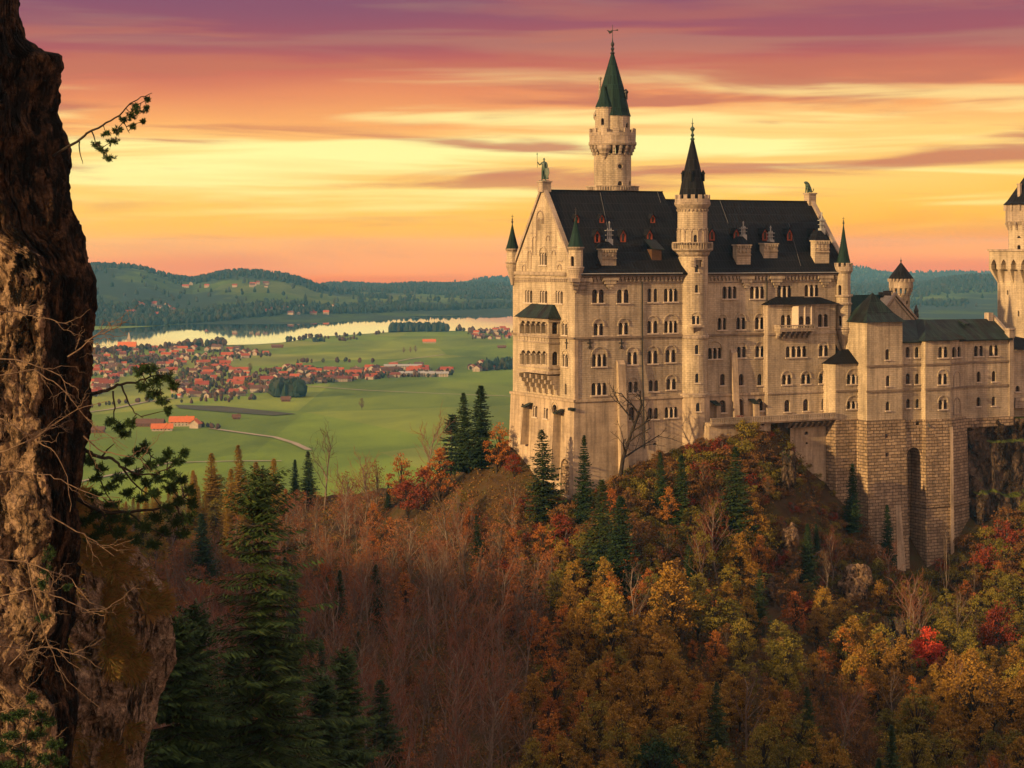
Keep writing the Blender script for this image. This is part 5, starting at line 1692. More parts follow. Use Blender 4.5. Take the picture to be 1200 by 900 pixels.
CTRL = [  # photo column, ground row, distance
    (575, 530, 462), (598, 518, 452), (640, 560, 437), (674, 588, 424), (700, 578, 426), (745, 556, 428), (790, 536, 432), (815, 535, 432), (835, 520, 436),
    (850, 503, 440), (875, 500, 441), (900, 503, 443), (922, 517, 445), (935, 545, 445), (955, 575, 446), (980, 590, 447),
    (1000, 606, 452), (1030, 650, 451), (1065, 685, 450), (1105, 695, 450), (1140, 655, 456), (1170, 640, 459), (1200, 632, 462), (1260, 630, 460),
    (700, 540, 455), (800, 520, 470), (900, 500, 480), (1000, 500, 490), (1100, 480, 500), (1200, 474, 500), (1300, 470, 510),
    (640, 530, 480), (700, 540, 520), (900, 510, 540), (1100, 500, 560), (1300, 490, 560),
    (600, 608, 428), (560, 588, 445), (500, 588, 462), (450, 592, 484), (400, 597, 505), (350, 600, 522), (300, 602, 540), (250, 606, 560), (200, 625, 580), (100, 640, 600), (0, 650, 600),
    (740, 640, 405), (850, 640, 410), (930, 660, 415), (980, 690, 420),
    (600, 720, 385), (700, 730, 375), (800, 730, 378), (900, 735, 385), (1000, 765, 395), (1100, 780, 400), (1200, 770, 410), (1300, 760, 415),
    (500, 730, 385), (400, 740, 400), (300, 760, 400), (200, 780, 400), (80, 800, 400),
    (450, 850, 320), (550, 860, 325), (650, 860, 325), (800, 860, 330), (950, 870, 335), (1100, 870, 340), (1220, 860, 350), (330, 880, 300), (200, 900, 300), (60, 900, 300),
    (500, 1030, 255), (700, 1040, 260), (900, 1040, 265), (1150, 1030, 270), (1350, 1000, 290), (300, 1010, 235), (150, 1000, 240),
    (300, 1200, 140), (120, 1200, 120), (600, 1500, 130), (900, 1500, 130), (1300, 1400, 150), (600, 2400, 60), (0, 2200, 60), (1400, 2200, 60)]
_cp = np.array([WXZ(*c) for c in CTRL])


def _tps_fit(P, z, lam=4.0):
    n = len(P)
    d = np.linalg.norm(P[:, None] - P[None], axis=2) + 1e-9
    K = d ** 2 * np.log(d) + lam * np.eye(n) * 1.0
    A = np.zeros((n + 3, n + 3))
    A[:n, :n] = K; A[:n, n] = 1; A[:n, n + 1:] = P; A[n, :n] = 1; A[n + 1:, :n] = P.T
    b = np.zeros(n + 3); b[:n] = z
    return np.linalg.solve(A, b)


_tw = _tps_fit(_cp[:, :2], _cp[:, 2])


def _tps(X, Y):
    X = np.asarray(X, float); Y = np.asarray(Y, float)
    sh = X.shape; x = X.ravel(); y = Y.ravel()
    out = np.zeros(len(x))
    for i in range(0, len(x), 20000):
        dx = x[i:i + 20000, None] - _cp[None, :, 0]; dy = y[i:i + 20000, None] - _cp[None, :, 1]
        d2 = dx * dx + dy * dy + 1e-9
        out[i:i + 20000] = (.5 * d2 * np.log(d2)) @ _tw[:-3] + _tw[-3] + _tw[-2] * x[i:i + 20000] + _tw[-1] * y[i:i + 20000]
    return out.reshape(sh)


def sstep(a, b, x):
    t = np.clip((x - a) / (b - a), 0, 1)
    return t * t * (3 - 2 * t)


def near_h(X, Y):
    Xc = np.clip(X, -170, 175); Yc = np.clip(Y, 60, 575)
    h = _tps(Xc, Yc)
    h = h + fbm(X / 14, Y / 14, 3, 4) * 2.6 * sstep(60, 200, Y) * (1 - .75 * sstep(405, 425, Y) * (1 - sstep(540, 570, Y)) * (X > 5))
    over = np.maximum(Y - 575, 0) + np.maximum(-170 - X, 0) * .5 + np.maximum(X - 175, 0) * .25
    h = h - over * .62 * (1 + .3 * fbm(X / 60, Y / 60, 9, 3))
    return h


def ridge(px, prof):
    xs = [p[0] for p in prof]; ys = [p[1] for p in prof]
    return np.interp(px, xs, ys)


R1 = [(-900, 326), (-300, 309), (0, 304), (100, 312), (130, 313), (150, 313.5), (170, 317), (187, 323), (205, 327), (226, 330), (240, 326), (262, 321.5), (285, 319.5), (310, 321.5), (335, 325.5), (355, 331), (372, 338), (400, 344), (500, 350), (620, 352), (900, 354), (1000, 356), (1100, 356), (1160, 356), (1500, 349), (2200, 334)]
R2 = [(-900, 341), (0, 341), (340, 344), (372, 340.5), (385, 337), (397, 335.5), (412, 337.5), (440, 338.5), (470, 337.5), (495, 336.5), (520, 338), (560, 337), (600, 339), (700, 344), (900, 344), (1000, 344), (1040, 340), (1080, 336), (1110, 329), (1140, 325.5), (1170, 325.5), (1300, 331), (1500, 324), (2200, 326)]
R3 = [(-900, 333), (0, 338), (400, 339), (500, 336), (530, 331.5), (565, 327), (600, 325), (640, 323), (800, 321), (940, 315), (1000, 313.5), (1012, 313.8), (1030, 317), (1060, 320), (1090, 319.5), (1130, 319), (1165, 320.5), (1250, 315), (1500, 313), (2200, 323)]


def far_h(X, Y):
    px = 600 + F * X / np.maximum(Y, 1)
    px = px + 7 * fbm(X / 900, Y / 900, 71, 3)
    h = np.zeros_like(X)
    for k, (prof, Yr, Y0, Y1, amp) in enumerate(((R1, 7200., 5000., 9500., 8), (R2, 8900., 6800., 12000., 7), (R3, 15500., 11500., 22000., 8))):
        crest = H - (ridge(px, prof) - HY) / F * Yr
        bl = -np.maximum(Y - 9600, 0) * .022
        crest = np.maximum(crest, 3) if k < 2 else crest
        sh = sstep(Y0, Yr, Y) ** (.85) * (1 - sstep(Yr, Y1, Y) * .96)
        hh = bl + (crest - bl) * sh + amp * fbm(X / (Yr / 14), Y / (Yr / 14), 30 + k, 4) * sstep(Y0, Y0 + 900, Y) * (1 - .7 * sstep(Yr * .93, Yr, Y))
        h = hh if k == 0 else np.maximum(h, hh)
    h = np.maximum(h, bl)
    return h - np.maximum(Y - 15600, 0) * .035


def height(X, Y):
    X = np.asarray(X, float); Y = np.asarray(Y, float)
    n = near_h(X, Y)
    f = np.where(Y > 4700, far_h(X, Y), 0) + .6 * fbm(X / 300, Y / 300, 5, 2) * sstep(900, 1500, Y) * (Y < 3600)
    return np.where(Y > 4700, f, np.maximum(n, f))


def gz(x, y): return float(height(np.array([x]), np.array([y]))[0])


def hit(px, py, y0=150.0, y1=640.0, n=400):
    """first ground point seen at (px,py) going away from the camera"""
    Ys = np.linspace(y0, y1, n); Xs = (px - 600) / F * Ys
    g = height(Xs, Ys)
    row = HY + (H - g) / Ys * F
    k = np.where(row <= py)[0]
    k = k[0] if len(k) else n - 1
    return float(Xs[k]), float(Ys[k]), float(g[k])


def ground_at(px, py):
    """point of the level valley floor seen at a photo pixel"""
    Y = F * H / (py - HY)
    return ((px - 600) / F * Y, Y)


def build_ground():
    t = np.concatenate([np.linspace(-1.3, -.30, 40, endpoint=False), np.linspace(-.30, .30, 520), np.linspace(.30, 1.3, 40)[1:]])
    Y = np.exp(np.concatenate([np.linspace(math.log(18), math.log(190), 40, endpoint=False), np.linspace(math.log(190), math.log(640), 330, endpoint=False),
                               np.linspace(math.log(640), math.log(4900), 90, endpoint=False), np.linspace(math.log(4900), math.log(17000), 320, endpoint=False), np.linspace(math.log(17000), math.log(45000), 20)]))
    TT, YY = np.meshgrid(t, Y)
    XX = TT * YY
    P = np.stack([XX, YY, height(XX, YY)], -1)
    r, c = XX.shape
    idx = np.arange(r * c).reshape(r, c)
    q = np.stack([idx[:-1, :-1], idx[:-1, 1:], idx[1:, 1:], idx[1:, :-1]], -1).reshape(-1, 4)
    yc = YY[:-1, :-1].ravel(); zc = P[:-1, :-1, 2].ravel()
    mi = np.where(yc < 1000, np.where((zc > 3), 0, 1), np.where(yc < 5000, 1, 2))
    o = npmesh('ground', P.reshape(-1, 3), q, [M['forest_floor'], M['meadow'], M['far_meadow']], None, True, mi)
    tag(o, kind='structure')
    return o


def mat_floor():
    m, t, b = mat('forest_floor', .95, .1)
    g = N(t, 'ShaderNodeNewGeometry')
    n = noise(t, g.outputs['Position'], .12, 6, .65)
    r = ramp(t, [(.30, (.030, .022, .012)), (.48, (.075, .045, .020)), (.58, (.060, .050, .018)), (.72, (.11, .060, .025))])
    lk(t, n, r.inputs[0])
    lk(t, r.outputs[0], b.inputs['Base Color'])
    n2 = noise(t, g.outputs['Position'], 1.3, 5, .7)
    bump(t, b, n2, .8, .6)
    return m


def mat_meadow(name, far):
    m, t, b = mat(name, .9, .15)
    g = N(t, 'ShaderNodeNewGeometry')
    P = g.outputs['Position']
    # mown and unmown strips: big cells with their own green
    vo = N(t, 'ShaderNodeTexVoronoi'); vo.inputs['Scale'].default_value = 1
    lk(t, vmap(t, P, (1 / 240, 1 / 420, 0)), vo.inputs['Vector'])
    hs = N(t, 'ShaderNodeSeparateColor'); lk(t, vo.outputs['Color'], hs.inputs[0])
    r = ramp(t, [(.0, (.095, .165, .015)), (.3, (.165, .260, .018)), (.55, (.120, .190, .018)), (.75, (.19, .26, .030)), (1.0, (.215, .260, .045))])
    lk(t, hs.outputs[0], r.inputs[0])
    n = noise(t, vmap(t, P, (1 / 160, 1 / 420, 0)), 1, 6, .6, .6)
    r2 = ramp(t, [(.36, (.62, .66, .60)), (.5, (.95, .95, .9)), (.64, (1.30, 1.22, 1.1))])
    lk(t, n, r2.inputs[0])
    c = mixc(t, 1.0, r.outputs[0], r2.outputs[0], 'MULTIPLY')
    n3 = noise(t, vmap(t, P, (1 / 90, 1 / 900, 0)), 1, 3, .5)
    r3 = ramp(t, [(.66, (0, 0, 0)), (.72, (1, 1, 1))])
    lk(t, n3, r3.inputs[0])
    c = mixc(t, mathn(t, 'MULTIPLY', r3.outputs[0], .35), c, (.16, .13, .05))
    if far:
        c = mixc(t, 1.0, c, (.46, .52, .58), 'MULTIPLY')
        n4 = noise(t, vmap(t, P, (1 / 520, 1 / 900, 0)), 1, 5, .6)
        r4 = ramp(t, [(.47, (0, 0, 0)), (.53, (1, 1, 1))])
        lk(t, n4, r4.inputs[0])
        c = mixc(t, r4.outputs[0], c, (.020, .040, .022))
    lk(t, c, b.inputs['Base Color'])
    return m


M['forest_floor'] = mat_floor()
M['meadow'] = mat_meadow('meadow_grass', False)
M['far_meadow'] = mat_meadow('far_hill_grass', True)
build_ground()

# lake: one level sheet lying between its two shores
def build_lake():
    near = [(-260, 432), (-100, 424), (60, 418), (117, 414), (150, 409), (190, 406.5), (215, 406), (260, 405), (300, 404), (330, 402), (350, 399), (368, 395.5), (400, 393.5), (430, 391.5), (452, 390), (500, 388.5), (540, 388), (575, 390.5), (610, 391), (660, 388), (700, 380), (715, 374)]
    farr = [(700, 368), (640, 365), (600, 364.5), (540, 366), (480, 368.5), (430, 370.5), (380, 372.5), (340, 374.5), (322, 377), (300, 376.5), (270, 378.5), (235, 380), (200, 381.5), (160, 384), (117, 386.5), (60, 389), (-100, 395), (-260, 402)]
    pts = [ground_at(*p) for p in near + farr]
    m = MB()
    m.face([(x, y, .95) for x, y in pts])
    mt, t, b = mat('lake_water', .02, .6)
    b.inputs['Base Color'].default_value = (.012, .022, .026, 1)
    b.inputs['IOR'].default_value = 1.33
    b.inputs['Coat Weight'].default_value = .6
    b.inputs['Coat Roughness'].default_value = .03
    g = N(t, 'ShaderNodeNewGeometry')
    n = noise(t, vmap(t, g.outputs['Position'], (1 / 60, 1 / 60, 1)), 1, 4, .6)
    bp = N(t, 'ShaderNodeBump'); bp.inputs['Strength'].default_value = .03; bp.inputs['Distance'].default_value = .25
    lk(t, n, bp.inputs['Height']); lk(t, bp.outputs[0], b.inputs['Normal'])
    o = m.build('lake_water', mt)
    tag(o, kind='structure')
    bm = bmesh.new(); bm.from_mesh(o.data); bmesh.ops.triangulate(bm, faces=bm.faces); bm.normal_update()
    for f in bm.faces:
        if f.normal.z < 0: f.normal_flip()
    bm.to_mesh(o.data); bm.free()
build_lake()

# country roads on the valley floor
def road(pts, w, name='road', z=.9):
    P = [Vector(ground_at(*p)) for p in pts]
    m = MB()
    Q = []
    for a, b_ in zip(P[:-1], P[1:]):
        for k in range(6): Q.append(a.lerp(b_, k / 6))
    Q.append(P[-1])
    L_, R_s = [], []
    for i, p in enumerate(Q):
        d = (Q[min(i + 1, len(Q) - 1)] - Q[max(i - 1, 0)]).normalized(); n = Vector((-d.y, d.x)) * w / 2
        L_.append(p + n); R_s.append(p - n)
    for i in range(len(Q) - 1):
        m.face([(R_s[i].x, R_s[i].y, z), (R_s[i + 1].x, R_s[i + 1].y, z), (L_[i + 1].x, L_[i + 1].y, z), (L_[i].x, L_[i].y, z)])
    tag(m.build(name, M['gravel']), kind='structure')
M['gravel'] = simple('pale_gravel_road', (.30, .25, .18), (.38, .32, .24), .05, .9)
M['soil'] = simple('ploughed_soil', (.045, .05, .025), (.07, .065, .035), .02, .95)
road([(246, 502.5), (285, 508), (322, 513), (345, 520), (362, 528)], 7)
road([(100, 484), (130, 480), (168, 472), (215, 466)], 6)
road([(360, 453), (430, 458), (520, 462), (600, 465)], 5)
road([(90, 566), (200, 543), (280, 541), (330, 541)], 5)
road([(455, 426), (480, 421), (520, 416)], 5)
def field(pts, mt, name):
    m = MB(); m.face([ground_at(*p) + (.86,) for p in pts]); o = m.build(name, mt); tag(o, kind='structure')
field([(205, 475), (260, 476.5), (347, 485.5), (320, 487.5), (255, 483), (210, 479)][::-1], M['soil'], 'ploughed_field')
field([(345, 431.5), (400, 430), (392, 432), (345, 433.2)][::-1], M['soil'], 'ploughed_field')

# ================================================================== VILLAGE
def house_mats():
    w = simple('white_house_wall', (.46, .41, .36), (.30, .26, .22), .6, .9)
    m, t, b = mat('village_roof', .8, .2)
    oi = N(t, 'ShaderNodeObjectInfo')
    r = ramp(t, [(0, (.22, .045, .028)), (.25, (.30, .065, .030)), (.5, (.38, .090, .035)), (.66, (.17, .045, .032)), (.82, (.10, .055, .045))], 'LINEAR')
    lk(t, oi.outputs['Random'], r.inputs[0]); lk(t, r.outputs[0], b.inputs['Base Color'])
    return w, m
M['house_wall'], M['house_roof'] = house_mats()
M['house_glass'] = simple('small_window', (.03, .03, .035))
M['orange_roof'] = simple('orange_tile_roof', (.58, .16, .045), (.46, .12, .035), .6, .8)
M['dark_barn'] = simple('dark_barn_wood', (.09, .04, .025), (.14, .07, .04), .6, .9)


def house_mesh(L_, W_, h, rh, rng, wing=False):
    m = MB()
    m.box(-L_ / 2, L_ / 2, -W_ / 2, W_ / 2, -1, h)
    def rf_(x0, x1, y0, y1, ze, zr):
        e = .7; ym = (y0 + y1) / 2
        for s in (0, 1):
            ya, sgn = (y0 - e, 1) if s == 0 else (y1 + e, -1)
            a = [(x0 - e, ya, ze - .35), (x1 + e, ya, ze - .35), (x1 + e, ym, zr), (x0 - e, ym, zr)]
            b_ = [(p[0], p[1], p[2] + .3) for p in a]
            m.loft([a, b_], 1)
        m.face([(x0, y0, ze - .02), (x0, y1, ze - .02), (x0, ym, zr - .1)]); m.face([(x1, y0, ze - .02), (x1, y1, ze - .02), (x1, ym, zr - .1)])
    rf_(-L_ / 2, L_ / 2, -W_ / 2, W_ / 2, h, h + rh)
    m.box(L_ * .15, L_ * .15 + .9, -.5, .5, h + rh - 1.2, h + rh + 1.0)
    for fl in range(max(1, int(h / 2.9))):
        for i in range(int(L_ / 3)):
            x = -L_ / 2 + 1.6 + i * 3
            for s in (-1, 1): m.box(x, x + 1.1, s * W_ / 2 - .04, s * W_ / 2 + .04, .9 + fl * 2.8, 2.2 + fl * 2.8, 2)
        for i in range(int(W_ / 3)):
            y = -W_ / 2 + 1.4 + i * 3
            for s in (-1, 1): m.box(s * L_ / 2 - .04, s * L_ / 2 + .04, y, y + 1.1, .9 + fl * 2.8, 2.2 + fl * 2.8, 2)
    return m


hr = random.Random(7)
house_protos = []
for (a, b_, h, rh) in ((14, 11, 5.6, 4.0), (18, 12, 6.0, 4.4), (11, 9, 5.4, 3.6), (24, 13, 6.2, 4.8), (16, 14, 7.2, 4.5)):
    o = house_mesh(a, b_, h, rh, hr).build('village_house', [M['house_wall'], M['house_roof'], M['house_glass']])
    o.location = (0, 0, -500)
    house_protos.append(o)
house_meshes = [o.data for o in house_protos]
for o in house_protos: bpy.data.objects.remove(o)


def in_poly(p, poly): return pip(p, poly)


VIL = [  # polygons in photo pixels, number of houses, label, group
    ([(114, 412), (160, 410), (215, 408), (262, 406), (300, 412), (325, 417), (268, 424), (270, 436), (215, 428), (205, 440), (150, 440), (108, 470), (108, 440)], 108,
     'one of the red roofed houses packed between lake shore and village street', 'houses of the lakeside village'),
    ([(205, 440), (230, 430), (275, 432), (300, 440), (355, 446), (352, 452), (300, 462), (250, 468), (208, 466), (206, 455)], 62,
     'one of the red roofed houses on the meadow edge of the lakeside village', 'houses on the near edge of the lakeside village'),
    ([(300, 436), (345, 430), (378, 434), (410, 436), (455, 430), (490, 430), (528, 436), (520, 442), (450, 444), (400, 448), (350, 452), (330, 448)], 66,
     'one of the red roofed houses strung out along the road across the valley', 'houses along the valley road'),
    ([(548, 392), (560, 388), (580, 385), (600, 389), (602, 397), (575, 398), (552, 398)], 20,
     'one of the red roofed houses clustered by the lake shore next to the castle gable', 'houses of the small lakeside hamlet'),
    ([(548, 432), (562, 427), (604, 428), (603, 433), (556, 436)], 7, 'one of the houses among dark trees just left of the castle loggia', 'houses by the castle side of the road')]
FARV = [([(150, 360), (215, 356), (212, 364), (160, 372)], 22, 0), ([(295, 360), (330, 362), (400, 363), (390, 369), (290, 367)], 16, 0), ([(215, 333), (335, 334), (330, 337), (215, 336)], 10, 0)]
hn = 0


def add_house(px, py, label, group, big=1.0, far=False):
    global hn
    if far:
        x, y, z = hit(px, py, 4800, 9000, 900)
    else:
        x, y = ground_at(px, py); z = gz(x, y)
    o = bpy.data.objects.new('village_house', hr.choice(house_meshes))
    COL.objects.link(o)
    o.location = (x, y, z)
    o.rotation_euler = (0, 0, hr.choice((0, 0, .25, -.3, 1.57, 1.3, .1)) + hr.uniform(-.12, .12))
    s = big * hr.uniform(.55, .88)
    o.scale = (s, s, s)
    tag(o, label, 'house', group)
    hn += 1
    return o


taken = []
for poly, n, lab, grp in VIL:
    x0, x1 = min(p[0] for p in poly), max(p[0] for p in poly); y0, y1 = min(p[1] for p in poly), max(p[1] for p in poly)
    k = 0; tries = 0
    while k < n and tries < 6000:
        tries += 1
        p = (hr.uniform(x0, x1), hr.uniform(y0, y1))
        if not in_poly(p, poly): continue
        if any(abs(p[0] - q[0]) < 5.0 and abs(p[1] - q[1]) < 1.35 for q in taken): continue
        taken.append(p); k += 1
        add_house(p[0], p[1], lab, grp, hr.choice((1, 1, 1, 1.25)))
for poly, n, _ in FARV:
    x0, x1 = min(p[0] for p in poly), max(p[0] for p in poly); y0, y1 = min(p[1] for p in poly), max(p[1] for p in poly)
    for k in range(n):
        add_house(hr.uniform(x0, x1), hr.uniform(y0, y1), 'one of the tiny pale houses scattered on the hillside across the lake', 'hillside houses across the lake', 1.3, True)


# the two farms on the near meadow
def farm_house(px, py, L_, W_, h, rh, rz, label, roof='orange_roof', wall='house_wall', cat='house', name='farm_house'):
    x, y = ground_at(px, py)
    r = thing(name, label, cat, (x, y, 0), rz, 'buildings of the near farm')
    m = MB(); m.box(-L_ / 2, L_ / 2, -W_ / 2, W_ / 2, -1, h)
    m.face([(-L_ / 2, -W_ / 2, h), (-L_ / 2, W_ / 2, h), (-L_ / 2, 0, h + rh - .2)]); m.face([(L_ / 2, -W_ / 2, h), (L_ / 2, W_ / 2, h), (L_ / 2, 0, h + rh - .2)])
    m.build('wall', M[wall], r)
    m = MB(); e = 1.2
    k_ = rh / (W_ / 2)
    for s in (-1, 1):
        a = [(-L_ / 2 - e, s * (W_ / 2 + e), h - e * k_), (L_ / 2 + e, s * (W_ / 2 + e), h - e * k_), (L_ / 2 + e, 0, h + rh), (-L_ / 2 - e, 0, h + rh)]
        m.loft([a, [(q[0], q[1], q[2] + .35) for q in a]])
    m.box(L_ * .2, L_ * .2 + 1, -.5, .5, h + rh - 1, h + rh + 1.3)
    m.build('roof', M[roof], r)
    for i in range(int(L_ / 4)):
        m = MB(); xx = -L_ / 2 + 2 + i * 4
        for fl in range(2 if h > 5 else 1): m.box(xx, xx + 1.2, -W_ / 2 - .06, -W_ / 2 + .05, 1 + fl * 2.7, 2.3 + fl * 2.7)
        m.build('window', M['house_glass'], r)
    return r
farm_house(213, 499, 26, 14, 5.5, 5, .1, 'farmhouse with bright orange roof, rightmost of the near farm buildings')
farm_house(229, 501.5, 11, 10, 5.5, 4, 1.4, 'small white farmhouse with orange gable roof at the right end of the farm', )
farm_house(190, 504.5, 22, 14, 3.2, 4.2, .15, 'long low barn with bright orange roof in front of the farmhouse', cat='barn', name='barn')
farm_house(176, 499.5, 30, 12, 4.2, 4, -.05, 'dark red roofed barn left of the orange roofed barn', 'dark_barn', 'dark_barn', 'barn', 'barn')
farm_house(108, 507, 26, 10, 3.6, 3, 0, 'grey brown shed beside the cliff edge below the village', 'dark_barn', 'dark_barn', 'shed', 'shed')
farm_house(335, 470.5, 11, 8, 3.4, 3, 0, 'small dark field barn beside the block of dark trees', 'dark_barn', 'dark_barn', 'barn', 'barn')
farm_house(277, 491, 8, 6, 2.8, 2.6, .2, 'small dark hay barn alone on the green meadow', 'dark_barn', 'dark_barn', 'barn', 'barn')
farm_house(503, 402, 26, 12, 4, 4, .1, 'lone red roofed white house on the far meadow below the lake wood', 'orange_roof', 'house_wall')
farm_house(325, 407.5, 22, 9, 3.4, 3, 0, 'dark red barn on the meadow beside the lake shore', 'dark_barn', 'dark_barn', 'barn', 'barn')
farm_house(588, 408, 16, 8, 3, 2.4, 0, 'little barn on the far meadow next to the castle', 'dark_barn', 'dark_barn', 'barn', 'barn')
# long halls at the valley road
for px, py, l_, lab in ((472, 432.5, 60, 'long grey roofed hall, tallest of the two sheds on the valley road'), (488, 441, 52, 'long flat grey hall at the near side of the valley road'), (512, 441.5, 34, 'white walled grey roofed hall at the right end of the valley road houses')):
    r = farm_house(px, py, l_, 16, 5.5, 2.4, .1, lab, 'chimney_metal', 'house_wall', 'hall', 'hall')
    r['group'] = 'halls on the valley road'
# church by the lake
x, y = ground_at(146, 411)
ch = thing('village_church', 'white church with long red roof and pointed tower on the lake shore', 'church', (x, y, 0), .05)
m = MB(); m.box(-12, 22, -7, 7, -1, 9); m.face([(22, -7, 9), (22, 7, 9), (22, 0, 16)]); m.build('wall', M['house_wall'], ch)
m = MB()
for s in (-1, 1):
    a = [(-13, s * 8, 8), (23, s * 8, 8), (23, 0, 17), (-13, 0, 17)]; m.loft([a, [(q[0], q[1], q[2] + .4) for q in a]])
m.build('roof', M['orange_roof'], ch)
tt = MB(); tt.box(4, 10, 6, 12, -1, 22); tw_ = tt.build('tower', M['house_wall'], ch)
m = MB(); m.loft([[(3.6, 5.6, 22), (10.4, 5.6, 22), (10.4, 12.4, 22), (3.6, 12.4, 22)], [(6.9, 8.9, 36), (7.1, 8.9, 36), (7.1, 9.1, 36), (6.9, 9.1, 36)]]); m.build('spire', M['house_wall'], tw_)


# ================================================================== FAR TREES
def leafmat(name, stops, rough=.85, objvar=.35):
    """foliage: every leaf clump its own tone, every tree a slightly different hue"""
    m, t, b = mat(name, rough, .15)
    g = N(t, 'ShaderNodeNewGeometry'); oi = N(t, 'ShaderNodeObjectInfo')
    v = mathn(t, 'ADD', mathn(t, 'MULTIPLY', g.outputs['Random Per Island'], 1 - objvar), mathn(t, 'MULTIPLY', oi.outputs['Random'], objvar))
    r = ramp(t, stops)
    lk(t, v, r.inputs[0]); lk(t, r.outputs[0], b.inputs['Base Color'])
    return m

M['far_wood'] = leafmat('dark_wood_foliage', [(0, (.010, .022, .014)), (.5, (.018, .036, .020)), (1, (.040, .042, .022))], objvar=0)
M['hedge_brown'] = leafmat('bare_hedge_foliage', [(0, (.040, .022, .014)), (.5, (.085, .045, .028)), (.8, (.05, .05, .022)), (1, (.02, .035, .018))], objvar=0)


def blob_trees(name, pts, sizes, mt, rng, conic=.6, label=None, kind='stuff'):
    """many small low trees as ONE mesh; pts (n,3)"""
    V, Fc = [], []
    n = len(pts)
    for i in range(n):
        h = sizes[i]; x, y, z = pts[i]
        con = rng.random() < conic
        seg = 5
        prof = [(.0, 1.0), (.24, .45), (.30, .12), (.05, .02)] if con else [(.0, 1.0), (.30, .80), (.42, .45), (.2, .08)]
        b0 = len(V)
        ph = rng.random() * 6
        V.append((x, y, z + h))
        for r, hh in prof[1:]:
            for k in range(seg):
                a = ph + 2 * math.pi * k / seg
                rr = r * h * rng.uniform(.7, 1.25)
                V.append((x + rr * math.cos(a), y + rr * math.sin(a), z + h * hh * rng.uniform(.9, 1.1)))
        for k in range(seg):
            j = (k + 1) % seg
            Fc.append((b0, b0 + 1 + k, b0 + 1 + j, b0 + 1 + j))
            for q in range(2):
                Fc.append((b0 + 1 + q * seg + k, b0 + 1 + (q + 1) * seg + k, b0 + 1 + (q + 1) * seg + j, b0 + 1 + q * seg + j))
    me = bpy.data.meshes.new(name)
    me.from_pydata(V, [], [f if f[2] != f[3] else f[:3] for f in Fc])
    me.materials.append(mt)
    o = bpy.data.objects.new(name, me); COL.objects.link(o)
    tag(o, label, None, None, kind)
    return o


fr_ = random.Random(21)
# woods on the far hills
npr = np.random.default_rng(5)
def far_woods():
    n = 120000
    px = npr.uniform(-60, 1260, n); Y = 5000 + (15500 - 5000) * npr.random(n) ** 1.6
    X = (px - 600) / F * Y
    msk = fbm(X / 420, Y / 760, 55, 4) + .16
    z = far_h(X, Y)
    # wooded crests, bare lower fields, wooded lake banks
    msk = msk + np.where((px > 230) & (px < 375) & (Y > 6750) & (Y < 7700), .7, 0)
    msk = msk + np.where((px > 372) & (px < 620) & (Y > 7900) & (Y < 9400), .55, 0) - np.where((px > 372) & (px < 620) & (Y < 7700), .10, 0)
    msk = msk + np.where((px > 990) & (Y > 7600) & (Y < 9800), .6, 0)
    msk = msk + np.where((px < 225) & (Y > 6500) & (Y < 7700), .22, 0)
    shore = F * H / (np.interp(px, [117, 200, 270, 340, 430, 600, 700], [386, 381, 378, 374, 370, 364, 362]) - HY)
    msk = msk + np.where((px < 690) & (Y > shore + 10) & (Y < shore + np.where((px > 180) & (px < 250), 160, 420)), .55, 0)
    msk = np.where(Y < shore + 15, -9, msk)
    msk = msk + np.where(Y > 11000, .3, 0)
    msk = msk - np.where((px > 120) & (px < 420) & (Y > shore + 430) & (Y < 7000), .28, 0)
    msk = msk - np.where((px > 1060) & (px < 1170) & (Y > 5600) & (Y < 7600), .12, 0)
    msk = np.where((npr.random(n) < .035) & (Y > shore + 15), 1, msk)
    keep = np.where(msk > .18)[0]
    keep = keep[:36000]
    pts = np.stack([X[keep], Y[keep], z[keep] - .5], -1)
    sz = npr.uniform(12, 24, len(keep)) * np.where(Y[keep] > 11000, 1.2, .9)
    blob_trees('far_woods', pts, sz, M['far_wood'], fr_, .65, 'dark woods covering the far hills beyond the lake')
far_woods()


def pixpts(poly, n, rng):
    x0, x1 = min(p[0] for p in poly), max(p[0] for p in poly); y0, y1 = min(p[1] for p in poly), max(p[1] for p in poly)
    out = []
    while len(out) < n:
        p = (rng.uniform(x0, x1), rng.uniform(y0, y1))
        if pip(p, poly): out.append(p)
    return out


def valley_trees():
    pts, sz = [], []
    for poly, *_ in VIL:
        for p in pixpts(poly, 420 if poly[0][0] < 400 else 80, fr_):
            x, y = ground_at(*p); pts.append((x, y, -.3)); sz.append(fr_.uniform(4, 9))
    # lane and shore hedges
    for a, b_, n, h in (((108, 414), (215, 407), 70, 11), ((215, 407), (262, 404), 50, 13), ((108, 425), (200, 425), 90, 10), ((330, 402), (366, 396), 14, 10), ((366, 397), (450, 391), 20, 9), ((530, 387), (560, 391), 18, 12),
                        ((345, 425), (440, 424), 16, 8), ((100, 478), (215, 466), 20, 6), ((355, 444), (530, 440), 70, 9), ((395, 400), (420, 398), 12, 8), ((212, 472), (300, 468), 22, 7), ((235, 500), (255, 503), 12, 6)):
        for i in range(n):
            t_ = fr_.random()
            x, y = ground_at(a[0] + (b_[0] - a[0]) * t_ + fr_.gauss(0, 1.5), a[1] + (b_[1] - a[1]) * t_ + fr_.gauss(0, .7))
            pts.append((x, y, -.3)); sz.append(h * fr_.uniform(.7, 1.3))
    blob_trees('village_hedges', pts, sz, M['hedge_brown'], fr_, .15, 'brown hedges and garden trees between the village houses')
valley_trees()


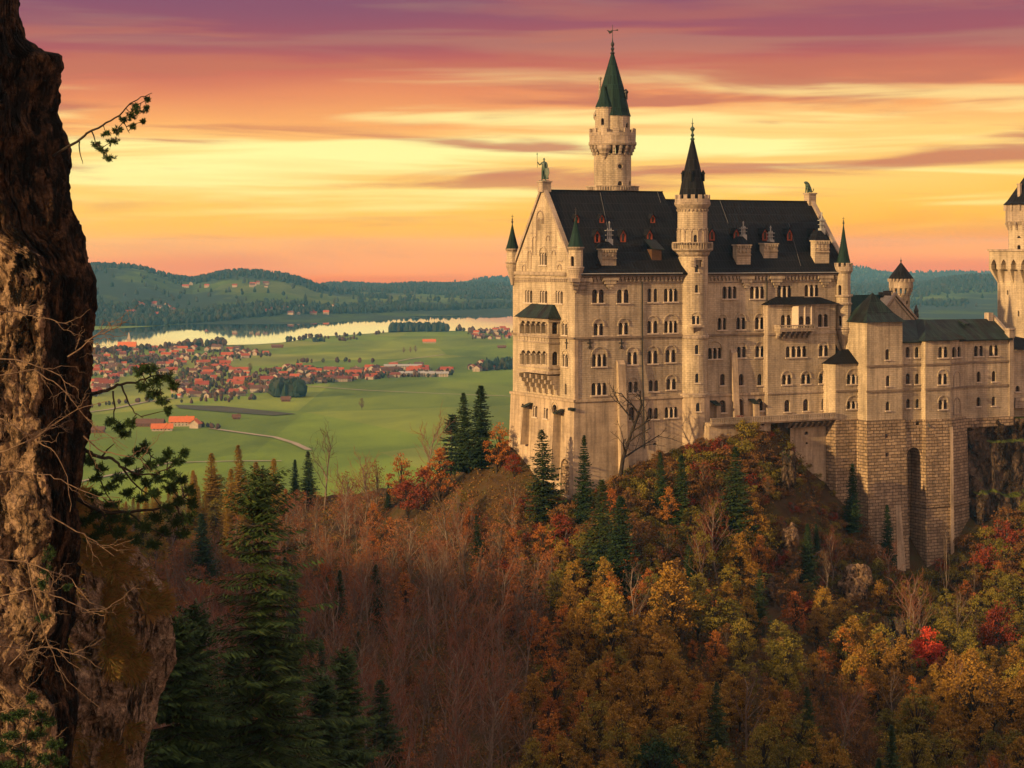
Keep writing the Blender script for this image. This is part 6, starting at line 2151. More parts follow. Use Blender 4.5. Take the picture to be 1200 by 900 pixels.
def wood_block(polys, n, hh, name, label):
    pts, sz = [], []
    for p in pixpts(polys, n, fr_):
        x, y = ground_at(*p); pts.append((x, y, -.3)); sz.append(hh * fr_.uniform(.75, 1.2))
    blob_trees(name, pts, sz, M['far_wood'], fr_, .7, label)
wood_block([(455, 389), (524, 389), (522, 386.5), (458, 387)], 170, 20, 'lake_wood', 'dark block of conifers on the meadow in front of the lake')
wood_block([(322, 466), (356, 466), (350, 461), (318, 462)], 110, 21, 'village_wood', 'dark block of trees at the right end of the lakeside village')
wood_block([(565, 435), (606, 433), (606, 429), (570, 430)], 60, 16, 'castle_side_wood', 'brown and dark trees behind the castle gable on the valley road')
wood_block([(366, 401), (380, 401), (380, 399.5), (368, 399.5)], 22, 9, 'shore_thicket', 'small dark thicket on the near shore of the lake')

# ================================================================== HAZE
def build_haze():
    m = MB(); m.box(-9000, 9000, -60, 15900, -2, 262)
    mt = bpy.data.materials.new('valley_haze'); mt.use_nodes = True
    t = mt.node_tree; t.nodes.clear()
    pv = N(t, 'ShaderNodeVolumePrincipled')
    pv.inputs['Color'].default_value = (.14, .50, .95, 1)
    pv.inputs['Density'].default_value = 5.4e-5
    pv.inputs['Absorption Color'].default_value = (1, 1, 1, 1)
    pv.inputs['Anisotropy'].default_value = .0
    o_ = N(t, 'ShaderNodeOutputMaterial'); lk(t, pv.outputs[0], o_.inputs['Volume'])
    o = m.build('haze', mt)
    tag(o, 'thin blue evening haze over the valley', kind='stuff')
if True:
    build_haze()
# ================================================================== TREES
M['bark_dark'] = simple('dark_bark', (.022, .016, .011), (.050, .036, .026), 2, .9)
M['bark_grey'] = simple('grey_brown_bark', (.070, .050, .036), (.14, .105, .078), 1.5, .9)
M['twig_red'] = leafmat('reddish_twigs', [(0, (.13, .046, .026)), (.5, (.22, .085, .048)), (1, (.30, .145, .088))], objvar=.6)
M['twig_grey'] = leafmat('grey_twigs', [(0, (.07, .045, .032)), (1, (.16, .11, .08))], objvar=.4)
M['twig_brown'] = leafmat('brown_twigs', [(0, (.08, .045, .028)), (.5, (.15, .085, .048)), (1, (.22, .13, .08))], objvar=.6)
M['bark_pale'] = simple('pale_grey_bark', (.11, .085, .065), (.24, .185, .145), 1.2, .9)
M['spruce'] = leafmat('spruce_needles', [(0, (.015, .034, .013)), (.5, (.028, .058, .019)), (.85, (.050, .080, .022)), (1, (.075, .085, .025))], objvar=.35)
M['spruce_light'] = leafmat('light_green_spruce_needles', [(0, (.020, .040, .012)), (.5, (.038, .062, .016)), (1, (.075, .085, .022))], objvar=.3)  # slightly lighter green for one spruce variant
M['pine'] = leafmat('pine_needles', [(0, (.012, .032, .012)), (.6, (.026, .058, .018)), (1, (.050, .080, .022))], objvar=.2)
M['leaf_yellow'] = leafmat('yellow_ochre_leaves', [(0, (.13, .070, .018)), (.35, (.25, .135, .024)), (.7, (.34, .195, .031)), (1, (.19, .165, .030))], objvar=.5)
M['leaf_orange'] = leafmat('orange_brown_leaves', [(0, (.21, .060, .017)), (.4, (.33, .110, .024)), (.75, (.38, .16, .030)), (1, (.18, .10, .026))], objvar=.5)
M['leaf_red'] = leafmat('red_leaves', [(0, (.14, .026, .014)), (.5, (.21, .042, .020)), (1, (.19, .060, .026))], objvar=.5)
M['leaf_scarlet'] = leafmat('scarlet_leaves', [(0, (.42, .040, .022)), (.5, (.60, .065, .030)), (1, (.50, .100, .045))], objvar=.1)
M['leaf_olive'] = leafmat('olive_green_leaves', [(0, (.075, .070, .016)), (.4, (.145, .130, .022)), (.8, (.24, .185, .028)), (1, (.31, .21, .032))], objvar=.5)
M['leaf_brown'] = leafmat('brown_leaves', [(0, (.10, .048, .020)), (.5, (.17, .085, .028)), (1, (.24, .125, .040))], objvar=.5)
M['leaf_russet'] = leafmat('thin_russet_leaves', [(0, (.13, .048, .024)), (.5, (.22, .085, .036)), (1, (.30, .14, .055))], objvar=.6)
M['larch'] = leafmat('golden_larch_needles', [(0, (.20, .125, .018)), (.5, (.32, .20, .026)), (1, (.40, .24, .030))], objvar=.5)


def tubes_np(segs, n=3):
    """segs: list of (p0, p1, r0, r1) -> V, F"""
    S = len(segs)
    P0 = np.array([s[0] for s in segs], float); P1 = np.array([s[1] for s in segs], float)
    r0 = np.array([s[2] for s in segs])[:, None]; r1 = np.array([s[3] for s in segs])[:, None]
    d = P1 - P0; d /= np.linalg.norm(d, axis=1, keepdims=True) + 1e-9
    up = np.where(np.abs(d[:, 2:3]) > .9, np.array([[1., 0, 0]]), np.array([[0, 0, 1.]]))
    a = np.cross(d, up); a /= np.linalg.norm(a, axis=1, keepdims=True) + 1e-9
    b = np.cross(d, a)
    V = np.zeros((S, 2 * n, 3))
    for k in range(n):
        c, s = math.cos(2 * math.pi * k / n), math.sin(2 * math.pi * k / n)
        V[:, k] = P0 + (a * c + b * s) * r0
        V[:, n + k] = P1 + (a * c + b * s) * r1
    base = (np.arange(S) * 2 * n)[:, None]
    Fc = np.concatenate([base + np.array([[k, (k + 1) % n, n + (k + 1) % n, n + k]]) for k in range(n)], 0)
    return V.reshape(-1, 3), Fc


def quads_np(C, U, W):
    """one quad per centre C with half axes U, W"""
    n = len(C)
    V = np.stack([C - U - W, C + U - W, C + U + W, C - U + W], 1).reshape(-1, 3)
    return V, np.arange(n * 4).reshape(n, 4)


def rnd_dirs(rng, n):
    v = rng.normal(size=(n, 3)); return v / np.linalg.norm(v, axis=1, keepdims=True)


def tree_obj(name, cat, label, crown, cmat, trunk, tmat, group=None):
    r = thing(name, label, cat, (0, 0, -900), 0, group)
    npmesh('trunk', trunk[0], trunk[1], tmat, r)
    if crown is not None: npmesh('crown', crown[0], crown[1], cmat, r)
    return r


def gen_spruce(seed, Ht=16.0, Rm=3.0, step=.34, nb=9, spr=7, sw=.42, start=.08, sparse=.12, droop=.30, pw=.72, irr=.0, wmax=9.0, fan=0.0, dup=1):
    rng = np.random.default_rng(seed)
    segs = []
    bend = rng.normal(size=2) * .12
    def axis(z): return np.array([bend[0] * math.sin(z / Ht * 2.2), bend[1] * math.sin(z / Ht * 1.7), z])
    zz = np.linspace(0, Ht, 10)
    for i in range(9):
        segs.append((axis(zz[i]), axis(zz[i + 1]), .20 * Ht / 16 * (1 - zz[i] / Ht) + .02, .20 * Ht / 16 * (1 - zz[i + 1] / Ht) + .015))
    C, U, W = [], [], []
    z = Ht * start
    lob = rng.uniform(.75, 1.15, 12)
    while z < Ht * .995:
        f = 1 - z / Ht
        Rl = Rm * (f ** pw) * (1.0 if f < .8 else 1 - (f - .8) * 1.6) + .10
        a0 = rng.uniform(0, 6.3)
        for k in range(nb):
            if rng.random() < sparse: continue
            a = a0 + 2 * math.pi * k / nb + rng.normal() * .18
            L_ = Rl * rng.uniform(.62 - irr, 1.16) * lob[int(a / (2 * math.pi) * 12) % 12]
            dr = -droop * (1 - .2 * f) + rng.normal() * .06 + (.45 if f < .12 else 0)
            p0 = axis(z)
            d = np.array([math.cos(a), math.sin(a), 0])
            q = [p0 + d * L_ * t + np.array([0, 0, 1]) * L_ * (dr * t + .22 * t * t) for t in (0, .5, 1)]
            if L_ > .8: segs.append((q[0], q[1], .035 * L_ / 3 + .012, .02)); segs.append((q[1], q[2], .02, .008))
            side = np.array([-math.sin(a), math.cos(a), 0])
            ns = max(2, int(spr * L_ / Rm + 1.5))
            for s in range(ns * dup):
                s = s % ns
                t = (s + .6 + rng.uniform(-.3, .3)) / ns
                c = p0 + d * L_ * t + np.array([0, 0, 1]) * L_ * (dr * t + .22 * t * t)
                w = (L_ * .42 * (1 - t * .75) + .10) * rng.uniform(.7, 1.2); w = min(w, wmax * rng.uniform(.6, 1.1))
                c = c + side * rng.normal() * fan * L_ * (1 - t * .7) + np.array([0, 0, -abs(rng.normal()) * fan * .5])
                for sg in (-1, 1):
                    u = (side * sg * .85 + d * .55 + np.array([0, 0, -.25 - .15 * rng.random()])); u /= np.linalg.norm(u)
                    v = np.cross(u, np.array([0, 0, 1])) * .8 + np.array([0, 0, 1]) * rng.uniform(-.6, .2); v /= np.linalg.norm(v)
                    C.append(c + u * w * .5); U.append(u * w * .55); W.append(v * sw * .5 * rng.uniform(.7, 1.3))
            c = q[2]; u = d * .3 + np.array([0, 0, .1]); C.append(c); U.append(u * .8); W.append(side * sw * .5)
        z += step * rng.uniform(.8, 1.2) * (1.0 if f > .15 else .6)
    return quads_taper(np.array(C), np.array(U), np.array(W)), tubes_np(segs, 5)


def quads_taper(C, U, W):
    n = len(C)
    V = np.stack([C - U - W * .8, C + U * .2 - W, C + U, C - U * .1 + W], 1).reshape(-1, 3)
    return V, np.arange(n * 4).reshape(n, 4)


def gen_leafy(seed, Ht=12.0, Rm=3.6, clumps=46, per=42, leaf=.20, zc=.60, zr=.40, shape=1.0, spread=.85):
    rng = np.random.default_rng(seed)
    segs = []
    top = np.array([rng.normal() * .4, rng.normal() * .4, Ht * .82])
    ctr = np.array([0, 0, Ht * zc])
    P = []
    while len(P) < clumps:
        v = rnd_dirs(rng, 1)[0] * rng.uniform(.35, 1.0) ** .5
        fz = (v[2] + 1) / 2
        taper = 1.0 - shape * max(0, fz - .45) * .9
        p = ctr + v * np.array([Rm * taper * rng.uniform(.8, 1.15), Rm * taper * rng.uniform(.8, 1.15), Ht * zr])
        P.append(p)
    P = np.array(P)
    tk = [np.zeros(3), np.array([top[0] * .3, top[1] * .3, Ht * .3]), np.array([top[0] * .7, top[1] * .7, Ht * .58]), top]
    rr = [.22, .16, .10, .03]
    for i in range(3): segs.append((tk[i], tk[i + 1], rr[i], rr[i + 1]))
    for p in P:
        t = np.clip((p[2] / Ht - .22) * .85, .12, .75)
        i = 0 if t < .3 else (1 if t < .58 else 2)
        a, b_ = tk[i], tk[i + 1]
        z0 = [0, .3, .58][i]; z1 = [.3, .58, .82][i]
        q = a + (b_ - a) * min(1, max(0, (t - z0) / (z1 - z0)))
        m_ = (q + p) / 2 + np.array([0, 0, .25])
        segs.append((q, m_, .055, .035)); segs.append((m_, p, .035, .012))
    n = clumps * per
    cid = np.repeat(np.arange(clumps), per)
    cs = rng.uniform(.6, 1.25, clumps)[cid][:, None]
    off = rng.normal(size=(n, 3)) * np.array([spread, spread, spread * .55]) * .62 * cs
    C = P[cid] + off
    D = rnd_dirs(rng, n)
    E = np.cross(D, rnd_dirs(rng, n)); E /= np.linalg.norm(E, axis=1, keepdims=True)
    s = leaf * rng.uniform(.6, 1.3, n)[:, None]
    return quads_taper(C, D * s, E * s * .7), tubes_np(segs, 4)


def gen_bare(seed, Ht=14.0, spread=.42, lim=9, sub=5, tw=3, twl=1.5, r0=.21, up=.9, wide=.036):
    rng = np.random.default_rng(seed)
    segs, tws = [], []
    def grow(p, d, L_, r, lev):
        n = 3 if lev < 2 else 2
        pts = [p]
        dd = d.copy()
        for i in range(n):
            dd = dd + rng.normal(size=3) * (.10 + .05 * lev) + np.array([0, 0, .10 * up]); dd /= np.linalg.norm(dd)
            pts.append(pts[-1] + dd * L_ / n)
        for i in range(n):
            ra, rb = r * (1 - i / n * .6), r * (1 - (i + 1) / n * .6)
            (segs if lev < 2 else tws).append((pts[i], pts[i + 1], ra, rb))
        if lev >= 3: return
        cnt = (lim, sub, tw)[lev]
        for k in range(cnt):
            t = (.28 if lev == 0 else .2) + (.72 if lev == 0 else .8) * (k + rng.uniform(.2, .9)) / cnt
            i = min(n - 1, int(t * n)); fr = t * n - i
            q = pts[i] + (pts[i + 1] - pts[i]) * min(1, fr)
            ax = pts[i + 1] - pts[i]; ax /= np.linalg.norm(ax)
            s = np.cross(ax, rnd_dirs(rng, 1)[0]); s /= np.linalg.norm(s) + 1e-9
            dn = ax * rng.uniform(.55, 1.0) + s * rng.uniform(.55, 1.0) * (1.0 if lev else spread * 2) + np.array([0, 0, .25 * up]); dn /= np.linalg.norm(dn)
            nl = L_ * ((.62 - .35 * t) if lev == 0 else rng.uniform(.42, .62)) * rng.uniform(.8, 1.2)
            if lev == 2: nl = twl * rng.uniform(.5, 1.2)
            grow(q, dn, nl, max(r * .42, wide if lev < 2 else wide * .8), lev + 1)
    grow(np.zeros(3), np.array([0, 0, 1.0]), Ht * .93, r0, 0)
    return tubes_np(tws, 3), tubes_np(segs, 5)


def gen_larch(seed, Ht=17):
    return gen_spruce(seed, Ht, 2.9, .36, 8, 8, .34, .10, .15, .10)


def snap(x, y): return gz(x, y)


ST = {}      # prototype trees by kind: list of (root, natural height)
def proto(kind, name, cat, gen, cm, tm, Ht, **kw):
    crown, trunk = gen
    r = tree_obj(name, cat, 'x', crown, M[cm], trunk, M[tm])
    ST.setdefault(kind, []).append([r, Ht, False])

for s in (1, 2, 3): proto('spruce', 'spruce_tree', 'tree', gen_spruce(s, 16, 3.5), 'spruce', 'bark_dark', 16)
for s in (4,): proto('spruce', 'spruce_tree', 'tree', gen_spruce(s, 16, 4.0, .40, 8, 7, .42, .05, .15, .34), 'spruce_light', 'bark_dark', 16)
for s in (11, 12): proto('larch', 'larch_tree', 'tree', gen_larch(s), 'larch', 'bark_grey', 17)
for s in (21, 22, 23): proto('bare', 'bare_tree', 'tree', gen_bare(s), 'twig_red', 'bark_pale', 14)
proto('bare', 'bare_tree', 'tree', gen_bare(24, 13, .6, 8, 5, 3, 1.4), 'twig_grey', 'bark_pale', 14)
for s in (25, 26): proto('bare', 'bare_tree', 'tree', gen_bare(s, 14, .42, 9, 4, 3, 1.4), 'twig_brown', 'bark_pale', 14)
for s in (51, 52, 53): proto('russet', 'russet_tree', 'tree', gen_leafy(s, 13, 2.7, 60, 13, .15, .60, .38, .7, .75), 'leaf_russet', 'bark_pale', 13)
for s in (31, 32, 33, 30): proto('yellow', 'yellow_leaf_tree', 'tree', gen_leafy(s, 12, 3.0, 84, 40, .155, .58, .42, 1.0, .62), 'leaf_yellow', 'bark_dark', 12)
for s in (34, 35): proto('orange', 'orange_leaf_tree', 'tree', gen_leafy(s, 11, 2.7, 60, 34, .15, .58, .42, 1.0, .60), 'leaf_orange', 'bark_dark', 11)
for s in (36,): proto('red', 'red_leaf_tree', 'tree', gen_leafy(s, 8, 2.5, 40, 44, .16), 'leaf_red', 'bark_dark', 8)
for s in (37, 38): proto('olive', 'olive_leaf_tree', 'tree', gen_leafy(s, 11, 3.0, 78, 36, .15, .58, .42, .9, .62), 'leaf_olive', 'bark_dark', 11)
for s in (39, 40): proto('brown', 'brown_leaf_tree', 'tree', gen_leafy(s, 9, 2.7, 56, 26, .13, .58, .42, .8, .62), 'leaf_brown', 'bark_grey', 9)
for s in (41,): proto('bush', 'autumn_bush', 'bush', gen_leafy(s, 4.2, 2.4, 30, 42, .14, .45, .38, .4, .7), 'leaf_brown', 'bark_grey', 4.2)
for s in (42,): proto('bush_olive', 'olive_bush', 'bush', gen_leafy(s, 4.2, 2.4, 30, 42, .14, .45, .38, .4, .7), 'leaf_olive', 'bark_grey', 4.2)
for s in (43,): proto('bush_red', 'red_bush', 'bush', gen_leafy(s, 3.6, 2.0, 22, 40, .14, .45, .38, .4, .7), 'leaf_red', 'bark_grey', 3.6)

tr_rng = random.Random(99)
COUNT = {}


def plant(kind, x, y, h, label, group=None, z=None, wid=1.0, pick=None):
    lst = ST[kind]
    e = lst[pick % len(lst)] if pick is not None else tr_rng.choice(lst)
    if not e[2]: o = e[0]; e[2] = True
    else: o = copy_tree(e[0])
    o.location = (x, y, (snap(x, y) if z is None else z) - .25)
    s = h / e[1]
    w = s * wid * tr_rng.uniform(.9, 1.12)
    o.scale = (w, w, s)
    o.rotation_euler = (tr_rng.uniform(-.04, .04), tr_rng.uniform(-.04, .04), tr_rng.uniform(0, 6.28))
    o['label'] = label
    if group: o['group'] = group
    elif 'group' in o.keys(): del o['group']
    COUNT[kind] = COUNT.get(kind, 0) + 1
    return o


def plant_px(kind, px, pyt, pyb, label, group=None, pick=None, wid=1.0, dy=0.0):
    x, y, z = hit(px, pyb)
    y += dy; x = (px - 600) / F * y; z = snap(x, y)
    h = (H - (pyt - HY) / F * y) - z
    return plant(kind, x, y, h, label, group, z, wid, pick)


taken_px = []
# ---- trees that can be told apart
NAMED = [
    ('spruce', 546, 459, 556, 'tall dark spruce left of the palace gable, taller left one of a close pair', 0, 1.08),
    ('spruce', 562, 450, 556, 'tallest dark spruce left of the palace gable, right one of a close pair', 1, 1.15),
    ('spruce', 527, 484, 556, 'dark spruce at the left of the spruce group beside the palace gable', 2, 1.01),
    ('spruce', 638, 502, 612, 'green spruce standing before the foot of the palace gable', 3, 1.15),
    ('spruce', 684, 509, 618, 'slender green spruce at the palace corner foot', 0, 0.74),
    ('spruce', 776, 528, 600, 'dark spruce below the palace wall left of the stair tower foot', 1, 0.81),
    ('spruce', 797, 531, 618, 'green spruce straight below the round stair tower', 2, 0.94),
    ('spruce', 864, 522, 640, 'wide green spruce in the middle of the brown slope below the terrace', 3, 1.22),
    ('spruce', 998, 542, 628, 'narrow dark spruce in front of the rusticated tower base', 0, 0.81),
    ('spruce', 1040, 590, 672, 'dark spruce growing against the foot of the square stair block', 1, 0.81),
    ('spruce', 722, 578, 700, 'large dark spruce on the slope below the dead tree', 2, 1.15),
    ('spruce', 700, 560, 690, 'spruce just left of the large dark one on the slope', 3, 1.08),
    ('spruce', 362, 528, 592, 'larger dark spruce on the forest crest left of the bare tree', 0, 1.08),
    ('spruce', 345, 537, 592, 'smaller dark spruce beside the larger one on the forest crest', 1, 0.94),
    ('spruce', 454, 565, 600, 'small dark spruce among bare reddish trees', 2, 0.94),
    ('spruce', 447, 795, 930, 'green spruce low in the picture among bare trunks', 3, 1.35),
    ('spruce', 240, 600, 700, 'slim dark spruce behind the big foreground spruce', 1, 1.08),
    ('larch', 248, 530, 610, 'yellow green larch at the left end of the forest crest', 0, 1.49),
    ('larch', 283, 520, 612, 'tallest golden larch on the forest crest', 1, 1.35),
    ('larch', 268, 548, 625, 'golden larch between the tallest one and the green one', 0, 1.35),
    ('larch', 302, 540, 622, 'golden larch right of the tallest larch on the crest', 1, 1.35),
    ('larch', 318, 536, 618, 'orange yellow larch, rightmost of the larch row on the crest', 0, 1.35),
    ('larch', 225, 560, 650, 'dull yellow larch at the very left of the larch row', 1, 1.49),
    ('bare', 380, 508, 600, 'tall bare tree rising above the forest crest against the meadow', 3, .9),
    ('bare', 436, 540, 610, 'bare reddish tree on the crest, highest left of the spruces', 0, 1.0),
    ('bare', 500, 500, 590, 'bare reddish tree just left of the spruce group by the gable', 1, 1.0),
    ('orange', 582, 492, 560, 'orange red tree between the tall spruces and the palace gable', 0, 1.1),
    ('orange', 515, 522, 590, 'orange brown tree below the leftmost spruce of the group', 1, 1.1),
    ('red', 478, 560, 612, 'red leaved tree, brightest on the brown forest crest', 0, 1.2),
    ('red', 497, 545, 600, 'red orange tree right of the brightest red one on the crest', 0, 1.0),
    ('orange', 468, 528, 596, 'orange tree on the crest above the red leaved trees', 0, .9),
    ('red', 602, 530, 560, 'small red tree at the left foot of the palace gable', 0, 1.1),
    ('bush_red', 745, 515, 536, 'deep red bush beside the trunk of the dead tree', 0, 1.0),
    ('red', 658, 600, 640, 'dark red shrub tree below the spruce by the gable', 0, 1.2),
    ('bush_red', 960, 588, 606, 'bright red bush below the retaining wall', 0, 1.1),
    ('bush_red', 975, 596, 612, 'red orange bush beside the first rusticated base', 0, .9),
    ('yellow', 715, 688, 800, 'bright ochre tree with rounded crown below the dark spruces', 0, .8),
    ('yellow', 788, 655, 770, 'big ochre tree in the middle of the slope', 1, 1.0),
    ('yellow', 682, 700, 790, 'ochre tree at the left edge of the yellow trees', 2, .8),
    ('orange', 932, 690, 760, 'orange brown tree with a leaning crown below the spruce slope', 1, .9),
    ('yellow', 1140, 760, 880, 'broad ochre tree low at the right of the scarlet tree', 0, 1.1),
    ('olive', 1075, 800, 900, 'olive green tree below the scarlet tree', 0, 1.0),
    ('red', 1172, 706, 775, 'slim dark red tree at the right edge of the slope', 0, .8),
    ('orange', 650, 760, 850, 'rust orange tree, lowest left of the yellow trees', 0, 1.0),
    ('orange', 640, 720, 800, 'rust red tree above the rust orange one', 1, 1.0),
]
for k_, px, pt, pb, lab, pk, wd in NAMED:
    o = plant_px(k_, px, pt, pb, lab, None, pk, wd)
    taken_px.append((px, pt, pb, o.location.x, o.location.y))
# the scarlet tree
crown, trunk = gen_leafy(77, 8, 2.9, 60, 62, .15, .55, .42, .7)
o = tree_obj('scarlet_tree', 'tree', 'small scarlet red tree glowing alone among olive trees on the right slope', crown, M['leaf_scarlet'], trunk, M['bark_dark'])
x, y, z = hit(1086, 792); hh = (H - (735 - HY) / F * y) - z
o.location = (x, y, z); o.scale = (hh / 8 * .95,) * 2 + (hh / 8,)
taken_px.append((1086, 735, 792, x, y))
# pine bush at the bottom
crown, trunk = gen_leafy(78, 7, 3.4, 36, 60, .16, .62, .30, .3, .8)
o = tree_obj('green_pine', 'tree', 'green round topped pine at the bottom below the ochre trees', crown, M['pine'], trunk, M['bark_dark'])
x, y, z = hit(765, 935); hh = (H - (864 - HY) / F * y) - z
o.location = (x, y, z); o.scale = (hh / 7,) * 3
taken_px.append((765, 864, 935, x, y))
# dead tree before the palace wall
crown, trunk = gen_bare(61, 17, .9, 8, 5, 4, 1.5, .46, .5, .055)
o = tree_obj('dead_tree', 'tree', 'leafless dark tree with crooked limbs standing before the palace wall', crown, M['bark_dark'], trunk, M['bark_dark'])
x, y, z = hit(726, 560, 400); y -= 3; x = (725 - 600) / F * y; z = snap(x, y); hh = (H - (462 - HY) / F * y) - z
o.location = (x, y, z - .3); o.scale = (hh / 16.5,) * 3; o.rotation_euler = (0, -.08, 2.0)
# thin saplings before the tower base
for px, pt, pb, lab in ((1108, 612, 735, 'thin leafless sapling with yellow leaves in front of the rusticated bay base'), (1142, 662, 735, 'thin straight sapling right of the rusticated bay base')):
    plant_px('bare', px, pt, pb, lab, None, 3, .28)

# lone trees on the valley meadows
for px, py, h, lab in ((424, 480, 15, 'single small tree alone on the wide green meadow'), (473, 414, 12, 'leftmost of three meadow trees below the lake wood'), (481, 413.5, 12, 'middle of three meadow trees below the lake wood'), (487, 413, 14, 'rightmost and darkest of three meadow trees below the lake wood'),
                       (246, 436, 17, 'dark tree among roofs in the middle of the lakeside village'), (293, 437, 18, 'dark tree at the right side of the lakeside village roofs'), (140, 438, 18, 'dark tree among the leftmost village roofs'), (288, 458, 17, 'dark tree beside the near village wood')):
    x, y = ground_at(px, py)
    plant('olive' if px < 300 else 'brown', x, y, h, lab, None, 0.0, .9, 0)

# ---- the forest that covers the slopes
hzn = np.full(1400, 2000.0)        # lowest visible row found so far, near trees first
FP = [l2w(-2, -2.2), l2w(L - 4, -2.2), l2w(L - 3, -13), l2w(L + 46, -14), l2w(L + 70, 60), l2w(-3, 60)]
cands = []
yy = 236.0
while yy < 640:
    sp = 5.6 if yy < 480 else 6.8
    xw = yy * 1.2 * 600 / F + 12
    x = -xw
    while x < xw:
        X = x + tr_rng.uniform(-.48, .48) * sp; Y = yy + tr_rng.uniform(-.48, .48) * sp
        cands.append((Y, X)); x += sp
    yy += sp
cands.sort()
KL = {
    'bare': ('leafless reddish brown tree, one of the dense bare wood left of the castle slope', 'bare trees of the dense brown wood'),
    'spruce': ('dark green spruce, one of those scattered singly through the autumn wood', 'spruces scattered through the wood'),
    'yellow': ('ochre yellow leaved tree, one of the many on the lower castle slope', 'ochre trees on the lower slope'),
    'orange': ('orange brown leaved tree, one of those mixed into the slope wood', 'orange brown trees in the wood'),
    'olive': ('olive green leaved tree, one of those on the lower right slope', 'olive trees on the lower right slope'),
    'red': ('dull red leaved tree, one of those sprinkled over the slope', 'red trees sprinkled over the slope'),
    'brown': ('brown leaved small tree, one of those on the upper castle slope', 'brown small trees on the upper slope'),
    'bush': ('brown autumn bush, one of those growing close below the castle walls', 'brown bushes below the castle walls'),
    'bush_olive': ('olive green bush, one of those growing close below the castle walls', 'olive bushes below the castle walls'),
    'bush_red': ('red bush, one of those dotted among the bushes below the castle walls', 'red bushes below the castle walls'),
    'larch': ('golden larch, one of the larches on the far left forest crest', 'larches on the left forest crest')}
KL['russet'] = ('thin russet tree with few leaves left, one of those in the brown wood', 'thin russet trees of the brown wood')
CAP = {k: 290 for k in KL}
def choose(px, py, Y):
    r = tr_rng.random()
    n = float(fbm(np.array([px / 55.]), np.array([py / 45.]), 91, 3)[0])
    if px < 330 and Y > 470: return 'larch' if r < .45 else ('bare' if r < .8 else 'olive')
    if px < 640 + 60 * n and py > 540:
        if py > 640 and 250 < px < 420 and r < .12: return 'spruce'
        if Y > 385 and tr_rng.random() < .62: return 'russet' if tr_rng.random() < .85 else 'orange'
        if tr_rng.random() < .2: return 'russet'
        if px > 600 and r < .35: return 'orange'
        return 'bare' if r < .80 else ('brown' if r < .88 else ('orange' if r < .95 else ('red' if r < .965 else 'spruce')))
    if py < 690 + 30 * n and Y > 375:
        if r < .06: return 'spruce'
        if r < .16: return 'red' if r < .10 else 'orange'
        if r < .30: return 'bare'
        return 'brown' if r < .62 else ('olive' if r < .84 else 'yellow')
    if px > 1030 and py < 760: return 'brown' if r < .4 else ('olive' if r < .7 else ('red' if r < .8 else 'bare'))
    if r < .46 + .3 * n: return 'yellow'
    if r < .66: return 'olive'
    if r < .78: return 'orange'
    if r < .90: return 'brown'
    return 'bare' if r < .96 else 'spruce'
HT = {'russet': (9, 14), 'bare': (10, 15), 'spruce': (9, 16), 'yellow': (8, 12.5), 'orange': (7, 10.5), 'olive': (8, 12), 'red': (4, 8), 'brown': (5.5, 9), 'bush': (2, 4.2), 'bush_olive': (2, 4.2), 'bush_red': (1.6, 3), 'larch': (11, 16)}
cX = np.array([c[1] for c in cands]); cY = np.array([c[0] for c in cands]); cZ = height(cX, cY)
nfor = 0
forest_spots = []
for X, Y, z in zip(cX, cY, cZ):
    px = 600 + F * X / Y
    if px < -50 or px > 1250: continue
    if pip((X, Y), FP): continue
    lx, ly = w2l(X, Y)
    # clear band along the walls carries low bushes only
    dwall = 99
    if -14 < lx < L + 60:
        fy = 0 if lx < L - 2 else -9
        dwall = fy - ly
    if dwall < 0 and ly < 60 and lx > -6: continue
    rowb = HY + (H - z) / Y * F
    if rowb < 500: continue
    near_wall = dwall < 26 and lx > -12
    if -26 < lx <= -12 or (-12 < lx < 2 and ly < 30): near_wall = near_wall or (lx > -16)
    kd = choose(px, rowb - 45, Y)
    if near_wall:
        if dwall < 15: continue
        r = tr_rng.random(); kd = 'brown' if r < .6 else ('olive' if r < .85 else 'orange')
    if any(abs(X - t[3]) < 2.2 and abs(Y - t[4]) < 2.6 for t in taken_px): continue
    h = tr_rng.uniform(*HT[kd])
    if near_wall and dwall < 5: h = min(h, 2.2)
    if Y > 455 and px > 320: h = max(h, 8.5) if kd == 'bare' else h
    # keep the near crest from hiding the named trees behind it
    top = HY + (H - z - h) / Y * F
    clash = False
    for (qx, qt, qb, tx_, ty_) in taken_px:
        if ty_ > Y + 1 and abs(px - qx) < (qb - qt) * .16 + 8 and top < qb - (qb - qt) * .45: clash = True; break
    if clash:
        h *= .5; top = HY + (H - z - h) / Y * F
        if kd in ('spruce', 'bare', 'larch', 'russet'): continue
    i0, i1 = int(px - 8 + 100), int(px + 9 + 100)
    i0 = max(i0, 0); i1 = min(i1, 1399)
    vis = np.median(hzn[i0:i1]) - top
    if vis < 7: continue
    if top > 925: continue
    if 905 < px < 1000 and top < 588: continue
    hw = .15 * h * F / Y
    j0, j1 = max(0, int(px - hw + 100)), min(1399, int(px + hw + 100))
    solid = 1.0 if kd not in ('bare', 'larch', 'russet') else .45
    hzn[j0:j1] = np.minimum(hzn[j0:j1], top + (rowb - top) * (.25 if solid == 1 else .55))
    forest_spots.append((vis, kd, X, Y, z, h))
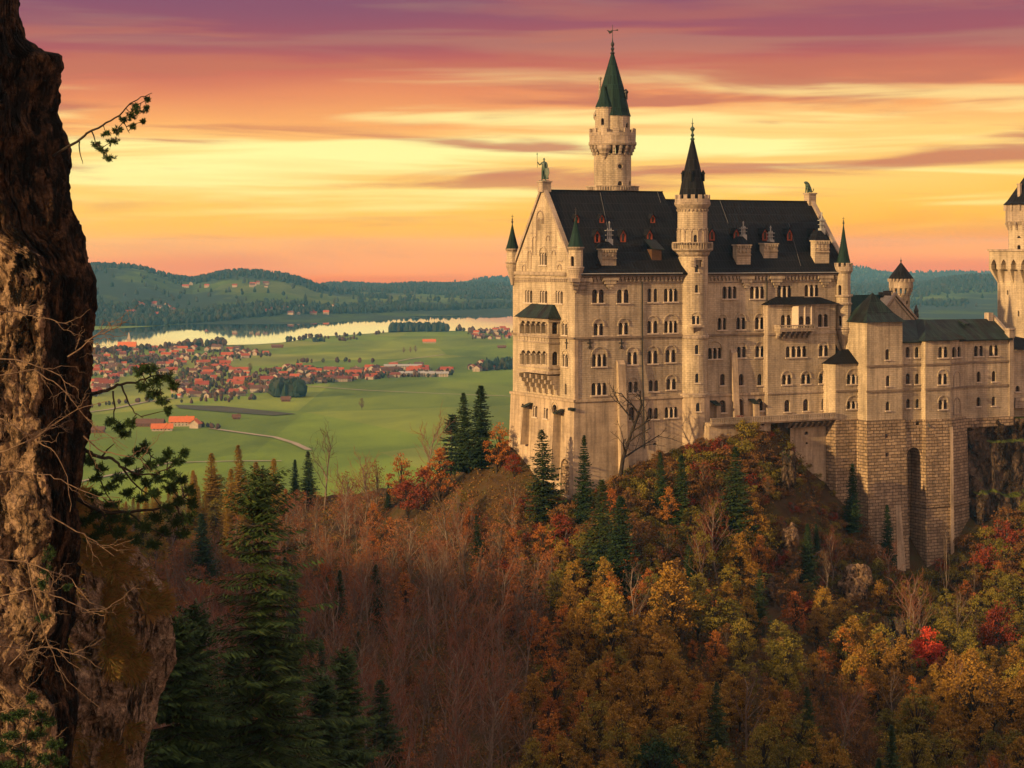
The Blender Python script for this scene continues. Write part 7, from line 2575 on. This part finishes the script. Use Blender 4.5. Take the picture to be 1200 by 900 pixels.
# bushes packed on the steep ground right below the walls
bx_ = []
for i in range(5200):
    lx = tr_rng.uniform(-22, L + 62); ly = tr_rng.uniform(-34, 14)
    if lx > -1.5 and ly > -2.0: continue
    if lx > L - 4 and lx < L + 47 and ly > -13.5: continue
    if ly > 0 and lx > -1.5: continue
    X, Y = l2w(lx, ly)
    if any((X - q[0]) ** 2 + (Y - q[1]) ** 2 < 5.0 for q in bx_): continue
    px = 600 + F * X / Y
    if not (560 < px < 1215): continue
    z = snap(X, Y)
    bx_.append((X, Y))
    if any(abs(X - t[3]) < 1.2 and abs(Y - t[4]) < 1.2 for t in taken_px): continue
    n_ = float(fbm(np.array([X / 9.]), np.array([Y / 9.]), 12, 3)[0])
    r = tr_rng.random() + n_ * .5
    kd = 'bush' if r < .50 else ('bush_olive' if r < .88 else 'bush_red')
    h = tr_rng.uniform(2.4, 4.6) if tr_rng.random() < .6 else tr_rng.uniform(4.2, 6.2)
    if ly > -6 and lx < L: h = min(h, 2.6)
    if 900 < px < 1000: h = min(h, 2.8 if ly < -7 else 1.8)
    forest_spots.append((50 + tr_rng.random(), kd, X, Y, z, h))
bykind = {}
for s in forest_spots: bykind.setdefault(s[1], []).append(s)
for kd, lst in bykind.items():
    lst.sort(reverse=True)
    for s in lst[:CAP[kd]]:
        plant(kd, s[2], s[3], s[5], KL[kd][0], KL[kd][1], s[4], 1.0 if kd != 'spruce' else .85)
        nfor += 1
print('FOREST', {k: len(v) for k, v in bykind.items()}, nfor)
for kd, lst in ST.items():
    for e in lst:
        if not e[2]:
            for ch in list(e[0].children): bpy.data.objects.remove(ch)
            bpy.data.objects.remove(e[0])


def undergrowth():
    rng = np.random.default_rng(8)
    n = 120000
    Y = rng.uniform(240, 560, n); X = (rng.uniform(-330, 1530, n) - 600) / F * Y
    m_ = fbm(X / 9, Y / 9, 44, 3)
    ok = m_ > -.15
    X, Y = X[ok], Y[ok]
    lx = (X - CX0) * CA + (Y - CY0) * SA; ly = -(X - CX0) * SA + (Y - CY0) * CA
    ok = ~((lx > -2) & (ly > -1) & (lx < 200)) & ~((lx > L - 3) & (ly > -12) & (lx < L + 46))
    X, Y = X[ok], Y[ok]; Z = height(X, Y)
    per = 6
    n = len(X)
    C = np.repeat(np.stack([X, Y, Z], -1), per, 0) + rng.normal(size=(n * per, 3)) * np.array([.8, .8, .28]) + np.array([0, 0, .35])
    D = rnd_dirs(rng, n * per); E = np.cross(D, rnd_dirs(rng, n * per)); E /= np.linalg.norm(E, axis=1, keepdims=True)
    s = rng.uniform(.12, .30, n * per)[:, None]
    V, Fq = quads_taper(C, D * s, E * s * .7)
    o = npmesh('undergrowth', V, Fq, M['undergrowth'])
    tag(o, 'brown and olive undergrowth covering the forest floor', kind='stuff')
M['undergrowth'] = leafmat('undergrowth_leaves', [(0, (.09, .048, .018)), (.35, (.17, .090, .026)), (.6, (.12, .10, .026)), (.85, (.22, .13, .032)), (1, (.25, .07, .03))], objvar=0)
undergrowth()
# ================================================================== ADDED RIDGE (unseen, shaped to shade the gorge and leave the castle lit)
def shade_ridge():
    sx, sy = Vector(SUN_AZ).normalized()
    px_, py_ = -sy, sx          # along the ridge
    c0 = Vector((13.6, 425)) + Vector((sx, sy)) * 650
    top = H - 74 + 650 * math.tan(SUN_EL)
    n1, n2 = 90, 60
    A_ = np.linspace(-1, 1, n1); B_ = np.linspace(-1, 1, n2)
    AA, BB = np.meshgrid(A_, B_)
    # ridge coordinate p runs 0..1 over [-560,-97] of the projection on (.67,-.74)
    e1 = np.array([-sy, sx]) if (-sy * .67 + sx * -.74) > 0 else np.array([sy, -sx])
    mid, half = -356.0, 236.0
    base = np.array([c0.x, c0.y]); off = mid - base @ e1
    ctr = base + e1 * off
    X = ctr[0] + e1[0] * AA * (half + 30) + sx * BB * 260
    Y = ctr[1] + e1[1] * AA * (half + 30) + sy * BB * 260
    prof = (1 - np.abs(BB)) ** .8
    endt = sstep(1.0, .90, AA) * sstep(-1.0, -.85, AA)
    Z = (top + fbm(X / 30, Y / 30, 3, 4) * 9) * prof * endt + fbm(X / 60, Y / 60, 8, 3) * 10 * (1 - prof)
    o = grid_mesh('added_shade_ridge', np.stack([X, Y, Z], -1), M['forest_floor'])
    tag(o, kind='structure')
shade_ridge()


# ================================================================== FOREGROUND CRAG
def rockmat(name, tan0, tan1, dark, darkness, moss=None, sc=1.0):
    m, t, b = mat(name, .92, .15)
    tc = N(t, 'ShaderNodeTexCoord'); P = tc.outputs['Object']
    n1 = noise(t, P, .9 * sc, 8, .65, .4)
    r = ramp(t, [(.32, tuple(x * .35 for x in tan0)), (.47, tan0), (.66, tan1)])
    lk(t, n1, r.inputs[0])
    c = r.outputs[0]
    ns = noise(t, vmap(t, P, (.8 * sc, .8 * sc, .38 * sc)), 1, 7, .7, .5)
    rs = ramp(t, [(darkness - .06, (1, 1, 1)), (darkness + .05, (0, 0, 0))])
    lk(t, ns, rs.inputs[0])
    c = mixc(t, rs.outputs[0], c, dark)
    n3 = noise(t, P, 4.5 * sc, 6, .7)
    r3 = ramp(t, [(.35, (.45, .45, .45)), (.62, (1.15, 1.12, 1.08))])
    lk(t, n3, r3.inputs[0])
    c = mixc(t, 1.0, c, r3.outputs[0], 'MULTIPLY')
    if moss:
        g = N(t, 'ShaderNodeNewGeometry'); s = N(t, 'ShaderNodeSeparateXYZ'); lk(t, g.outputs['Normal'], s.inputs[0])
        nm = noise(t, P, 3.2 * sc, 6, .7)
        rm = ramp(t, [(.60, (0, 0, 0)), (.78, (1, 1, 1))]); lk(t, mathn(t, 'ADD', s.outputs[2], mathn(t, 'MULTIPLY_ADD', nm, .9, -.45)), rm.inputs[0])
        mc = mixc(t, nm, tuple(x * .35 for x in moss), tuple(min(1, x * 1.7) for x in moss))
        c = mixc(t, rm.outputs[0], c, mc)
    lk(t, c, b.inputs['Base Color'])
    mg = N(t, 'ShaderNodeTexVoronoi', feature='DISTANCE_TO_EDGE'); mg.inputs['Scale'].default_value = 1
    wv = N(t, 'ShaderNodeVectorMath', operation='MULTIPLY_ADD')
    nz = N(t, 'ShaderNodeTexNoise'); nz.inputs['Scale'].default_value = 1.2 * sc; nz.inputs['Detail'].default_value = 5; lk(t, P, nz.inputs['Vector'])
    lk(t, nz.outputs['Color'], wv.inputs[0]); wv.inputs[1].default_value = (1.6, 1.6, 1.6); lk(t, vmap(t, P, (.9 * sc, .9 * sc, .5 * sc)), wv.inputs[2])
    lk(t, wv.outputs[0], mg.inputs['Vector'])
    hh = mathn(t, 'ADD', mathn(t, 'MULTIPLY', mathn(t, 'MINIMUM', mg.outputs['Distance'], .08), 9.0), mathn(t, 'ADD', mathn(t, 'MULTIPLY', n1, 1.4), mathn(t, 'MULTIPLY', n3, .6)))
    bump(t, b, hh, 1.0, .30 / sc)
    return m
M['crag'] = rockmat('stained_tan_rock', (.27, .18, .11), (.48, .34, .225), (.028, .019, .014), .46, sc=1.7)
M['crag_dark'] = rockmat('stained_and_shaded_rock', (.060, .032, .018), (.150, .085, .048), (.006, .0045, .004), .53, sc=1.7)
M['crag_grass'] = rockmat('grassy_rock', (.26, .19, .14), (.46, .36, .26), (.040, .026, .016), .45, (.13, .085, .028), sc=2.2)
M['rock_grey'] = rockmat('grey_brown_castle_rock', (.12, .085, .060), (.22, .16, .115), (.030, .022, .017), .48, (.085, .110, .020), .30)


def disp(u, v, seed, amp):
    """blocky rock relief; u, v in metres along the face"""
    n = fbm(u / 2.6, v / 3.2, seed, 6, .58)
    blk = np.floor((fbm(u / 1.7 + .3 * n, v / 2.3, seed + 3, 3) + 1) * 4) / 4 - 1
    blk2 = np.floor((fbm(u / .7, v / 1.0, seed + 5, 3) + 1) * 5) / 5 - 1
    crack = np.minimum(np.abs(fbm(u / 1.3, v / 2.2, seed + 11, 4, .6)), .10) / .10 - 1
    return amp * (n * .8 + blk * .8 + blk2 * .30 + crack * .35)


def crag(name, label, edge, yr0, yr1, left, Yedge, Yknee, knee, Yleft, matl, seed, amp, rows=520, jag=3.0):
    """rock face between a silhouette and the left side; columns bend round the silhouette and close behind it"""
    P = []
    py = np.linspace(yr0, yr1, rows)
    ex = np.interp(py, [q[1] for q in edge], [q[0] for q in edge])
    kx = np.interp(py, [q[1] for q in knee], [q[0] for q in knee]) + 6 * fbm(py / 30, py * 0 + 9, seed + 60, 3)
    kx = np.minimum(kx, ex - 4)
    v = py * Yknee / F
    cols = []
    for s in np.linspace(1, 0, 30): cols.append((ex - 70 * s, Yedge + 5 * math.sqrt(max(0, 1 - (1 - s) ** 2)) + s * 6, -s * 5, 1.0, 0.0))
    ls = Yedge - Yknee + 2
    for s in np.linspace(0, 1, 150)[1:]: cols.append((ex + (kx - ex) * s, Yedge + (Yknee - Yedge) * (s ** .8), ls * s, 1 - s * .8, s))
    for s in np.concatenate([np.linspace(0, .25, 130), np.linspace(.25, 1, 110)[1:]])[1:]: cols.append((kx + (left - kx) * s, Yknee + (Yleft - Yknee) * s, ls + s * (100 - left) * Yknee / F, .2, 1.0))
    for (cx, Yc, u, wx, wy) in cols:
        dd = disp(u + v * 0, v, seed, amp)
        X = (cx - 600) / F * Yc + dd * wx * .42
        Yv = Yc - dd * wy
        P.append(np.stack([X, Yv, H - (py - HY) / F * Yc + dd * .15], -1))
    P = np.array(P).transpose(1, 0, 2)
    o = grid_mesh(name, P[:, ::-1], matl, smooth=False)
    if len(matl) > 1:      # black stained top; shade painted dark on the side, lit face below tan
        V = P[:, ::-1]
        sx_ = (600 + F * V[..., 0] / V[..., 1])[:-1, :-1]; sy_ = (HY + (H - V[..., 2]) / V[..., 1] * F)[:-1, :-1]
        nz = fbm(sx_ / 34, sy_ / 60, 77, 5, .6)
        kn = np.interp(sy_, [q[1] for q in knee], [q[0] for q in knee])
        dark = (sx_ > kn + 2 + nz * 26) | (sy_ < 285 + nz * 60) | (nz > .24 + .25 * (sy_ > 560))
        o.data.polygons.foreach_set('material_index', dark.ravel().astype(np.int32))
    tag(o, label, 'rock')
    return o


EDGE1 = [(27, -60), (28, 0), (28, 25), (30, 46), (40, 54), (50, 62), (62, 62), (71, 67), (73, 80), (70, 96), (66, 110), (62, 134), (74, 148), (80, 165), (84, 200), (90, 230), (97, 262), (102, 300), (108, 312), (116, 328), (117, 345), (116, 400), (112, 440), (106, 500), (101, 560), (98, 610), (90, 660), (88, 760), (84, 960), (84, 1400)]
KNEE1 = [(-10, -60), (-6, 200), (4, 270), (42, 300), (52, 330), (50, 420), (44, 500), (50, 560), (58, 620), (50, 660), (62, 710), (66, 730), (46, 765), (36, 800), (60, 830), (64, 900), (60, 1400)]
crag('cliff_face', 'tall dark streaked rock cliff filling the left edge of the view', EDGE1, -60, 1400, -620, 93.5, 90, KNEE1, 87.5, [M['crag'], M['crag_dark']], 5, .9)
EDGE2 = [(60, 560), (96, 575), (122, 592), (146, 622), (168, 652), (186, 680), (198, 704), (205, 736), (201, 772), (192, 806), (180, 850), (168, 884), (172, 960), (150, 1300)]
KNEE2 = [(50, 560), (88, 600), (120, 660), (160, 720), (150, 800), (130, 900), (120, 1300)]
crag('lower_crag', 'lower rock outcrop with dry grass tufts below the big cliff', EDGE2, 566, 1300, 20, 114, 110, KNEE2, 105, [M['crag_grass']], 15, 1.3, 340, 5)


def grass_tufts():
    rng = np.random.default_rng(4)
    V, Fc = [], []
    ob = bpy.data.objects['lower_crag'].data
    n = len(ob.vertices); co = np.zeros(n * 3, dtype=np.float32); ob.vertices.foreach_get('co', co); co = co.reshape(-1, 3)
    px = 600 + F * co[:, 0] / co[:, 1]; py = HY + (H - co[:, 2]) / co[:, 1] * F
    m_ = fbm(px / 22, py / 26, 31, 3) + np.where(py < 720, .25, -.02)
    ok = np.where((m_ > .22) & (px > 60) & (py < 930) & (co[:, 1] < 119))[0]
    pick = rng.choice(ok, 2600)
    C, U, W = [], [], []
    for i in pick:
        c = co[i]; k = 9
        L_ = rng.uniform(.35, 1.0)
        for j in range(k):
            d = np.array([rng.normal() * .6 + .35, -abs(rng.normal()) * .5 - .2, rng.uniform(-.9, .7)]); d /= np.linalg.norm(d)
            C.append(c + d * L_ * .5); U.append(d * L_ * .5); W.append(np.cross(d, [0, 1, 0]) * .026)
    V, Fc = quads_taper(np.array(C), np.array(U), np.array(W))
    M['dry_grass'] = leafmat('dry_grass_blades', [(0, (.18, .10, .035)), (.5, (.34, .19, .06)), (.8, (.22, .19, .045)), (1, (.12, .15, .04))], objvar=0)
    o = npmesh('dry_grass', V, Fc, M['dry_grass'])
    tag(o, 'dry brown grass hanging over the lower crag', kind='stuff')
grass_tufts()

# ---------------------------------------------------------------- foreground spruces
def big_spruce(seed, px, top, Y, hgt, Rm, label, cm='spruce', nb=10, sparse=.1, step=.42):
    crown, trunk = gen_spruce(seed, hgt, Rm, step, nb, 26, .15, .12, sparse, .24, .55, .34, .85, .13, 3)
    r = tree_obj('tall_spruce', 'tree', label, crown, M[cm], trunk, M['bark_dark'], 'tall spruces in the foreground gorge')
    ztop = H - (top - HY) / F * Y
    r.location = ((px - 600) / F * Y, Y, ztop - hgt)
    return r
M['spruce_fg'] = leafmat('near_spruce_needles', [(0, (.016, .034, .012)), (.5, (.034, .066, .019)), (.9, (.062, .098, .022)), (1, (.10, .12, .026))], objvar=.2)
big_spruce(101, 309, 545, 142, 34, 9.2, 'tallest foreground spruce with bare dark trunk and layered boughs', 'spruce_fg', 9, .32, .52)
big_spruce(105, 274, 762, 158, 24, 6.2, 'foreground spruce half hidden behind the tallest one', 'spruce_fg', 9, .12, .5)
big_spruce(107, 338, 745, 160, 24, 5.6, 'foreground spruce close behind the right side of the tallest one', 'spruce_fg', 8, .14, .5)
big_spruce(102, 226, 705, 150, 30, 6.6, 'foreground spruce left of the tallest one, its tip at half height', 'spruce_fg', 9, .12, .5)
big_spruce(103, 205, 720, 136, 24, 6.4, 'lowest foreground spruce beside the grassy crag', 'spruce_fg', 9, .1, .5)
big_spruce(104, 376, 790, 165, 26, 6.6, 'foreground spruce between the tallest one and the small rightmost one', 'spruce_fg', 9, .12, .5)
big_spruce(106, 402, 760, 175, 20, 5.6, 'small foreground spruce, rightmost of the dark group', 'spruce_fg', 8, .12, .5)


# ---------------------------------------------------------------- pine boughs and bare twigs on the cliff
def P3(px, py, Y): return np.array([(px - 600) / F * Y, Y, H - (py - HY) / F * Y])


def pine_bough(name, label, limbs, clumps, Y, seed, tuft=.40, rad=.07, dens=16, nn=34):
    rng = np.random.default_rng(seed)
    r = thing(name, label, 'pine', tuple(P3(limbs[0][0][0], limbs[0][0][1], Y)), 0)
    o0 = P3(limbs[0][0][0], limbs[0][0][1], Y)
    segs = []
    for li, l in enumerate(limbs):
        pts = [P3(p[0], p[1], Y + (p[2] if len(p) > 2 else 0)) - o0 for p in l]
        fine = []
        for a, b_ in zip(pts[:-1], pts[1:]):
            for k in range(3): fine.append(a + (b_ - a) * k / 3 + rng.normal(size=3) * .03)
        fine.append(pts[-1])
        r0 = rad * (1 if li == 0 else .5)
        for i in range(len(fine) - 1):
            f0, f1 = 1 - i / len(fine) * .8, 1 - (i + 1) / len(fine) * .8
            segs.append((fine[i], fine[i + 1], r0 * f0, r0 * f1))
    C, U, W = [], [], []
    allp = np.array([s[0] for s in segs])
    for (cx, cy, rx, ry) in clumps:
        c0 = P3(cx, cy, Y + rng.uniform(-.6, .6)) - o0
        j = np.argmin(np.linalg.norm(allp - c0, axis=1))
        segs.append((allp[j], c0, rad * .3, .012))
        k = dens * 2
        for i in range(k):
            v = rnd_dirs(rng, 1)[0] * rng.random() ** .5
            tip = c0 + v * np.array([rx, rx, ry]) * 1.25 * Y / F
            segs.append((c0 + (tip - c0) * .1, tip, .014, .007))
            out = v / (np.linalg.norm(v) + 1e-6) + np.array([.25, 0, .35]); out /= np.linalg.norm(out)
            for q in range(nn):
                d = out * rng.uniform(.3, 1.0) + rnd_dirs(rng, 1)[0] * .8; d /= np.linalg.norm(d)
                b0 = tip - out * rng.uniform(0, tuft * .8)
                L_ = tuft * .8 * rng.uniform(.5, 1)
                C.append(b0 + d * L_ * .5); U.append(d * L_ * .5)
                w = np.cross(d, rnd_dirs(rng, 1)[0]); w /= np.linalg.norm(w); W.append(w * .016)
    V, Fc = quads_taper(np.array(C), np.array(U), np.array(W))
    npmesh('needles', V, Fc, M['pine'], r)
    Vt, Ft = tubes_np(segs, 5)
    npmesh('branch', Vt, Ft, M['bark_dark'], r)
    return r


pine_bough('pine_bough', 'lone pine bough jutting from the cliff against the bright sky',
           [[(58, 186, 2), (80, 172), (95, 163), (108, 153), (125, 144), (140, 135), (152, 122), (166, 113), (178, 109)], [(108, 154), (112, 166), (122, 178)], [(140, 136), (146, 146), (152, 156)], [(92, 165), (94, 182), (97, 192)], [(152, 122), (162, 122), (172, 116)]],
           [(112, 170, 6, 5), (120, 176, 8, 6), (128, 185, 7, 5), (124, 156, 7, 4), (136, 153, 8, 5), (132, 165, 8, 5), (146, 140, 6, 4), (154, 134, 7, 5), (156, 148, 4, 3), (163, 130, 6, 4), (172, 126, 4, 4), (173, 116, 3, 2), (168, 142, 3, 2), (160, 124, 4, 3)], 91, 1, .22, .075, 7, 26)
pine_bough('pine_bough', 'dark pine bough reaching over the village roofs from the cliff',
           [[(96, 466, 2), (115, 460), (130, 456), (142, 450), (160, 448), (176, 442), (192, 440)], [(142, 452), (150, 470), (158, 484), (168, 490)], [(133, 458), (134, 478), (134, 492), (142, 498)]],
           [(165, 436, 9, 7), (176, 432, 8, 6), (184, 446, 10, 8), (196, 442, 9, 8), (203, 452, 6, 7), (168, 452, 9, 7), (180, 462, 9, 7), (190, 470, 8, 6), (198, 480, 6, 5), (170, 430, 6, 4), (128, 494, 7, 4), (140, 500, 8, 5), (152, 496, 7, 5), (146, 508, 7, 3)], 93, 2, .30, .10, 11, 26)
pine_bough('pine_bough', 'spreading pine boughs beside the cliff below the near farm',
           [[(92, 520, 1), (104, 530), (118, 536), (132, 538), (142, 546), (160, 556), (182, 556), (204, 546)], [(142, 546), (160, 570), (180, 584), (196, 600)], [(104, 530), (116, 556), (124, 580), (140, 598)], [(160, 556), (172, 544), (180, 532)], [(118, 536), (126, 526), (134, 520)]],
           [(150, 540, 8, 6), (160, 530, 6, 6), (170, 524, 6, 7), (175, 545, 8, 6), (188, 540, 7, 6), (198, 532, 6, 6), (208, 540, 8, 6), (216, 530, 5, 5), (160, 556, 8, 6), (172, 566, 8, 6), (186, 560, 8, 6), (200, 556, 7, 5), (140, 560, 8, 6), (128, 570, 9, 6), (118, 548, 8, 5), (112, 560, 8, 6), (150, 578, 9, 6), (166, 584, 9, 6), (104, 540, 6, 5), (110, 580, 9, 7), (130, 590, 10, 7), (180, 578, 8, 5)], 94, 3, .30, .11, 12, 26)
pine_bough('pine_bough', 'drooping dark pine boughs above the grassy crag',
           [[(90, 585, 1), (120, 600), (150, 600), (180, 596), (205, 590), (222, 578)], [(150, 600), (170, 616), (190, 628), (210, 630)], [(205, 590), (214, 606), (218, 622)], [(120, 600), (130, 620), (138, 636)]],
           [(200, 572, 9, 7), (212, 562, 8, 6), (222, 574, 7, 7), (226, 590, 6, 7), (210, 588, 9, 6), (196, 596, 9, 6), (182, 606, 10, 7), (206, 610, 10, 8), (222, 606, 8, 8), (214, 626, 8, 6), (192, 622, 10, 7), (170, 616, 10, 7), (150, 608, 10, 7), (130, 606, 10, 7), (112, 600, 10, 7), (140, 624, 10, 7), (160, 632, 9, 6), (120, 620, 10, 7), (100, 610, 9, 7), (180, 638, 8, 5), (108, 630, 8, 6)], 95, 4, .32, .11, 14, 28)
pine_bough('fir_sapling', 'green fir sapling in the lower left corner below the cliff',
           [[(30, 960), (28, 900), (34, 850), (38, 812)], [(30, 880), (10, 872), (-6, 870)], [(30, 870), (52, 868), (70, 874)], [(33, 850), (18, 838), (6, 834)], [(34, 846), (50, 842), (62, 846)]],
           [(36, 818, 5, 5), (24, 836, 9, 4), (46, 838, 9, 4), (10, 840, 8, 4), (12, 862, 12, 5), (58, 846, 7, 4), (40, 860, 12, 5), (64, 872, 10, 5), (0, 876, 10, 6), (24, 880, 13, 6), (50, 888, 12, 6), (8, 896, 12, 6), (34, 900, 12, 6), (70, 892, 8, 5)], 72, 5, .26, .05, 13, 26)
pine_bough('fir_sapling', 'small green fir tuft growing from the cliff crack',
           [[(48, 700, 3), (54, 680), (56, 660), (54, 640)]], [(56, 650, 7, 9), (58, 668, 8, 8), (50, 684, 5, 6), (80, 688, 5, 4), (48, 724, 10, 5)], 85, 6, .22, .03, 10, 24)


def twigs():
    rng = np.random.default_rng(12)
    M['bare_twig'] = simple('pale_bare_twig', (.10, .065, .040), (.20, .135, .09), 8, .9)
    hand = [[(-5, 700), (40, 690), (72, 700), (100, 715), (122, 717)], [(-5, 655), (30, 660), (58, 668), (84, 680), (104, 706), (124, 712), (122, 732)], [(-5, 755), (30, 762), (58, 758), (92, 768), (120, 784)],
            [(60, 605), (90, 622), (118, 640), (134, 652)], [(0, 440), (40, 434), (70, 452), (110, 500), (150, 525)], [(0, 420), (36, 425), (70, 440), (84, 470)], [(0, 555), (20, 552), (50, 556), (78, 566), (104, 580), (140, 583)],
            [(0, 365), (30, 368), (60, 375), (80, 380)], [(0, 490), (16, 500), (40, 515), (64, 530), (80, 560), (82, 600)], [(28, 640), (40, 700), (56, 755), (80, 800), (118, 830)], [(10, 780), (30, 760), (44, 740)], [(0, 530), (30, 520), (60, 500), (90, 480), (126, 470)],
            [(80, 418), (110, 395), (134, 385), (148, 378)], [(100, 400), (114, 392), (134, 376)], [(98, 512), (120, 530), (150, 534), (168, 540)], [(0, 880), (30, 868), (60, 872)], [(0, 835), (20, 828), (34, 822)]]
    for hi, l in enumerate(hand):
        Y = 74 + rng.uniform(-4, 4)
        P = [P3(a, b_, Y + rng.uniform(-.6, .6)) for a, b_ in l]
        segs = []
        def curve(pts, r0, lev):
            fine = []
            for a, b_ in zip(pts[:-1], pts[1:]):
                for k in range(4): fine.append(a + (b_ - a) * k / 4 + rng.normal(size=3) * .025)
            fine.append(pts[-1])
            for i in range(len(fine) - 1):
                f0, f1 = 1 - i / len(fine) * .7, 1 - (i + 1) / len(fine) * .7
                segs.append((fine[i], fine[i + 1], r0 * f0, r0 * f1))
            if lev < 2:
                for k in range(5 if lev == 0 else 2):
                    i = rng.integers(1, len(fine) - 1)
                    d = fine[i] - fine[i - 1]; d /= np.linalg.norm(d)
                    d = d * .8 + np.array([rng.normal() * .3, rng.normal() * .3, rng.choice([-1, 1]) * rng.uniform(.3, .9)]); d /= np.linalg.norm(d)
                    L_ = rng.uniform(.4, 1.5) / (lev + 1)
                    q = [fine[i], fine[i] + d * L_ * .5, fine[i] + d * L_ + np.array([.1, 0, rng.normal() * .12])]
                    curve(q, r0 * .55, lev + 1)
        curve(P, .030, 0)
        V, Fc = tubes_np(segs, 4)
        o0 = P[0]
        o = npmesh('bare_branch', V - o0, Fc, M['bare_twig']); o.location = tuple(o0)
        tag(o, 'thin pale leafless branch, one of the tangle hanging across the cliff face', 'branch', 'leafless branches across the cliff')
twigs()


# ---------------------------------------------------------------- rocks on the castle hill
def rock_wall():
    """cliff under the right end of the wing, in the castle's own frame"""
    yw = -6.2
    rows, cols = 150, 170
    py = np.linspace(489, 700, rows); u0, u1 = ux(1131, yw), ux(1290, yw)
    U = np.linspace(u0, u1, cols)
    zt = zs(1160, 489.5, yw); zb = zs(1160, 700, yw)
    Zv = np.linspace(zt, zb, rows)
    UU, ZZ = np.meshgrid(U, Zv)
    t_ = (zt - ZZ) / (zt - zb)
    d = fbm(UU / 7, ZZ / 9, 61, 5, .55) * 2.2 + (1 - np.abs(fbm(UU / 4, ZZ / 5, 66, 4)) * 2) * .9
    led = 1.3 * sstep(.40, .43, t_ + .03 * fbm(UU / 5, ZZ * 0, 4, 3)) + 1.0 * sstep(.12, .14, t_) * (UU > ux(1155, yw)) + .9 * sstep(.53, .56, t_) * (UU > ux(1152, yw))
    YY = yw - .2 - d * .8 * np.minimum(1, (UU - u0) / 1.5 + .1) - led * 1.3 - t_ * 4
    YY[0, :] = 9.0; ZZ[0, :] = zt
    top = np.stack([UU[1, :], np.full(cols, 9.0), np.full(cols, zt + .0)], -1)[None]
    P = np.stack([UU, YY, ZZ], -1)
    P = np.concatenate([top, P], 0)
    X, Y = CX0 + P[..., 0] * CA - P[..., 1] * SA, CY0 + P[..., 0] * SA + P[..., 1] * CA
    W = np.stack([X, Y, P[..., 2] + H - ZB], -1)
    # close the left side back into the hill
    left = W[:, :1].copy(); left[..., 0] += -SA * 14; left[..., 1] += CA * 14
    W = np.concatenate([left, W], 1)
    o = grid_mesh('rock_face', W[:, ::-1][:, ::-1], M['rock_grey'])
    o.name = 'castle_cliff'
    tag(o, 'brown rock cliff with mossy ledges under the right end of the wing', 'rock')
rock_wall()


def outcrop(px, py, w, h, label, seed, m='crag'):
    x, y, z = hit(px, py + h * .6)
    rng = np.random.default_rng(seed)
    k = y / F
    bm = bmesh.new(); bmesh.ops.create_icosphere(bm, subdivisions=5, radius=1)
    for v in bm.verts:
        c = v.co
        n = float(fbm(np.array([c.x * 1.7 + seed + c.z * 1.1]), np.array([c.z * 1.7 + c.y * 1.3]), seed, 4, .5)[0])
        n = n * .6 + (math.floor(n * 5) / 5) * .5
        f = 1 + .5 * n
        v.co = Vector((c.x * w * k / 2 * f, c.y * 2.2 * f, c.z * h * k / 2 * f))
    me = bpy.data.meshes.new('rock_outcrop'); bm.to_mesh(me); bm.free(); me.materials.append(M[m])
    o = bpy.data.objects.new('rock_outcrop', me); COL.objects.link(o)
    o.location = (x, y - 1.5, H - (py - HY) / F * y)
    tag(o, label, 'rock')
outcrop(1000, 684, 36, 44, 'pale tan rock outcrop bare among the shrubs left of the tower foot', 3)
outcrop(1045, 760, 26, 70, 'grey rock rib left of the scarlet tree', 4, 'rock_grey')
outcrop(925, 630, 18, 34, 'narrow tan rock on the slope below the retaining wall', 5)
outcrop(922, 552, 18, 46, 'mossy grey rock rib running down from the terrace', 6, 'rock_grey')
outcrop(898, 686, 26, 30, 'small grey rock in the middle of the slope wood', 7, 'rock_grey')
# fallen trunk on the slope
m = MB(); a = P3(944, 662, 412); b_ = P3(966, 642, 414); m.tube([tuple(a - a), tuple((b_ - a) * .5 + np.array([0, 0, .2])), tuple(b_ - a)], [.22, .18, .10], 6)
o = m.build('fallen_trunk', M['bark_grey']); o.location = tuple(a); tag(o, 'pale fallen tree trunk lying slanted on the slope', 'log')
print('MESH OBJECTS', len([o for o in bpy.data.objects if o.type == 'MESH']))
